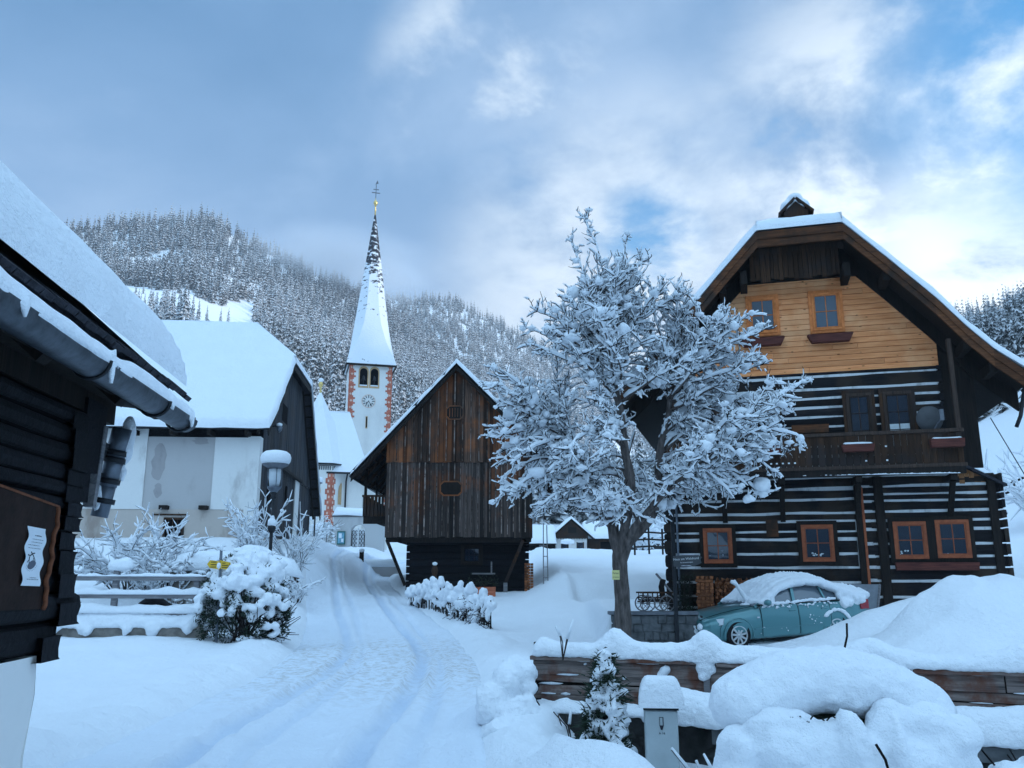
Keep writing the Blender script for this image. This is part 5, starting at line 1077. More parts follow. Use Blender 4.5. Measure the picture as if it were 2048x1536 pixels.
# churchyard wall with arched gate, notice case
yw = thing('churchyard_wall', 'pale rendered churchyard wall with thick snow cap below the church', 'wall', (-12.4, 66, 0), rad(-6))
b = MB(); b.box(-1.35, .10, 0, .5, 2.0, 6.05)
a_ = arch_poly(.62, 1.12, 2.9, 5.38, 13); b.prism([(.10, 2.0), (.10, 6.05), (2.6, 5.9), (2.6, 2.0), (1.18, 2.0)] + [(x, z) for x, z in a_[1:]] + [(.06, 2.9), (.06, 2.0)], 0, .5)
b.box(-3.0, -1.35, .1, .5, 2.0, 5.0); b.build('wall', M['yard_wall'], yw)
b = MB(); b.box(-1.45, 2.6, -.10, .6, 5.98, 6.06); b.build('coping', M['shingle'], yw)
b = MB(); snow_ridge(b, [(-1.5, .25, 6.10), (-.3, .25, 6.12), (1.2, .25, 6.02), (2.6, .25, 5.92)], .85, .62, 1., .10, sag=.08, taper=.3); snow_ridge(b, [(-3.0, .3, 5.0), (-1.45, .3, 5.05)], .7, .55, 2., .1, sag=.08, taper=.3); b.build('snow', M['snow'], yw)
gt_ = thing('churchyard_gate', 'white wrought-iron double gate in the churchyard wall arch', 'gate', (-12.4 + .62, 66.1, 2.9), rad(-6))
for s in (-1, 1):
    b = MB(); b.box(min(0, s * .53), max(0, s * .53), -.02, .02, .0, .06)
    for x in (.03, .50): b.box(s * x - .025, s * x + .025, -.02, .02, .0, 2.2 if x < .2 else 1.8)
    for i in range(6):
        for j in (0, 1): c_ = V3((s * (.15 + .22 * j), 0, .28 + i * .32)); b.tube([c_ + (.10 * math.cos(q), 0, .14 * math.sin(q)) for q in np.linspace(0, 2 * PI, 11)], .018, 4)
    b.build('leaf', M['dark_metal'], gt_)
    b = MB(); b.box(min(s * .01, s * .06), max(s * .01, s * .06), -.05, -.03, .02, 2.3); b.build('white_stile', M['white_paint'], gt_)
b = MB(); b.box(-.5, .5, .06, .08, 0, 2.1); b.build('gate_back_sheet', M['snow'], gt_)  # upright snow-coloured sheet behind the gate leaves
nb = thing('notice_case', 'green framed notice case on the churchyard wall beside the gate', 'notice board', (-13.05, 65.95, 3.85), rad(-6)); b = MB(); b.box(-.32, .32, -.06, 0, 0, 1.02); b.build('frame', M['green'], nb, bevel=.01); b = MB(); b.box(-.25, .25, -.07, -.061, .10, .92); o = b.build('poster_panel', M['blue_sign'], nb); b = MB(); b.box(-.18, .05, -.075, -.071, .5, .85); b.box(.02, .2, -.0755, -.0715, .2, .45); b.build('paper', M['paper'], o)
# marker stake and a small stub by the road bend, recycling bins near the gate
t = thing('snow_stake', 'thin marker stake at the road edge before the churchyard gate', 'stake', (-11.9, 54.0, Hs(-11.9, 54.0))); b = MB(); b.tube([(0, 0, -.2), (.12, 0, 1.75)], .03, 6); b.build('pole', M['grey_wood'], t)
t = thing('road_stub', 'short dark stub sticking out of snow by the marker stake', 'stub', (-11.6, 50.0, Hs(-11.6, 50.0))); b = MB(); b.lathe([(.10, -.1), (.10, .22), (.06, .28)], n=10); b.build('stub', M['dark_wood'], t)
def Lthing(nm, lab, cat, x, y, **k): return thing(nm, lab, cat, (x, y, Hs(x, y)), **k)
t = Lthing('garden_wall', 'low snow-capped wall at the road bend left of the barn', 'wall', -7.2, 45.0); b = MB(); b.box(-.7, 1.3, 0, .35, -.4, .42); b.build('wall', M['grey_plaster'], t); b = MB(); snow_ridge(b, [(-.7, .17, .42), (1.3, .17, .42)], .55, .40, 3., .15, sag=.08, taper=.3); b.build('snow', M['snow'], t)
t = Lthing('grave_lamp', 'small dark post with snow beside the wall at the road bend', 'post', -7.7, 44.4); b = MB(); b.box(-.10, .10, -.1, .1, -.1, .72); b.build('post', M['dark_wood'], t); b = MB(); b.blob((0, 0, .75), (.15, .15, .12), 2, .1); b.build('snow', M['snow'], t)

# ================================================================ STREET LAMPS
def lamp(x, y, h, label, lean=0.0, bracket=True):
    t = thing('street_lamp', label, 'street lamp', (x, y, Hs(x, y)), group='street lamps along the village road')
    b = MB(); b.tube([(0, 0, -.3), (0, 0, h * .45), (0, 0, h - .95)], [.055, .05, .042], 12); b.lathe([(.03, h - 1.12), (.09, h - 1.06), (.06, h - 1.0), (.10, h - .93), (.05, h - .88)], n=14); b.build('pole', M['dark_metal'], t)
    b = MB(); b.lathe([(.10, h - .90), (.20, h - .78), (.20, h - .74)], n=8, sm=False)
    for k in range(4): a = k * PI / 2 + .5; b.tube([(.20 * math.cos(a), .20 * math.sin(a), h - .75), (.20 * math.cos(a), .20 * math.sin(a), h - .22)], .012, 5)
    cg = b.build('lantern_cage', M['metal'], t)
    b = MB(); b.lathe([(.13, h - .76), (.17, h - .5), (.17, h - .25), (.02, h - .24)], n=16); b.build('glass', M['lamp_glass'], cg); b = MB(); b.lathe([(.05, h - .74), (.06, h - .5), (.03, h - .42)], n=10); b.build('bulb', M['white_paint'], cg)
    b = MB(); b.lathe([(.15, h - .24), (.34, h - .15), (.37, h - .11), (.31, h - .03), (.12, h + .05), (.02, h + .06)], n=28); b.build('shade', M['cap_stone'], t)
    b = MB(); b.lathe([(.24, h - .10), (.36, h - .11), (.41, h - .03), (.425, h + .08), (.39, h + .18), (.30, h + .25), (.16, h + .28), (.02, h + .285)], n=28); b.build('snow', M['snow'], t)
    if bracket: b = MB(); b.lathe([(.08, h - 2.02), (.12, h - 1.9), (.10, h - 1.8)], n=10); bo_ = b.build('collar', M['dark_metal'], t); b = MB(); b.blob((0, 0, h - 1.75), (.13, .13, .14), 2, .15, 1.0); b.blob((0, 0, h - 1.60), (.06, .06, .09), 2, .15, 2.0); b.build('snow', M['snow'], bo_)
    return t
lamp(-6.70, 24.0, 4.75 - Hs(-6.7, 24.0) + .02, 'nearer street lamp with a big snow disc, rising behind the snowy bush')
lamp(-12.62, 55.0, 4.35, 'distant street lamp with snow disc in front of the church choir', bracket=False)
# ================================================================ NEAR LOG CABIN (left edge)
KD = math.atan2(.1, 1.0)                     # wall runs away from us, drifting left: local +x = along the wall (away), local +y = into the building
KX, KY = -2.49, 4.9
KR = PI / 2 + KD
def kw_(x, y, z=0.0): c, s = math.cos(KR), math.sin(KR); return (KX + x * c - y * s, KY + x * s + y * c, z)
cab = thing('log_cabin', 'near black log cabin filling the left edge with thick snow on its roof', 'cabin', (KX, KY, 0), KR)
m = MB(); m.box(-7, -.016, .03, 3.6, 1.2, 2.5); m.prism([(-.0, 2.5), (3.6, 2.5), (3.6, 5.2)], -7, -.02, axis='x'); m.build('core_wall', M['void'], cab)
m = MB(); zs = [1.50, 1.63, 1.77, 1.86, 1.94, 2.02, 2.11, 2.21, 2.32, 2.43, 2.53]
for i, (a, b) in enumerate(zip(zs[:-1], zs[1:])): log_strip(m, -7, .02 + .025 * math.sin(i * 2.1), a + .004, b - .004, .0, .2, i + 200., wob=.008, seg=.12); 
for i, (a, b) in enumerate(zip(zs[:-1], zs[1:])): log_strip(m, -.03 - .012 * math.cos(i * 1.7), 3.4, a - .03, b - .035, -.02, -.2, i + 220., axis='y', wob=.008)
m.build('log_courses', M['cabin_log'], cab)
m = MB(); log_strip(m, -7, .13, 1.36, 1.495, -.03, .25, 230., seg=.1); log_strip(m, -.05, 3.4, 1.33, 1.46, .05, -.25, 231., axis='y', seg=.1); log_strip(m, -7, -.13, 1.20, 1.355, .0, .2, 233., seg=.1); log_strip(m, -.04, 3.4, 1.16, 1.27, -.14, -.2, 232., axis='y', seg=.06); m.build('sill_logs', M['cabin_log'], cab)
m = MB()
zz = [-.4, .3, .7, 1.0, 1.19]; yy = [.01, .0, .01, .0, .01]
for i in range(4): m.obox((-3.56, 1.0 + (yy[i] + yy[i + 1]) / 2 + .15, (zz[i] + zz[i + 1]) / 2), (3.44, 0, 0), (0, 1.15, 0), (0, 0, (zz[i + 1] - zz[i]) / 2)) if False else None
xs = np.linspace(-7, -.28, 30); G = np.stack([np.stack([xs + 0 * y_, np.full(30, y_) + .02 * fbm(xs * 2, z_ * 3, 3., 3), np.full(30, z_)], 1) for z_, y_ in zip(zz, yy)], 1); m.grid(G[:, ::1])
G2 = np.stack([np.stack([np.full(12, -.28 + (.01 - y_) * .9) + .015 * fbm(np.linspace(0, 3, 12) * 2, z_ * 3, 4., 2), np.linspace(y_, 3.4, 12), np.full(12, z_)], 1) for z_, y_ in zip(zz, yy)], 1); m.grid(G2)
m.box(-7, -.3, .05, 3.4, -.4, 1.17); m.build('plinth', M['plaster'], cab)
# eaves: roof plate, boards, gutter
EX = .57                                       # gable overhang
ye, ze = -.30, 2.83
tan = .86
rl_ = lambda y: ze + (y - ye) * tan
m = MB(); m.slab([(-7, ye, ze), (EX, ye, ze), (EX, 3.6, rl_(3.6)), (-7, 3.6, rl_(3.6))], .07)
for i in range(60): x = -6.5 + i * .122; m.obox((x, ye - .02, ze - .025 + random.uniform(-.01, .01)), (.055, 0, 0), (0, .05, .04), (0, -.01, .012))
kro = m.build('roof', M['shingle'], cab)
m = MB(); m.box(-7, EX - .03, ye + .05, ye + .09, ze - .24, ze - .07); m.build('fascia', M['dark_wood'], kro)
m = MB(); m.slab([(-7, -.40, 2.645), (EX - .04, -.40, 2.645), (EX - .04, .12, 2.70), (-7, .12, 2.70)], .02); m.build('soffit', M['dark_wood'], kro)
m = MB()
for x in (-3.2, -2.2, -1.2, -.2): m.beam((x, -.28, 2.58), (x, .5, 3.26), .10, .12)
m.box(-7, .5, .02, .18, 2.54, 2.70); m.beam((.52, -.25, 2.68), (.52, 3.2, 5.72), .08, .16); m.build_each('rafter', M['dark_wood'], kro)
m = MB(); snow_patch(m, (-7, ye - .05, ze + .02), (EX + .04, ye - .05, ze + .02), (EX + .04, 3.3, rl_(3.3)), (-7, 3.3, rl_(3.3)), .28, (1, 1, 0, 0), r=.21, nu=70, nv=16, seed=21., amp=.05, wav=.10, freq=.9, mi=0); m.build('roof_snow', M['snow_near'], kro)
gy_, gz_ = -.385, 2.60
m = MB(); n = 11
for x0, x1, rr_ in ((-7, -1.02, .085), (-1.0, -.02, .082), (-.05, EX + .06, .079)):
    a = np.linspace(PI, 2 * PI, n); 
    out = np.stack([np.stack([np.full(n, x), gy_ + rr_ * np.cos(a), gz_ + rr_ * np.sin(a)], 1) for x in np.linspace(x0, x1, 20)], 0); m.grid(out)
    inn = np.stack([np.stack([np.full(n, x), gy_ + (rr_ - .006) * np.cos(a), gz_ + (rr_ - .006) * np.sin(a)], 1) for x in np.linspace(x0, x1, 20)], 0); m.grid(inn[:, ::-1])
m.poly([(EX + .06, gy_ + .079 * math.cos(q), gz_ + .079 * math.sin(q)) for q in np.linspace(PI, 2 * PI, 11)])
go_ = m.build('gutter', M['zinc'], cab)
m = MB()
for x in (-1.01, -.03, .5): m.tube([(x, gy_ + .09 * math.cos(q), gz_ + .09 * math.sin(q)) for q in np.linspace(PI, 2 * PI, 12)], .010, 5)
m.build_each('gutter_bracket', M['dark_metal'], go_)
m = MB(); m.box(.0, .31, .0, .10, 2.20, 2.62); m.box(.0, .20, .02, .12, 2.02, 2.20); m.box(.0, .12, .03, .14, 1.86, 2.02); m.build('gable_boarding', M['cabin_log'], cab)
m = MB(); snow_ridge(m, [(-7, gy_ + .01, gz_ - .005), (EX + .06, gy_ + .01, gz_ - .005)], .185, .13, 4.4, .30, step=.03, n=12, sag=.15, taper=.6, freq=.5)
for x, L_ in ((-.98, .10), (.02, .05), (.46, .07), (-1.9, .06)): m.blob((x, gy_ - .088, gz_ - L_ * .4 + .02), (.022, .018, L_), 2, .2, x)
m.build('gutter_snow', M['snow_near'], go_, remesh=.012, smooth=3)
# rain pipe hung from the gable end, slanting, with clamps and snow
dpt = thing('rain_pipe', 'slanting zinc rain pipe with black clamps hanging at the cabin corner', 'downpipe', kw_(.22, -.02, 1.7), KR)
def dl(x, y, z): return (x - .22, y + .02, z - 1.7)
A_, B_ = V3(dl(.40, -.07, 2.50)), V3(dl(.405, .02, 1.95)); D_ = B_ - A_
m = MB(); m.tube([A_ + D_ * q for q in (0, .33)], .062, 14); m.tube([A_ + D_ * q for q in (.30, .66)], .056, 14); m.tube([A_ + D_ * q for q in (.62, 1.0)], .051, 14); m.build('pipe', M['metal'], dpt)
m = MB()
for q in (.28, .36, .60, .82):
    c_ = A_ + D_ * q; m.tube([c_ - unit(D_) * .016, c_ + unit(D_) * .016], .068, 14)
    m.beam(c_, c_ + V3((-.16, .12, .10)), .02, .03)
m.build_each('clamp', M['dark_metal'], dpt)
m = MB(); m.blob(A_ + V3((.03, -.03, -.02)), (.05, .045, .12), 2, .2, 3.); m.blob(A_ + D_ * .22 + V3((.02, -.05, 0)), (.045, .035, .10), 2, .2, 4.); m.blob(A_ + D_ * .50 + V3((.03, -.055, 0)), (.03, .025, .06), 2, .25, 5.); m.blob(A_ + D_ * .8 + V3((-.045, .02, 0)), (.02, .03, .09), 2, .2, 6.); m.build('snow', M['snow_near'], dpt, remesh=.014, smooth=2)
m = MB(); m.beam(dl(.30, .02, 2.50), dl(.26, .03, 2.0), .05, .06, up=(0, 1, 0)); m.build('backing_board', M['grey_wood'], dpt)
# rusty board with a paper notice
nbt = thing('notice_board', 'rust-brown metal sheet fixed on the black cabin wall', 'board', kw_(-.60, -.02, 1.43), KR)
m = MB(); zt_ = .62; m.slab([(-.9, -.020, 0.02), (.19, -.020, .0), (.23, -.030, .52), (-.9, -.030, .60)], .006); m.build('sheet', M['rust'], nbt)
m = MB(); ed = [(.18 + .045 * q + .012 * math.sin(q * 17) + .008 * math.sin(q * 41), -.034, .52 * q) for q in np.linspace(0, 1, 30)]; m.tube(ed, .013, 6); m.tube([(x, -.034, .522 + .08 * (0.23 - x) / 1.13) for x in np.linspace(-.9, .23, 20)], .007, 5); m.build('torn_edge', M['rust_edge'], nbt)
pp = thing('paper_notice', 'wavy white paper notice with a drawing on the rusty board', 'notice', kw_(-.69, -.045, 1.53), KR)
def pap(u, v, d=0.0): # u 0..1 across, v 0..1 up
    sh = -.012 * (1 - v) + .0035 * math.sin(v * 17)
    return (u * .205 + sh, -.008 - .005 * math.sin(v * 17 + u) - d, .02 + v * .285 - .006 * u)
m = MB(); m.grid(np.array([[pap(u, v) for v in np.linspace(0, 1, 30)] for u in np.linspace(0, 1, 6)])); o = m.build('sheet', M['paper'], pp)
ink, gi = MB(), MB()
def pq(u0, u1, v0, v1, mb=ink):
    us = np.linspace(u0, u1, 5); mb.grid(np.array([[pap(u, v, .0012) for v in (v0, v1)] for u in us]), sm=False)
r = np.random.default_rng(4)
def line(u0, u1, v, h):
    u = u0
    while u < u1: w_ = r.uniform(.012, .03); pq(u, min(u + w_, u1), v, v + h * r.uniform(.6, 1.1)); u += w_ + r.choice([.006, .006, .02])
line(.34, .72, .845, .020)
for k, (a, b) in enumerate(((.22, .82), (.22, .80), (.14, .74), (.20, .84))): line(a, b, .785 - k * .050, .011)
line(.38, .74, .135, .010); line(.2, .84, .105, .010)
c_ = [(.42 + .19 * math.cos(q), .355 + .078 * math.sin(q)) for q in np.linspace(0, 2 * PI, 22, endpoint=False)]; gi.add([pap(u, v, .001) for u, v in c_], [tuple(range(22))])
def stroke(p, w=.016): 
    for (a, b), (c, d_) in zip(p[:-1], p[1:]):
        L_ = math.hypot((c - a) * .215, (d_ - b) * .325) + 1e-6; nx, ny = -(d_ - b) * .325 / L_ * w * .1, (c - a) * .215 / L_ * w * .1
        ink.add([pap(a + nx / .215, b + ny / .325, .0014), pap(a - nx / .215, b - ny / .325, .0014), pap(c - nx / .215, d_ - ny / .325, .0014), pap(c + nx / .215, d_ + ny / .325, .0014)], [(0, 1, 2, 3)])
for bx, bz, hx, hz in ((.44, .49, .36, .565), (.18, .44, .16, .515)):
    stroke([(bx - .05, bz - .055), (bx, bz), (bx + .06, bz - .06)], .03); stroke([(bx, bz), (hx + .03, hz - .03)], .05); ink.add([pap(hx + .035 * math.cos(q), hz + .017 * math.sin(q), .0014) for q in np.linspace(0, 2 * PI, 9, endpoint=False)], [tuple(range(9))])
stroke([(.40, .545), (.30, .52), (.19, .495)], .03); stroke([(.40, .545), (.55, .56)], .03)
for q in np.linspace(PI * 1.05, PI * 1.95, 11): u, v = .42 + .26 * math.cos(q), .355 + .108 * math.sin(q); pq(u, u + .022, v, v + .010)
ink.build('print', M['ink'], o); gi.build('ball_drawing', M['grey_ink'], o)
# ================================================================ THE BARE TREE, deep in snow
def twig_tubes(mb, Pts, rad_, n=5):
    mb.tube(Pts, rad_, n, cap=False)
def snow_on(mb, Pts, rad_, r, base=.030, gain=.9, n=6, cov=1.0):
    """snow lying along the upper side of a branch"""
    Pts = np.asarray(Pts); k = len(Pts)
    if k < 2: return
    t = np.diff(Pts, axis=0); hz = np.clip(np.linalg.norm(t[:, :2], axis=1) / (np.linalg.norm(t, axis=1) + 1e-9), 0.15, 1); hz = np.append(hz, hz[-1])
    w = (base + rad_ * gain) * (0.35 + 0.85 * hz) * r.uniform(.45, 1.5, k); w[0] *= .7; w[-1] *= .5
    c = Pts + np.stack([r.normal(0, .008, k), r.normal(0, .008, k), rad_ * .7 + w * .80], 1)
    mb.tube(c, w, n, cap=True)
tr_ = np.random.default_rng(77)
TX, TY = 2.37, 19.0; TZ = Hs(TX, TY) - .1
tree = thing('bare_tree', 'large bare fruit tree with every twig under thick snow, before the log house', 'tree', (TX, TY, 0))
trunk = [(0, 0, TZ), (.0, 0, TZ + .5), (.02, .02, 1.1), (-.01, .03, 1.7), (.01, .02, 2.08)]
limbs = [dict(p=trunk, **{'from': -1})]
off = len(trunk)
def limb(pts): 
    global off
    limbs.append(dict(p=pts, **{'from': 4})); off += len(pts)
limb([(-.10, .02, 2.35), (-.16, .05, 2.75), (-.34, .12, 3.12), (-.50, .2, 3.5), (-.60, .3, 3.95), (-.85, .4, 4.4), (-1.2, .5, 4.8)])
limb([(.06, -.06, 2.40), (.12, -.2, 2.75), (.22, -.3, 3.2), (.20, -.4, 3.8), (.10, -.4, 4.5), (.05, -.3, 5.2), (-.05, -.2, 5.9), (-.2, -.1, 6.7)])
limb([(.20, .10, 2.30), (.50, .2, 2.62), (.78, .3, 2.95), (.92, .4, 3.3), (.98, .5, 3.9), (1.05, .5, 4.5), (1.3, .5, 5.3), (1.4, .4, 6.2)])
limb([(.30, -.20, 2.6), (.6, -.5, 3.0), (1.1, -.7, 3.5), (1.8, -.9, 4.0), (2.4, -1.0, 4.3)])
limb([(-.05, .30, 2.6), (.1, .8, 3.2), (.3, 1.2, 4.0), (.6, 1.4, 5.0)])
# long arching boughs reach from the limbs to an uneven crown outline; side twigs and spurs sit along them
ENV = np.array([(-3.05, 5.4), (-3.0, 6.5), (-2.5, 7.3), (-1.7, 7.7), (-1.0, 8.3), (-.5, 8.6), (.25, 8.5), (.9, 8.4), (1.5, 8.1), (2.2, 8.0), (3.3, 7.5), (4.2, 6.1), (4.15, 4.6), (3.5, 3.6), (2.5, 3.1), (.9, 3.0), (-.6, 2.95), (-1.8, 2.95), (-2.6, 3.2), (-2.95, 4.1)])
LP = []; LR = []
wood_l, wood_s, snow_ = MB(), MB(), MB()
LRAD = [[.235, .19, .165, .158, .165], [.125, .12, .115, .11, .10, .085, .07], [.12, .115, .11, .10, .09, .08, .06, .045], [.14, .135, .125, .12, .09, .08, .06, .045], [.085, .075, .065, .055, .04], [.07, .06, .05, .035]]
for k, (lb, rr_) in enumerate(zip(limbs, LRAD)):
    p = [V3(q) for q in lb['p']]
    if k: p = [V3(trunk[-1]) - (0, 0, .15)] + p; rr_ = [rr_[0] * 1.05] + rr_
    t0 = np.linspace(0, len(p) - 1, (len(p) - 1) * 4 + 1); P_ = np.stack([np.interp(t0, range(len(p)), [q[i] for q in p]) for i in range(3)], 1); R_ = np.interp(t0, range(len(p)), rr_)
    if len(P_) > 6: P_[1:-1] = (P_[:-2] + P_[1:-1] * 2 + P_[2:]) / 4; P_[1:-1] += np.stack([.018 * fbm(t0 * 1.1 + k * 7, j * 3., 1., 2) for j in range(3)], 1)[1:-1]
    wood_l.tube(P_, R_ * (1 + .07 * fbm(t0 * 2.1, k * 3., 4., 2)), 12, cap=False)
    if k:
        LP += list(P_[4:]); LR += list(R_[4:])
        for i in range(2, len(P_) - 1):
            d_ = unit(P_[i + 1] - P_[i]); hz_ = math.hypot(d_[0], d_[1])
            if hz_ > .25 and tr_.random() < .85: snow_.tube([P_[i] + (0, -.02, R_[i] * .8), (P_[i] + P_[i + 1]) / 2 + (0, -.02, R_[i] * .9 + .02), P_[i + 1] + (0, -.02, R_[i + 1] * .8)], [R_[i] * .62, R_[i] * .72, R_[i + 1] * .62], 7)
LP = np.array(LP); LR = np.array(LR)
def env_pt():
    i = tr_.integers(0, len(ENV)); q = tr_.random(); e = ENV[i] * (1 - q) + ENV[(i + 1) % len(ENV)] * q; al = tr_.uniform(-1.25, 1.25) if tr_.random() < .62 else tr_.uniform(-.35, .35); s_ = tr_.uniform(.80, 1.0) if tr_.random() < .62 else tr_.uniform(.45, .8)
    cx, cz = .45, 4.3; x, z = (e[0] - cx) * s_, cz + (e[1] - cz) * s_
    return V3((cx + x * math.cos(al), .05 + (abs(x) * .5 + .9) * math.sin(al), z))
def bough(p0, p1, r0, first=False):
    out = p1 - p0; L = np.linalg.norm(out); up = 1 if p1[2] > 5.4 else 0
    c = p0 + out * .45 + V3((0, 0, (.10 if up else .42) * L)) + tr_.normal(0, .08 * L, 3); t = np.linspace(0, 1, max(5, int(L / .13)))[:, None]
    P_ = (1 - t) ** 2 * p0 + 2 * t * (1 - t) * c + t ** 2 * p1; P_[1:] += np.stack([.035 * L * fbm(t[1:, 0] * 4 + tr_.uniform(0, 50), tr_.uniform(0, 9), 0., 2) for _ in range(3)], 1)
    return P_, np.linspace(r0, .0065, len(P_))
NB = 290; spots = []
for i in range(NB):
    p1 = env_pt()
    if i < 9: p1 = V3(((-.6, -.1, 10.0), (-.95, .1, 9.4), (.28, 0, 9.3), (.9, .1, 9.0), (4.25, -.3, 5.9), (4.1, -.5, 4.35), (3.1, -.5, 3.2), (-2.75, -.1, 3.2), (3.4, -.2, 7.6))[i])
    d = np.linalg.norm(LP - p1, axis=1); ang = (p1[2] - LP[:, 2]) / (d + 1e-6); cost = d + np.where(ang < (-.25 if p1[2] < 5 else .25), 2.5, 0) + tr_.uniform(0, .9, len(d)); j = int(np.argmin(cost)); p0 = LP[j]
    P_, R_ = bough(p0, p1, min(LR[j] * .62, .012 + .011 * np.linalg.norm(p1 - p0)))
    wood_l.tube(P_, R_, 6, cap=False); snow_on(snow_, P_[1:], R_[1:], tr_, .025, .70, 6)
    L = np.linalg.norm(np.diff(P_, axis=0), axis=1).sum(); n = int(L / .082)
    for q in np.sort(tr_.uniform(.14, 1.0, n)):
        f_ = q * (len(P_) - 1); a = int(min(f_, len(P_) - 2)); pt = P_[a] * (1 - (f_ - a)) + P_[a + 1] * (f_ - a); dr = unit(P_[a + 1] - P_[a]); droop = .32 if pt[2] > 6.2 else (-.12 if pt[2] > 4.6 else -.34)
        d1 = unit(dr * tr_.uniform(.25, .8) + unit(np.cross(dr, tr_.normal(0, 1, 3))) * .85 + V3((0, 0, droop))); l1 = tr_.uniform(.12, .58) * (1.1 - .45 * q); k = max(3, int(l1 / .085)); pts = [pt]
        for _ in range(k): d1 = unit(d1 + tr_.normal(0, .16, 3) + V3((0, 0, .07))); pts.append(pts[-1] + d1 * l1 / k)
        rr_ = np.linspace(.0115, .0075, k + 1); wood_s.tube(pts, rr_, 4, cap=False)
        if tr_.random() < .93: snow_on(snow_, pts, rr_, tr_, .022, .5, 5)
        if tr_.random() < .24: spots.append(pts[tr_.integers(0, len(pts))])
        for w_ in pts[1:]:
            for _ in range(tr_.integers(0, 3)):
                d2 = unit(d1 * .6 + tr_.normal(0, .7, 3) + V3((0, 0, .18 if pt[2] > 5 else -.08))); l2 = tr_.uniform(.05, .16); q2 = [w_, w_ + d2 * l2 * .5, w_ + d2 * l2 + (0, 0, l2 * .12)]; wood_s.tube(q2, [.0085, .007, .005], 3, cap=False)
                if tr_.random() < .72: snow_on(snow_, q2, np.array([.006, .005, .004]), tr_, .018, .5, 5)
for i, p in enumerate(spots):
    s_ = tr_.uniform(.035, .085) * (1.9 if tr_.random() < .10 else 1); snow_.blob(p + (0, 0, s_ * .3), (s_ * tr_.uniform(.9, 1.7), s_ * tr_.uniform(.9, 1.5), s_ * tr_.uniform(.7, 1.2)), 2 if s_ > .07 else 1, .38, i * .37, freq=2.2)
wood_l.build('trunk', M['bark'], tree); wood_s.build('twigs', M['twig'], tree); snow_.build('snow', M['snow'], tree)
t = thing('trail_sign', 'small pale yellow sign nailed to the trunk of the bare tree', 'sign', (TX - .13, TY - .21, 1.50), rad(-8)); m = MB(); m.box(-.08, .08, -.012, 0, 0, .20); o = m.build('plate', M['pale_yellow'], t, bevel=.003)
m = MB(); text_mesh(m, 'Parken', .048, (0, -.0135, .135), (1, 0, 0), (0, 0, 1)); text_mesh(m, 'verboten', .036, (0, -.0135, .055), (1, 0, 0), (0, 0, 1)); m.build('lettering', M['ink'], o)

# ================================================================ SHRUBS with snowy twigs
def shrub(x, y, n, hgt, spread, seed, label, group=None, snowr=.024, name='snowy_shrub', lean=(0, 0), fan=.6):
    r = np.random.default_rng(seed); t = thing(name, label, 'shrub', (x, y, Hs(x, y)), group=group); w_, s_ = MB(), MB()
    for i in range(n):
        a = r.uniform(0, 2 * PI); q = r.uniform(0, 1) ** .6; p = V3((math.cos(a) * spread * .25 * q, math.sin(a) * spread * .25 * q, -.1)); d = unit(V3((math.cos(a) * q * fan + lean[0], math.sin(a) * q * fan + lean[1], 1.0)) + r.normal(0, .12, 3)); L_ = hgt * r.uniform(.6, 1.1); pts = [p]; k = 7
        for j in range(k): d = unit(d + r.normal(0, .12, 3) + V3((math.cos(a) * .04, math.sin(a) * .04, -.05 * j * fan))); pts.append(pts[-1] + d * L_ / k)
        rr_ = np.linspace(.014, .005, k + 1); w_.tube(pts, rr_, 4, cap=False); snow_on(s_, pts[1:], rr_[1:], r, snowr, .8, 5)
        for j in range(2, k + 1):
            for _ in range(2):
                dd = unit(d + r.normal(0, .7, 3)); q2 = [pts[j], pts[j] + dd * L_ * .09, pts[j] + dd * L_ * .17 + r.normal(0, .02, 3) + (0, 0, .02)]
                w_.tube(q2, [.007, .005, .004], 3, cap=False)
                if r.random() < .85: snow_on(s_, q2, np.array([.007, .005, .004]), r, snowr, .6, 5)
        if r.random() < .5: c_ = pts[r.integers(3, k + 1)]; z_ = r.uniform(.04, .09); s_.blob(c_, (z_ * 1.3, z_ * 1.2, z_), 1, .35, i * .7)
    w_.build('twigs', M['shrub_twig'], t); s_.build('snow', M['snow'], t); return t
for i, (x, y, n, h, sp, lb_) in enumerate(((-9.9, 22.6, 34, 2.3, 1.6, 'tall snowy bare shrub nearest the cabin corner, behind the rail fence'), (-8.9, 22.4, 40, 1.45, 1.9, 'wide snowy bare shrub in the middle of the garden bed behind the rail fence'), (-8.0, 22.0, 30, 1.45, 1.6, 'lower snowy shrub arching right towards the stone wall'), (-9.9, 24.6, 26, 2.2, 1.2, 'tall thin snowy shrub against the white farm wall'), (-8.3, 27.5, 14, 1.0, .9, 'snowy shrub below the small cellar window'))):
    shrub(x, y, n, h, sp, 300 + i, lb_, fan=.75)
shrub(-8.75, 29.0, 26, 2.3, .7, 310, 'upright snowy shrub at the right corner of the white farm wall', fan=.22)
shrub(-7.35, 29.5, 18, 2.3, .7, 311, 'dense snowy bush standing against the farm building gable corner', fan=.25)
shrub(-6.9, 28.0, 14, .9, .8, 313, 'small snowy shrub on the bank below the farm gable')
shrub(-14.3, 62.0, 30, 2.6, 1.6, 312, 'snow-covered shrub before the low churchyard wall by the distant lamp', fan=.4)
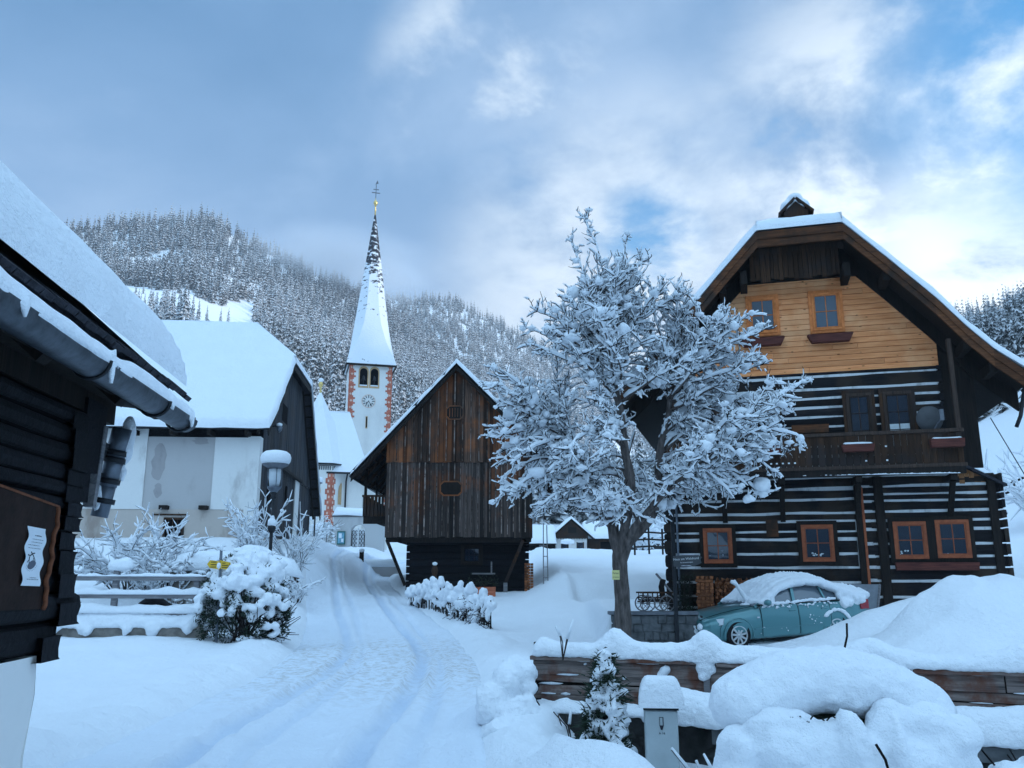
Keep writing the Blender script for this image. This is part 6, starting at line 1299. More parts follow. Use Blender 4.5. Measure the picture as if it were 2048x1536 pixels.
def little_conifer(x, y, h, rb, seed, label, cat='conifer', nb=150, lumps=90):
    r = np.random.default_rng(seed); t = thing('garden_conifer', label, cat, (x, y, Hs(x, y))); g, s_, w_ = MB(), MB(), MB(); w_.tube([(0, 0, -.1), (0, 0, h * .9)], [.04, .01], 6)
    for i in range(nb):
        z = h * r.uniform(.02, .97); rr_ = rb * (1 - z / h) ** .75 * r.uniform(.55, 1.1); a = r.uniform(0, 2 * PI); c = V3((math.cos(a) * rr_, math.sin(a) * rr_, z))
        for _ in range(14):
            d = unit(V3((math.cos(a), math.sin(a), .3)) + r.normal(0, .6, 3)); sd_ = unit(np.cross(d, r.normal(0, 1, 3))); l = r.uniform(.06, .13); o_ = c + r.normal(0, .04, 3); g.add([o_ - sd_ * .012, o_ + sd_ * .012, o_ + d * l], [(0, 1, 2)])
    for i in range(lumps):
        z = h * (r.uniform(0.0, 1) ** .9); rr_ = rb * (1 - z / h) ** .75 * r.uniform(.75, 1.12); a = r.uniform(0, 2 * PI); s0 = r.uniform(.04, .085) * (.6 + .6 * (1 - z / h)); s_.blob((math.cos(a) * rr_, math.sin(a) * rr_, z + .03), (s0 * r.uniform(.9, 1.6), s0 * r.uniform(.9, 1.6), s0 * r.uniform(.6, 1.2)), 2, .4, i * .7, freq=2)
    w_.build('stem', M['bark'], t); g.build('needles', M['needles'], t); s_.build('snow', M['snow'], t, remesh=.022, smooth=2); return t
little_conifer(-13.0, 60.5, 2.3, .8, 320, 'small snowy conifer right of the distant street lamp', nb=60, lumps=60)
# ================================================================ LEFT GARDEN: rail fence, wall, evergreen bush, signpost
rf_ = thing('rail_fence', 'weathered three-rail wooden fence with snow on each rail, left of the evergreen bush', 'fence', (-8.4, 19.5, 0))
gz0 = Hs(-8.9, 19.3)
m = MB()
for x, h in ((-8.87, 1.74), (-7.05, 1.62), (-10.6, 1.7)): m.box(x + 8.4 - .06, x + 8.4 + .06, .0, .12, .15, h)
m.build_each('post', M['grey_wood'], rf_, bevel=.01)
for k, (za, zb) in enumerate(((1.53, 1.52), (1.15, 1.13), (.755, .74))): m = MB(); m.beam((-2.6, -.03, za), (1.75, -.03, zb), .05, .10); m.build('rail', M['grey_wood'], rf_, bevel=.01)
m = MB()
for k, (za, hh) in enumerate(((1.585, .045), (1.205, .11), (.81, .17))): snow_ridge(m, [(-2.6, -.02, za), (1.75, -.02, za - .015)], .10 + .05 * k, hh, 7. + k, .35 if k else .5, step=.05)
m.blob((-.40, .1, 1.78), (.30, .22, .20), 3, .22, 3.3, flat=.5); m.build('snow', M['snow'], rf_)
r = np.random.default_rng(71); m = MB(); snow_ridge(m, [(-2.6, .05, .52), (1.5, .05, .52)], .42, .30, 11., .22, step=.06); 
for i in range(16): x = r.uniform(-2.5, 1.4) if i else -2.4; m.blob((x, -.12, .50 - r.uniform(0, .12)), (r.uniform(.06, .16), .10, r.uniform(.08, .18)), 2, .3, i * 1.3)
m.build('lower_snow', M['snow'], rf_, remesh=.03, smooth=4, disp=((.2, .06), (.06, .02)))
t = thing('garden_kerb_wall', 'low dark stone wall with snow tongues under the rail fence', 'wall', (-8.4, 19.5, 0)); m = MB(); m.box(-2.7, 1.6, -.06, .3, .1, .52); m.build('stones', M['stone_light'], t, bevel=.03)
t = thing('terrace_wall', 'stone garden wall with a thick snow cushion between shrubs and bush', 'wall', (-7.4, 22.2, 0)); m = MB()
r = np.random.default_rng(9)
for zr in range(5):
    x = -1.35
    while x < 1.0: w_ = r.uniform(.3, .6); m.box(x, min(x + w_ - .02, 1.0), r.uniform(-.03, .02), .3, .55 + zr * .23, .55 + zr * .23 + .215); x += w_
m.build('stones', M['stone_light'], t, bevel=.02); m = MB(); m.box(-1.4, 1.0, .05, .25, .4, 1.68); m.build('core', M['void'], t)
m = MB(); snow_ridge(m, [(-1.4, .2, 1.72), (-.3, .2, 1.76), (1.3, .25, 1.70), (2.0, .4, 1.55)], .75, .42, 4., .16, sag=.15); m.build('snow', M['snow'], t)
t = thing('old_tyre', 'dark half-buried tyre leaning behind the middle fence rail', 'tyre', (-8.30, 20.3, Hs(-8.3, 20.3) + .35), rad(10)); m = MB(); m.tube([(.36 * math.cos(q), .05 * math.sin(q), .36 * math.sin(q)) for q in np.linspace(0, 2 * PI, 25)], .09, 8, cap=False); m.build('tyre', M['rubber'], t)
m = MB(); t = thing('brush_logs', 'thin dark logs and brush lying behind the rail fence by the tyre', 'logs', (-8.2, 20.9, Hs(-8.2, 20.9)))
for i in range(7): m.tube([(-1.0 + i * .1, 0, .15 + i * .05), (-.2, .05, .42 + .07 * (i % 3)), (.8 + i * .1, .1, .45 + .08 * (i % 4))], .045, 6)
m.build('logs', M['dark_wood'], t); m = MB(); m.blob((-.35, 0, .75), (.24, .12, .22), 2, .25, 1.); m.build('stone', M['brown_wood'], t)
def leafy_bush(name, label, x, y, rx, ry, h, seed, nc, lumps, leaf='needles', blob=(.07, .17), remesh=.035, stems=30, low=.25):
    r = np.random.default_rng(seed); t = thing(name, label, 'bush', (x, y, Hs(x, y))); g, s_, w_ = MB(), MB(), MB()
    def surf():
        v = r.random() ** .85; a = r.uniform(0, 2 * PI); q = r.uniform(.5, 1) ** .4; k_ = 1 + .18 * fbm(math.cos(a) * 2 + seed, math.sin(a) * 2, v * 3, 2)
        rd_ = math.sqrt(max(0.02, 1 - ((v - .34) / .66) ** 2)) * k_ * q; return V3((math.cos(a) * rx * rd_, math.sin(a) * ry * rd_, max(.03, v * h * (.9 + .1 * k_)))), q
    for i in range(stems): p, q = surf(); w_.tube([(r.normal(0, .12), r.normal(0, .12), -.1), p * (.45, .45, .45) + r.normal(0, .05, 3), p], [.022, .014, .007], 4, cap=False)
    for i in range(nc):
        p, q = surf()
        for _ in range(16): d = unit(r.normal(0, 1, 3) + unit(p) * .6); sd_ = unit(np.cross(d, r.normal(0, 1, 3))); o_ = p + r.normal(0, .055, 3); l = r.uniform(.06, .12); g.add([o_ - sd_ * .016, o_ + sd_ * .016, o_ + d * l], [(0, 1, 2)])
    for i in range(lumps):
        p, q = surf()
        if r.random() > .30 + 1.0 * (p[2] / h) ** 1.2: continue
        s0 = r.uniform(*blob) * (.65 + .5 * p[2] / h); s_.blob(p * (1.03, 1.03, 1) + (0, 0, s0 * .3), (s0 * r.uniform(.8, 1.4), s0 * r.uniform(.8, 1.4), s0 * r.uniform(.7, 1.2)), 2, .3, i * .77, freq=1.8)
    w_.build('stems', M['shrub_twig'], t); g.build('leaves', M[leaf], t); s_.build('snow', M['snow'], t, remesh=.026, smooth=3, disp=((.12, .05), (.04, .015))); return t
leafy_bush('evergreen_bush', 'big round evergreen bush under heavy snow beside the road', -5.95, 19.6, 1.02, .95, 1.85, 401, 480, 420, low=.10)
tb = MB(); r = np.random.default_rng(45); bush = [o for o in COL.objects if o.name.startswith('evergreen_bush')][0]
for i in range(34):
    a = r.uniform(-1.4, .6); p = V3((.5 * math.cos(a), .6 * math.sin(a), r.uniform(0, .5))); d = unit(V3((math.cos(a), math.sin(a), r.uniform(-.1, .7)))); tb.tube([p, p + d * .35 + r.normal(0, .05, 3), p + d * .7 + r.normal(0, .08, 3) + (0, 0, .08)], [.014, .010, .006], 4, cap=False)
tb.build('bare_stems', M['twig'], bush)
sp = thing('trail_signpost', 'yellow hiking-trail arrow signs on a post sticking out of the evergreen bush', 'signpost', (-6.38, 19.0, Hs(-6.38, 19.0)))
m = MB(); m.tube([(0.04, 0, -.2), (0, 0, 1.98)], .03, 10); m.build('post', M['metal'], sp)
zc = 1.83 - Hs(-6.38, 19.0) + .0
for nm, x0, x1, tilt, lines in (('left_arrow', -.27, .02, -.03, ((-.13, .055, .11), (-.11, .0, .16), (-.13, -.05, .12))), ('right_arrow', .0, .27, -.05, ((.10, .04, .07), (.12, -.005, .13), (.12, -.05, .13)))):
    m = MB(); pl_ = [(x0, 0), (x0 + .06, .085), (x1, .085 + tilt), (x1, -.085 + tilt), (x0 + .06, -.085)] if x0 < -.1 else [(x0, .085), (x1 - .04, .085 + tilt), (x1, tilt), (x1 - .04, -.085 + tilt), (x0, -.085)]
    m.prism([(x, z + zc) for x, z in pl_][::-1], -.05, -.04); o = m.build(nm, M['yellow'], sp); ink_ = MB()
    for cx, dz, L_ in lines:
        u = cx - L_ / 2; rr_ = np.random.default_rng(int(abs(cx) * 1000))
        while u < cx + L_ / 2: w_ = rr_.uniform(.008, .02); ink_.box(u, u + w_, -.053, -.0505, zc + dz - .010 + tilt * .4, zc + dz + .010 + tilt * .4); u += w_ + .005
    ink_.build('lettering', M['ink'], o)
m = MB(); m.blob((-.01, -.04, zc - .03), (.05, .05, .07), 2, .2, 3.); m.blob((0, 0, 2.0), (.05, .05, .09), 2, .2, 4.); m.build('snow', M['snow'], sp)
# ================================================================ RIGHT: low stone wall with handcart, name-board post
swl = thing('terrace_stone_wall', 'low grey stone wall with slab top right of the tree trunk', 'wall', (2.3, 20.3, 0)); m = MB(); m.box(0.05, 2.0, .02, .3, -.1, .70)
r = np.random.default_rng(19)
for zr in range(4):
    x = 0
    while x < 2.0: w_ = r.uniform(.14, .52); dz_ = r.uniform(-.05, .05); m.obox((x + w_ / 2, .09 + r.uniform(-.02, .012), .04 + zr * .185 + dz_ * .4), (min(w_, 2.0 - x) / 2 - .004, 0, r.uniform(-.012, .012)), (0, .10, 0), (r.uniform(-.01, .01), 0, .088 + abs(dz_) * .4)); x += w_
m.build('stones', M['stone'], swl, bevel=.015); m = MB(); m.box(-.06, 2.0, -.06, .34, .70, .775); m.build('slab_top', M['cap_stone'], swl, bevel=.01)
ct = thing('handcart', 'small old wooden handcart on the stone wall by the house corner', 'cart', (3.34, 20.48, .78), rad(8))
m = MB(); m.box(-.36, .36, -.16, .16, .24, .27)
m.build('bed', M['dark_wood'], ct)
m = MB()
for s in (-1, 1): m.beam((-.40, s * .17, .42), (.40, s * .17, .42), .025, .035); m.beam((-.38, s * .17, .30), (.38, s * .17, .30), .025, .03); [m.beam((-.34 + i * .115, s * .17, .25), (-.34 + i * .115, s * .17, .42), .015, .02) for i in range(7)]
m.box(-.42, .42, -.02, .02, .20, .235); m.build('rack_sides', M['brown_wood'], ct)
for x in (-.24, .22):
    for s in (-1, 1):
        m = MB(); R = .175; m.tube([(x + R * math.cos(q), s * .21, R + R * math.sin(q)) for q in np.linspace(0, 2 * PI, 25)], .016, 6, cap=False); m.tube([(x, s * .17, R), (x, s * .24, R)], .03, 8)
        for k in range(8): q = k * PI / 4; m.beam((x, s * .21, R), (x + R * math.cos(q), s * .21, R + R * math.sin(q)), .012, .012, up=(0, 1, 0))
        m.build('wheel', M['grey_wood'], ct)
m = MB(); m.beam((.05, 0, .85), (.58, .05, .24), .05, .04); m.build('drawbar', M['grey_wood'], ct); m = MB(); m.tube([(.20, 0, .25), (.17, .02, .55), (.22, .02, .72)], .07, 7); m.build('dark_roots', M['dark_wood'], ct)
np_ = thing('name_post', 'dark blue-grey post with a carved wooden name board at the house corner', 'signpost', (3.78, 20.25, -.1), rad(-8)); m = MB(); m.box(-.045, .045, -.045, .045, 0, 3.3); m.build('post', M['dark_metal'], np_, bevel=.008)
m = MB(); pl_ = [(-.02, -.13), (.20, -.155), (.46, -.12), (.62, -.05), (.60, .03), (.64, .08), (.56, .13), (.2, .13), (-.02, .11)]; m.prism([(x, z + 2.02) for x, z in pl_], -.085, -.05); o = m.build('name_board', M['dish'], np_)
m = MB(); text_mesh(m, 'Haus am Waldrand', .075, (.27, -.0875, 2.065), (1, 0, .06), (-.06, 0, 1)); text_mesh(m, 'Ferienwohnungen', .040, (.28, -.0875, 1.985), (1, 0, .06), (-.06, 0, 1)); m.build('lettering', M['white_paint'], o); m = MB(); snow_ridge(m, [(0, -.07, 1.905), (.4, -.07, 1.905)], .035, .012, 3., .5); m.build('snow', M['snow'], o)
# ================================================================ far little house with sheds, hillside fence, overhead cable
gz_ = Hs(6.6, 100) - .1
fh = thing('small_house', 'small distant house with white ground floor and dark wooden gable left of tree trunk', 'house', (6.75, 100, gz_), rad(2)); m = MB(); m.box(-2.3, 2.6, 0, 7, -.5, 2.55); m.build('wall', M['plaster'], fh)
m = MB(); m.prism([(-2.5, 2.5), (2.75, 2.5), (2.75, 3.0), (.15, 5.3), (-2.5, 3.0)], -.25, 7); [m.box(-2.4 + i * .42, -2.3 + i * .42, -.5, 0, 2.38, 2.52) for i in range(13)]; m.build('gable', M['brown_wood'], fh)
m = MB(); m.slab([(-4.4, -.9, 1.7), (.15, -.9, 5.5), (.15, 7.3, 5.5), (-4.4, 7.3, 1.7)][::-1], .15); m.slab([(.15, -.9, 5.5), (3.7, -.9, 2.4), (3.7, 7.3, 2.4), (.15, 7.3, 5.5)][::-1], .15); ro_ = m.build('roof', M['shingle'], fh)
m = MB(); snow_patch(m, (-4.4, 7.3, 1.75), (-4.4, -.95, 1.75), (.15, -.95, 5.5), (.15, 7.3, 5.5), .45, (1, 1, 0, 1), nu=8, nv=10); snow_patch(m, (3.7, -.95, 2.45), (3.7, 7.3, 2.45), (.15, 7.3, 5.5), (.15, -.95, 5.5), .45, (1, 1, 0, 1), nu=8, nv=10); m.build('roof_snow', M['snow'], ro_)
for x in (-.9, 1.55): m = MB(); m.box(x - .42, x + .42, -.06, -.01, .75, 1.85); o = m.build('window', M['glass'], fh); m = MB(); m.box(x - .58, x - .42, -.08, -.01, .7, 1.9); m.box(x + .42, x + .58, -.08, -.01, .7, 1.9); m.build_each('shutter', M['brown_wood'], fh)
m = MB(); m.box(-.35, .95, -.30, -.26, 3.3, 4.2); m.build('gable_window', M['dark_wood'], fh); m = MB(); m.box(-4.2, -2.35, .8, 6, -.5, 2.0); m.build('side_porch', M['dark_wood'], fh); fh.scale = (.74, .74, .74)
def shed(x, y, w_, d, h, lab, mt, open_=False, rz=0):
    t = thing('shed', lab, 'shed', (x, y, Hs(x, y) - .1), rz); m = MB(); m.box(-w_ / 2, w_ / 2, 0, d, -.4, h); o = m.build('wall', M[mt], t); m = MB(); m.box(-w_ * .18, w_ * .18, -.05, .0, 0, h * .75); m.build('door', M['void'], t); m = MB(); m.box(w_ * .26, w_ * .40, -.05, .0, h * .35, h * .8); m.build('window', M['glass'], t)
    m = MB(); m.slab([(-w_ / 2 - .6, -.8, h - .15), (w_ / 2 + .6, -.8, h - .15), (w_ / 2 + .6, d / 2, h + 1.7), (-w_ / 2 - .6, d / 2, h + 1.7)], .12); m.slab([(w_ / 2 + .6, d + .6, h - .1), (-w_ / 2 - .6, d + .6, h - .1), (-w_ / 2 - .6, d / 2, h + 1.7), (w_ / 2 + .6, d / 2, h + 1.7)], .12); ro_ = m.build('roof', M['dark_wood'], t)
    m = MB(); snow_patch(m, (-w_ / 2 - .6, -.85, h - .12), (w_ / 2 + .6, -.85, h - .12), (w_ / 2 + .6, d / 2, h + 1.7), (-w_ / 2 - .6, d / 2, h + 1.7), .45, (1, 1, 0, 1), nu=10, nv=8); m.build('roof_snow', M['snow'], ro_); return t
shed(11.2, 102, 4.2, 4.0, 1.9, 'distant brown wooden shed right of the little white house', 'brown_wood'); shed(1.6, 98, 5.6, 4.5, 1.3, 'distant low shed with a broad snowy roof left of the little house', 'dark_wood'); shed(16.2, 104, 5, 4, 2.0, 'distant grey shed behind the log house corner, right of the tree trunk', 'grey_plank')
t = thing('bird_feeder', 'snow-topped post in the field before the little house', 'post', (5.9, 92, Hs(5.9, 92))); m = MB(); m.box(-.12, .12, -.1, .1, -.2, 1.1); m.build('post', M['dark_wood'], t); m = MB(); m.box(-.7, .7, -.4, .4, 1.1, 1.25); m.blob((0, 0, 1.3), (.75, .5, .3), 2, .1); m.build('snow', M['snow'], t)
for i, (x, y, h, n, sp_) in enumerate(((13.5, 90, 4.5, 24, 2.2), (17.5, 96, 6.5, 26, 2.6))): shrub(x, y, n, h, sp_, 340 + i, ('snowy bare tree by the distant grey shed', 'taller snowy bare tree behind the distant grey shed')[i], snowr=.07, name='snowy_bare_tree', fan=.45)
hf = thing('hillside_fence', 'two-rail fence climbing the snowy slope right of the log house', 'fence', (34, 56, 0)); m, ps = MB(), MB(); prev = None
for k in range(17):
    q = k / 16; x, y = 22 + q * 30, 52 + q * 4; z = Hs(x, y); c = V3((x - 34, y - 56, z)); ps.beam(c - (0, 0, .3), c + (0, 0, 1.25), .14, .12, up=(1, 0, 0))
    if prev is not None: [m.beam(prev + (0, 0, h_), c + (0, 0, h_), .07, .13) for h_ in (.55, 1.02)]
    prev = c
m.build('rails', M['dark_wood'], hf); ps.build_each('post', M['dark_wood'], hf)
hf2 = thing('hillside_fence', 'short paddock fence on the rise behind the stone wall, seen left of the house corner', 'fence', (10, 62, 0)); m, ps = MB(), MB(); prev = None
for k in range(6):
    x, y = 7.8 + k * 1.15, 55 + k * 1.5; z = Hs(x, y); c = V3((x - 10, y - 62, z)); ps.beam(c - (0, 0, .3), c + (0, 0, 1.7), .11, .11, up=(1, 0, 0))
    if prev is not None: [m.beam(prev + (0, 0, h_), c + (0, 0, h_), .05, .11) for h_ in (.5, .95, 1.4)]
    prev = c
m.build('rails', M['dark_wood'], hf2); ps.build_each('post', M['dark_wood'], hf2)
cb = thing('overhead_cable', 'thin dark cable slanting down through the air right of the log house', 'cable', (14.5, 24, 5)); m = MB(); a, b = V3((14.05 - 14.5, 24.5 - 24, 1.0)), V3((14.9 - 14.5, 22.3 - 24, -3.9)); m.tube([a + (b - a) * q for q in np.linspace(-.02, 1, 12)], .014, 5); m.build('wire', M['dark_metal'], cb)
shrub(26.5, 43, 20, 6.0, 1.2, 350, 'dark-stemmed snowy tree standing on the slope below the hillside fence, right edge', snowr=.05, name='snowy_bare_tree', fan=.25)
# ================================================================ THE CAR
car = thing('parked_car', 'metallic teal saloon car under a thick snow blanket in front of the log house', 'car', (4.93, 20.95, -.05), rad(17))
car.rotation_euler = (0, rad(-2.6), rad(17))            # nose to -x, tail a little uphill
# stations along x (nose at -.85, front axle at 0, rear axle 2.65, tail 3.68); half-section points (y, z)
def sec(hw, sill, mid, belt, top, yt, crown):     # half width, sill z, mid z, belt z, top z, half width at top, crown extra
    return [(hw * .86, sill), (hw * .97, sill + .06), (hw, mid), (hw * .985, (mid + belt) / 2), (hw * .94, belt), (hw * .86, belt + (top - belt) * .45), (yt, top), (0, top + crown)]
ST = [(-.82, .56, .30, .44, .52, .56, .40, .01), (-.80, .70, .23, .46, .60, .655, .52, .02), (-.66, .80, .20, .48, .66, .715, .60, .03), (-.35, .86, .19, .50, .72, .79, .66, .035), (.0, .885, .19, .52, .77, .845, .68, .04), (.45, .885, .19, .53, .83, .905, .70, .04), (.70, .885, .19, .54, .88, .94, .70, .04),
      (1.2, .885, .19, .55, .915, .95, .70, .02), (2.0, .885, .19, .56, .935, .965, .70, .02), (2.65, .885, .19, .57, .95, .98, .70, .02), (3.0, .88, .20, .58, .96, 1.01, .66, .03), (3.35, .86, .22, .58, .96, 1.02, .64, .03), (3.60, .80, .26, .58, .94, 1.01, .60, .03), (3.69, .72, .34, .56, .88, .98, .54, .02)]
rows = []
for x, hw, si, mi, be, to, yt, cr in ST: s_ = sec(hw, si, mi, be, to, yt, cr); rows.append([(x, -y, z) for y, z in s_] + [(x, y, z) for y, z in s_[-2::-1]])
G = np.array(rows); nb = G.shape[1]
# denser along x
xs0 = G[:, 0, 0]; xs = np.unique(np.concatenate([np.linspace(-.82, 3.69, 60), xs0])); G = np.stack([np.stack([np.interp(xs, xs0, G[:, j, k]) for k in range(3)], 1) for j in range(nb)], 1)
m = MB(); k = len(xs); f = [(i * nb + j, (i + 1) * nb + j, (i + 1) * nb + (j + 1) % nb, i * nb + (j + 1) % nb) for i in range(k - 1) for j in range(nb)]; f += [tuple(range(nb)), tuple((k - 1) * nb + j for j in range(nb - 1, -1, -1))]
m.add(G.reshape(-1, 3), f, 0, True); body = m.build('body', [M['car_paint'], M['void']], car)
bm = bmesh.new(); bm.from_mesh(body.data); bmesh.ops.recalc_face_normals(bm, faces=bm.faces); bm.to_mesh(body.data); bm.free()
cu = MB()
for x in (0, 2.65):
    for s in (-1, 1): cu.tube([(x, s * .55, .31), (x, s * 1.1, .31)], .365, 32, mi=0)
cut_me = cu.build('arch_cutter', M['void']); dg = bpy.context.evaluated_depsgraph_get()
bmod = body.modifiers.new('arches', 'BOOLEAN'); bmod.object = cut_me; bmod.operation = 'DIFFERENCE'; bmod.solver = 'EXACT'; dg.update()
me2 = bpy.data.meshes.new_from_object(body.evaluated_get(dg)); body.modifiers.clear(); body.data = me2; bpy.data.objects.remove(cut_me)
# arch lips, sill strip, door gaps, handles
m = MB(); 
for x in (0, 2.65):
    for s in (-1, 1): m.tube([(x + .375 * math.cos(q), s * .878, .31 + .375 * math.sin(q)) for q in np.linspace(-.25, PI + .25, 26)], .014, 6)
m.build_each('arch_lip', M['car_paint'], body)
m = MB(); m.box(.42, 2.24, -.897, -.86, .415, .44); m.box(.42, 2.24, .86, .897, .415, .44); m.build_each('rub_strip', M['car_paint'], body)
for dn, x0, x1 in (('front_door', .62, 1.62), ('rear_door', 1.64, 2.50)):
    for s in (-1, 1):
        m = MB(); yb = np.array([[.862, .25], [.884, .42], [.889, .56], [.877, .75], [.842, .93]]); m.grid(np.array([[(x, s * (y + .004), z) for y, z in yb] for x in np.linspace(x0 + .008, x1 - .008, 6)])); d_ = m.build(dn, M['car_paint'], car)
        g_ = MB(); g_.tube([(x1, s * (y + .003), z) for y, z in yb], .006, 4); g_.build('door_gap', M['void'], d_)
        h_ = MB(); h_.box(x1 - .25, x1 - .08, s * .885 - .014, s * .885 + .014, .765, .80); h_.build('handle', M['car_paint'], d_, bevel=.008)
hl_ = [(q[0], q[6] * .98 + .04, q[5] + .012) for q in ST[1:7]]
for s in (-1, 1): m = MB(); m.tube([(x, s * y, z) for x, y, z in hl_], .006, 4); m.build('bonnet_gap', M['void'], body)
m = MB(); m.tube([(-.50, -.875, .30), (-.47, -.872, .48), (-.42, -.868, .56)], .006, 4); m.tube([(.61, -.885, .25), (.62, -.893, .56), (.62, -.870, .80), (.60, -.835, .90)], .006, 4); m.build_each('panel_gap', M['void'], body)
# cabin glass and roof
def ring(x, yb, zb, yt, zt): return [(x, -yb, zb), (x, -(yb * .35 + yt * .65), zb + (zt - zb) * .62), (x, -yt, zt), (x, -yt * .6, zt + .035), (x, 0, zt + .045), (x, yt * .6, zt + .035), (x, yt, zt), (x, (yb * .35 + yt * .65), zb + (zt - zb) * .62), (x, yb, zb)]
cb_ = [(.52, .80, .90, .74, .915), (.80, .815, .93, .70, 1.07), (1.15, .82, .94, .66, 1.25), (1.45, .82, .95, .635, 1.345), (1.9, .82, .96, .625, 1.385), (2.35, .82, .965, .61, 1.345), (2.7, .80, .975, .60, 1.24), (3.0, .77, .985, .60, 1.11), (3.22, .74, .995, .62, 1.02)]
m = MB(); m.grid(np.array([ring(*q) for q in cb_])[:, ::-1]); m.build('glasshouse', M['white_glass'], car)
for s in (-1, 1):
    m = MB()
    for a, b, w_ in (((.50, .81, .90), (1.40, .66, 1.345), .07), ((1.55, .835, .95), (1.62, .665, 1.36), .08), ((2.42, .83, .965), (2.36, .66, 1.34), .04), ((3.12, .78, .99), (2.40, .655, 1.35), .10)): m.beam((a[0], s * a[1], a[2]), (b[0], s * b[1], b[2]), w_, .03, up=(0, 1, 0))
    m.beam((1.40, s * .645, 1.355), (2.40, s * .64, 1.355), .06, .05); m.build('window_frame', M['car_paint'], car); m = MB(); m.box(.55, 3.1, s * .842 - .012, s * .842 + .012, .925, .955); m.build('belt_trim', M['rubber'], car)
    m = MB(); m.blob((.78, s * .94, .99), (.09, .10, .07), 2, .05); m.build('wing_mirror', M['car_paint'], car)
    m = MB(); v = [(-.70, s * .70, .52), (-.40, s * .862, .56), (-.36, s * .845, .70), (-.56, s * .74, .685), (-.72, s * .62, .63)]; v = [(x, y + s * .012, z) for x, y, z in v]; v2 = [(x + .06, y - s * .05, z) for x, y, z in v]; m.add(v + v2, [tuple(range(5)), tuple(range(9, 4, -1))] + [(i, (i + 1) % 5, 5 + (i + 1) % 5, 5 + i) for i in range(5)]); m.build('headlight', M['lamp_glass'], car)
    m = MB(); m.box(3.38, 3.62, s * .845 - .03, s * .845 + .012, .70, .92); m.build('tail_light', M['tail'], car, bevel=.01)
    m = MB(); m.box(.50, .56, s * .886 - .006, s * .886 + .006, .66, .69); m.build('indicator', M['lamp_glass'], car)
    m = MB(); m.box(-.85, -.40, s * .60 - .18, s * .60 + .18, .30, .40); m.build('bumper_strip', M['rubber'], car, bevel=.02)
m = MB(); m.box(-.875, -.80, -.28, .28, .40, .58); m.build('grille', M['dark_metal'], car)
for x in (0, 2.65):
    for s in (-1, 1):
        m = MB(); prof = [(.20, -.09), (.29, -.10), (.315, -.06), (.318, 0), (.315, .06), (.29, .10), (.20, .09)]; m.lathe(prof, n=32)
        for i_, v in enumerate(m.v): m.v[i_] = np.stack([v[:, 0] + x, v[:, 2] + s * .78, v[:, 1] + .31], 1)
        wh = m.build('wheel', M['rubber'], car); m = MB(); yy = s * .87
        m.tube([(x + .20 * math.cos(q), yy, .31 + .20 * math.sin(q)) for q in np.linspace(0, 2 * PI, 33)], .018, 6, cap=False); m.tube([(x, yy - s * .03, .31), (x, yy + s * .004, .31)], .05, 14)
        for k_ in range(9): q = k_ * 2 * PI / 9 + .2; d_ = V3((math.cos(q), 0, math.sin(q))); e_ = V3((-d_[2], 0, d_[0])); m.obox(V3((x, yy - s * .005, .31)) + d_ * .115, d_ * .08, (0, .010, 0), e_ * .022)
        m.build('rim', M['alloy'], wh); m = MB(); m.tube([(x, yy - s * .045, .31), (x, yy - s * .035, .31)], .195, 24); m.build('hub_dark', M['dark_metal'], wh)
m = MB(); m.beam((.62, -.35, .97), (.26, -.42, 1.52), .03, .02); m.build('wiper', M['rubber'], car)
# snow: blanket over roof, both screens and boot, dribbling over the side windows
m = MB(); r = np.random.default_rng(14)
prof = [(.66, .98, .72, .05), (.80, 1.06, .72, .10), (.95, 1.15, .72, .13), (1.2, 1.30, .70, .15), (1.6, 1.40, .68, .17), (2.0, 1.42, .68, .18), (2.4, 1.38, .67, .18), (2.8, 1.22, .70, .18), (3.1, 1.08, .74, .20), (3.45, 1.05, .74, .20), (3.70, 1.02, .66, .17)]
for q in np.linspace(0, 1, 46):
    x = .70 + q * 2.98; z = np.interp(x, [p[0] for p in prof], [p[1] for p in prof]); w_ = np.interp(x, [p[0] for p in prof], [p[2] for p in prof]); h_ = np.interp(x, [p[0] for p in prof], [p[3] for p in prof])
    for y in np.linspace(-w_, w_, 9): e = 1 - .5 * (abs(y) / w_) ** 2.5; m.blob((x + r.normal(0, .02), y * 1.04, z + h_ * .12 - .03 * (abs(y) / w_) ** 3), (.16, .17, (h_ + .05) * e * r.uniform(.9, 1.08)), 1, .05, x * 3 + y)
for i in range(26): x = r.uniform(.72, 1.05); m.blob((x, -r.uniform(.74, .86), .96 + (x - .6) * .35 - r.uniform(0, .13)), r.uniform(.05, .09), 1, .25, i * 1.1)
for i in range(30): x = r.uniform(2.75, 3.66); m.blob((x, -r.uniform(.76, .88), 1.02 - r.uniform(-.05, .20)), r.uniform(.07, .12), 1, .22, i * 1.3)
m.build('snow_blanket', M['snow'], car, remesh=.03, smooth=6, disp=((.3, .04), (.07, .018)))
m = MB()
for i in range(70): x = r.uniform(.75, 2.7); m.blob((x, -.862 - r.uniform(0, .02), .965 + r.normal(0, .012) + .02 * (x > 1.7)), (r.uniform(.06, .13), .032, r.uniform(.018, .045)), 1, .3, i * .9)
m.build('window_ledge_snow', M['snow'], car, remesh=.018, smooth=2); m = MB()
for i in range(60): x = r.uniform(.55, 2.9); z = .93 - abs(r.normal(0, .05)); m.blob((x, -.878, z), (r.uniform(.02, .06), .016, r.uniform(.01, .03)), 1, .3, i * 1.9)
m.build('door_snow', M['snow'], car, remesh=.018, smooth=2); m = MB()
for i in range(24): q = r.uniform(.5, 2.4); m.blob((2.65 + .40 * math.cos(q) , -.895, .31 + .40 * math.sin(q) + .02), (r.uniform(.04, .09), .035, r.uniform(.03, .06)), 1, .25, i * .6)
m.build('arch_snow', M['snow'], car, remesh=.018, smooth=2); m = MB()
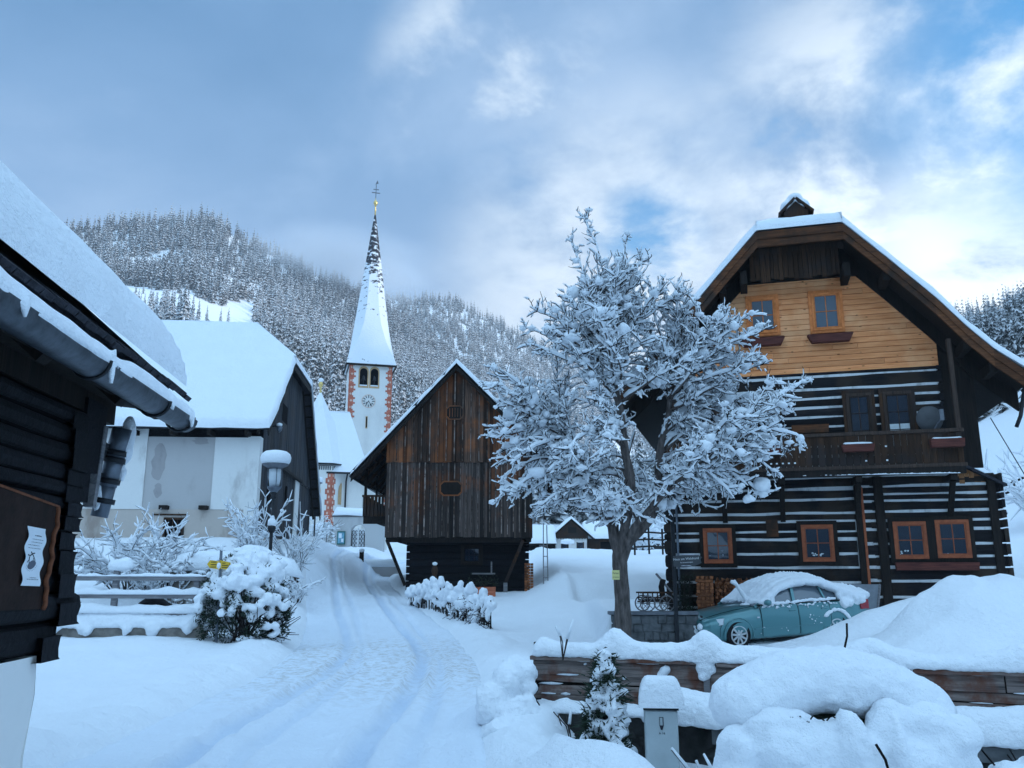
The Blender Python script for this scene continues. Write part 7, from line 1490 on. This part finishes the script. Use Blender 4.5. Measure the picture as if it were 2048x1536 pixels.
for cx, cz, n_ in ((2.02, .55, 14), (2.15, .47, 6), (1.25, .40, 6), (.68, .38, 4)):
    for i in range(n_): m.blob((cx + r.normal(0, .06), -.89, cz + r.normal(0, .05)), (r.uniform(.015, .045), .014, r.uniform(.012, .04)), 1, .3, i * .8 + cx)
m.build('sill_snow', M['snow'], car, remesh=.018, smooth=2); m = MB()
for i in range(8): m.blob((-.80 + r.uniform(-.05, .03), -.30 - r.uniform(0, .30), .50 + r.normal(0, .05)), r.uniform(.05, .09), 1, .2, i * .8)
m.build('bumper_snow', M['snow'], car, remesh=.018, smooth=2)
m = MB(); m.tube([(.64, -.35, 1.0), (.52, -.37, 1.15), (.38, -.40, 1.34), (.26, -.42, 1.52)], [.08, .055, .05, .045], 8); m.tube([(.32, -.41, 1.42), (.18, -.42, 1.50)], [.045, .05], 8); m.blob((.50, -.45, .95), (.16, .14, .035), 2, .2); m.build('wiper_snow', M['snow'], car, remesh=.025, smooth=2)

# ================================================================ NEAR FENCE, retaining wall, cabinet, shrubs (right foreground)
FA, FB = V3((.24, 10.0, 0)), V3((7.4, 7.3, 0)); fdir = unit(FB - FA); fang = math.atan2(fdir[1], fdir[0])
nf = thing('board_fence', 'low weathered board fence half buried in snow along the right foreground', 'fence', (FA[0], FA[1], 0), fang); LF = np.linalg.norm(FB - FA)
r = np.random.default_rng(33)
m = MB()
x = -.02
while x < LF: L_ = r.uniform(1.6, 2.6); m.obox((x + L_ / 2, -.03, .705 + r.normal(0, .006)), (L_ / 2 - .006, 0, r.normal(0, .006)), (0, .055, 0), (0, 0, .022)); x += L_
m.build('cap_rail', M['fence_wood'], nf, bevel=.006)
for zr, h_ in ((.60, .075), (.485, .045), (.375, .05), (.29, .035)):
    m = MB(); x = 0
    while x < LF: L_ = min(r.uniform(1.8, 3.0), LF - x + .05); m.obox((x + L_ / 2, r.normal(0, .008), zr), (L_ / 2 - .006, 0, r.normal(0, .010)), (0, .014, 0), (0, 0, h_)); x += L_
    m.build('board', M['fence_wood'], nf, bevel=.004)
m = MB(); m.box(0.0, LF, .02, .045, .18, .68); m.build('backing_board', M['dark_wood'], nf)
m = MB()
for x in (.03, .98, 1.92, 3.55, 4.9, 6.4): m.box(x - .035, x + .035, .02, .09, -.2, .86)
m.build_each('post', M['dark_wood'], nf, bevel=.006)
m = MB(); 
for x in (1.92,): m.box(x - .03, x + .03, -.06, -.02, .30, .60)
m.build('batten', M['grey_wood'], nf)
m = MB(); pk = [(.95, .17, .15), (1.92, .16, .14), (3.55, .10, .2), (.05, .06, .2), (4.9, .08, .2)]
snow_ridge(m, [(-.02, .06, .725), (LF, .06, .735)], .36, .155, 3., .16, step=.03, n=14, peaks=pk, sag=.10, taper=.4)
for x, z, s0 in ((1.50, .62, .055), (1.46, .56, .06), (1.92, .66, .11), (1.90, .57, .07), (3.5, .64, .16), (3.6, .55, .13), (3.85, .50, .08), (4.05, .46, .06), (.62, .65, .03), (1.05, .52, .025), (5.2, .62, .06)): m.blob((x, -.06, z), (s0, .06, s0 * .8), 2, .25, x * 3)
m.build('cap_snow', M['snow_near'], nf, remesh=.018, smooth=5, disp=((.22, .045), (.05, .018)))
m = MB()
for i in range(46): x = r.uniform(.1, LF); zr = r.choice([.68, .53, .43, .325]); m.blob((x, -.02, zr), (r.uniform(.03, .16), .02, r.uniform(.006, .018)), 1, .3, i * .7)
m.build_each('ledge_snow', M['snow_near'], nf)
rw = thing('retaining_wall', 'dark low retaining wall topped with thick snow in front of the board fence', 'wall', (FA[0], FA[1], 0), fang)
m = MB(); m.box(0.0, LF, -.34, .3, -.7, .17)
for i in range(70): x = r.uniform(0, LF); m.blob((x, -.345, r.uniform(-.6, .1)), (r.uniform(.05, .14), .025, r.uniform(.04, .09)), 1, .3, i * .9)
m.build('stones', M['dark_stone'], rw)
m = MB(); m.box(2.0, LF, -.42, -.34, -.02, .11)
xs_ = np.linspace(2.6, LF, 60); m.build('edge_plank', M['stone'], rw)
m = MB(); snow_ridge(m, [(.0, -.18, .17), (.9, -.20, .17), (1.35, -.22, .18)], .26, .10, 5., .4, step=.03, sag=.1); snow_ridge(m, [(1.30, -.24, .16), (LF, -.26, .12)], .46, .30, 6., .14, step=.04, n=13, sag=.10, peaks=[(1.9, -.10, .12), (.3, .05, .3)]); m.blob((.42, -.22, .22), (.12, .1, .10), 2, .3, 1.); m.build('snow', M['snow_near'], rw, remesh=.02, smooth=5, disp=((.25, .05), (.05, .02)))
t = thing('cable_cabinet', 'grey-green cable cabinet with an emblem and a snow loaf on top', 'cabinet', (1.42, 8.62, -.35), rad(-6))
m = MB(); m.box(-.155, .155, -.09, .10, -.3, .70); m.build('housing', M['cabinet'], t, bevel=.012); m = MB(); m.box(-.165, .165, -.10, .11, .70, .725); m.build('lid', M['dark_metal'], t)
m = MB(); cx_, cz_ = 0.0, .60
m.box(cx_ - .018, cx_ - .013, -.094, -.0905, cz_ - .035, cz_ + .035); m.box(cx_ + .012, cx_ + .020, -.094, -.0905, cz_ - .035, cz_ + .035); m.box(cx_ - .018, cx_ + .020, -.094, -.0905, cz_ + .033, cz_ + .038)
m.prism([(cx_ - .020, cz_ - .035), (cx_ - .008, cz_ - .075), (cx_ + .008, cz_ - .075), (cx_ + .022, cz_ - .035)], -.094, -.0905); text_mesh(m, 'A 16', .030, (cx_ + .002, -.0915, cz_ - .105), (1, 0, 0), (0, 0, 1)); m.build('emblem', M['ink'], t)
m = MB(); snow_patch(m, (-.21, -.15, .725), (.22, -.15, .725), (.22, .14, .725), (-.21, .14, .725), .27, (1, 1, 1, 1), r=.10, nu=10, nv=8, seed=2., amp=.012, wav=.02); m.build('snow', M['snow_near'], t)
little_conifer(.90, 8.72, 1.16, .27, 501, 'young conifer laden with snow left of the cable cabinet', nb=170, lumps=150)
# bush pressed down into a mushroom of snow
mb_ = thing('snow_dome_bush', 'bush bent under a huge smooth mushroom of snow in the right foreground', 'bush', (2.5, 7.05, 0))
m = MB()
for i in range(-7, 8):
    q = i / 7; m.blob((q * .70, .05 * q, .79 - .20 * q * q - .03 * q), (.27, .32, .27 - .02 * q * q), 2, .05, i * .7)
for i in range(40): a = r.uniform(-.95, .95); m.blob((a * .82, -.20 + r.uniform(0, .5), .70 - .20 * a * a + r.uniform(-.05, .10)), (.15, .15, .14), 1, .08, i * .9)
m.build('snow_cap', M['snow_near'], mb_, remesh=.02, smooth=14, disp=((.35, .05), (.07, .022)))
m = MB()
for i in range(130):
    a = r.uniform(-1, 1); z = r.uniform(-.45, .46); m.blob((a * .86 * (1 + .12 * max(0, -z)), -.26 - .22 * math.cos(a * 1.4) * (1 - z) * .5 + r.uniform(-.03, .03), z), (r.uniform(.16, .26), r.uniform(.12, .18), r.uniform(.16, .26)), 2, .14, i * .71)
for cx_, cz_, w_, h_ in ((-.02, .42, .13, .22), (.08, .28, .10, .20), (.30, .38, .08, .20), (.42, .28, .2, .16), (-.5, .36, .22, .13), (-.84, .36, .10, .12), (-.86, .2, .13, .12)): m.blob((cx_, -.44, cz_), (w_, .12, h_), 2, .18, cx_ * 7)
m.build('snow_skirt', M['snow_near'], mb_, remesh=.02, smooth=8, disp=((.25, .05), (.06, .022)))
m = MB(); m.blob((0, .05, .25), (.78, .26, .40), 2, .15, 2.); m.build('dark_inside', M['needles'], mb_)
m = MB(); m.tube([(.16, .05, 1.02), (.19, .05, 1.12), (.20, .06, 1.22)], .009, 5); 
for i in range(14): x0 = r.uniform(-.5, .0); m.tube([(x0, -.30, .50), (x0 + r.normal(0, .02), -.36, .54), (x0 + r.normal(0, .03), -.42, .57 + r.normal(0, .02))], .006, 3)
for c in ((.10, -.56, .42), (.18, -.60, .2), (.25, -.60, -.05)): m.tube([c, V3(c) + (.05, -.02, -.10), V3(c) + (.08, -.02, -.24)], .010, 4)
m.build('twigs', M['twig'], mb_)
def tuft(x, y, n, h, seed, label, spread=.5, z=None):
    rr_ = np.random.default_rng(seed); t = thing('dry_stalks', label, 'plant', (x, y, Hs(x, y) if z is None else z)); m, s_ = MB(), MB()
    for i in range(n):
        a = rr_.uniform(0, 6.28); d = V3((math.cos(a) * spread, math.sin(a) * spread, 1)) * h * rr_.uniform(.6, 1); pts = [(0, 0, -.05), d * .5 + rr_.normal(0, .02, 3), d + rr_.normal(0, .03, 3)]; m.tube(pts, .006, 4)
        if rr_.random() < .6: s_.tube(V3(pts)[1:] + (0, 0, .018), [.018, .012], 5)
    m.build('stalks', M['shrub_twig'], t); s_.build('snow', M['snow'], t)
tuft(1.78, 8.0, 7, .45, 601, 'bent dry stalks with snow right of the cable cabinet', .9); tuft(.62, 9.35, 5, .42, 602, 'dry stalks leaning at the left end of the dark retaining wall', .6); tuft(3.75, 6.9, 6, .4, 603, 'frosted dry stalks right of the big snow mushroom', .9); tuft(.55, 9.62, 4, .40, 604, 'two dark stems poking through snow on the board fence', .3, z=.75)
# snow-smothered shrub at the left end of the fence
t = thing('smothered_shrub', 'shrub almost swallowed by snow at the left end of the board fence', 'shrub', (.02, 9.55, -.05)); m = MB()
for cx_, cy_, cz_, a, b, c in ((.10, .1, .62, .16, .22, .14), (.16, .0, .48, .10, .12, .10), (-.08, .1, .50, .16, .25, .25), (-.22, .0, .30, .20, .30, .28), (.05, -.25, .18, .26, .25, .24), (.14, -.12, .34, .09, .1, .08), (.20, -.1, .26, .08, .08, .1), (-.10, -.55, .05, .25, .25, .24), (.18, -.4, .05, .2, .2, .2), (.02, .35, .62, .2, .25, .16)): m.blob((cx_, cy_, cz_), (a, b, c), 2, .18, cx_ * 9 + cz_)
m.build('snow', M['snow_near'], t, remesh=.02, smooth=7, disp=((.2, .05), (.05, .02))); m = MB()
for i in range(22): p = V3((.12, -.02, .38)) + r.normal(0, .06, 3); m.tube([p, p + r.normal(0, .05, 3), p + r.normal(0, .09, 3)], .008, 4)
m.build('twigs', M['twig'], t)
t = thing('buried_bush', 'low bush buried in snow at the right foreground corner by the wall', 'bush', (3.98, 6.75, Hs(3.98, 6.75))); m = MB()
for i in range(26): a = r.uniform(0, 6.28); q = r.uniform(0, 1) ** .5; m.blob((.42 * q * math.cos(a), .34 * q * math.sin(a), .12 + .22 * (1 - q)), (.16, .15, .13), 2, .25, i * .8)
m.build('snow', M['snow_near'], t, remesh=.02, smooth=4, disp=((.2, .05), (.05, .02))); m = MB()
for i in range(16): a = r.uniform(0, 6.28); m.tube([(.3 * math.cos(a), .25 * math.sin(a), .2), (.46 * math.cos(a), .38 * math.sin(a), .30 + r.uniform(-.1, .15))], .007, 4)
m.build('twigs', M['twig'], t)

# ================================================================ HAZE: the cold air of the valley
hz = MB(); hz.box(-1450, 1450, -560, 1450, -60, 620); hzm = bpy.data.materials.new('haze'); hzm.use_nodes = True; hzm.node_tree.nodes.clear()
pv = N(hzm.node_tree, 'ShaderNodeVolumePrincipled'); pv.inputs['Color'].default_value = (.86, .92, 1.0, 1); pv.inputs['Density'].default_value = .00022; pv.inputs['Anisotropy'].default_value = 0.2
ho = N(hzm.node_tree, 'ShaderNodeOutputMaterial'); lk(hzm.node_tree, pv.outputs[0], ho.inputs['Volume']); hz.build('haze', hzm, kind='stuff', label='thin cold haze filling the valley')

# low cloud caught on the ridge behind the spire
cm_ = bpy.data.materials.new('low_cloud'); cm_.use_nodes = True; ct_ = cm_.node_tree; ct_.nodes.clear()
tc_ = N(ct_, 'ShaderNodeTexCoord'); ln_ = N(ct_, 'ShaderNodeVectorMath', operation='LENGTH'); lk(ct_, tc_.outputs['Object'], ln_.inputs[0])
nz_ = tnoise(ct_, tc_.outputs['Object'], 1.6, 3, .55)
dn_ = mth(ct_, 'MULTIPLY', mrange(ct_, mth(ct_, 'ADD', ln_.outputs['Value'], mth(ct_, 'MULTIPLY', nz_, .5)), 1.2, .45), .016)
pv2 = N(ct_, 'ShaderNodeVolumePrincipled'); pv2.inputs['Color'].default_value = (.90, .94, 1.0, 1); lk(ct_, dn_, pv2.inputs['Density']); oo_ = N(ct_, 'ShaderNodeOutputMaterial'); lk(ct_, pv2.outputs[0], oo_.inputs['Volume'])
for i_, (px, py, d_, sx_, sy_, sz_, lb_) in enumerate(((680, 520, 800, 115, 90, 34, 'bank of low grey cloud hiding the ridge left of the spire'), (775, 562, 1000, 70, 80, 28, 'low cloud resting on the far ridge right of the spire'))):
    a_, e_ = az_el(px, py); m = MB(); v_, f_ = ico(3); m.add(v_, f_, 0, True); o = m.build('low_cloud', cm_, kind='stuff', label=lb_); o.location = (d_ * math.sin(rad(a_)), d_ * math.cos(rad(a_)), EYE + d_ * math.tan(rad(e_))); o.scale = (sx_, sy_, sz_)
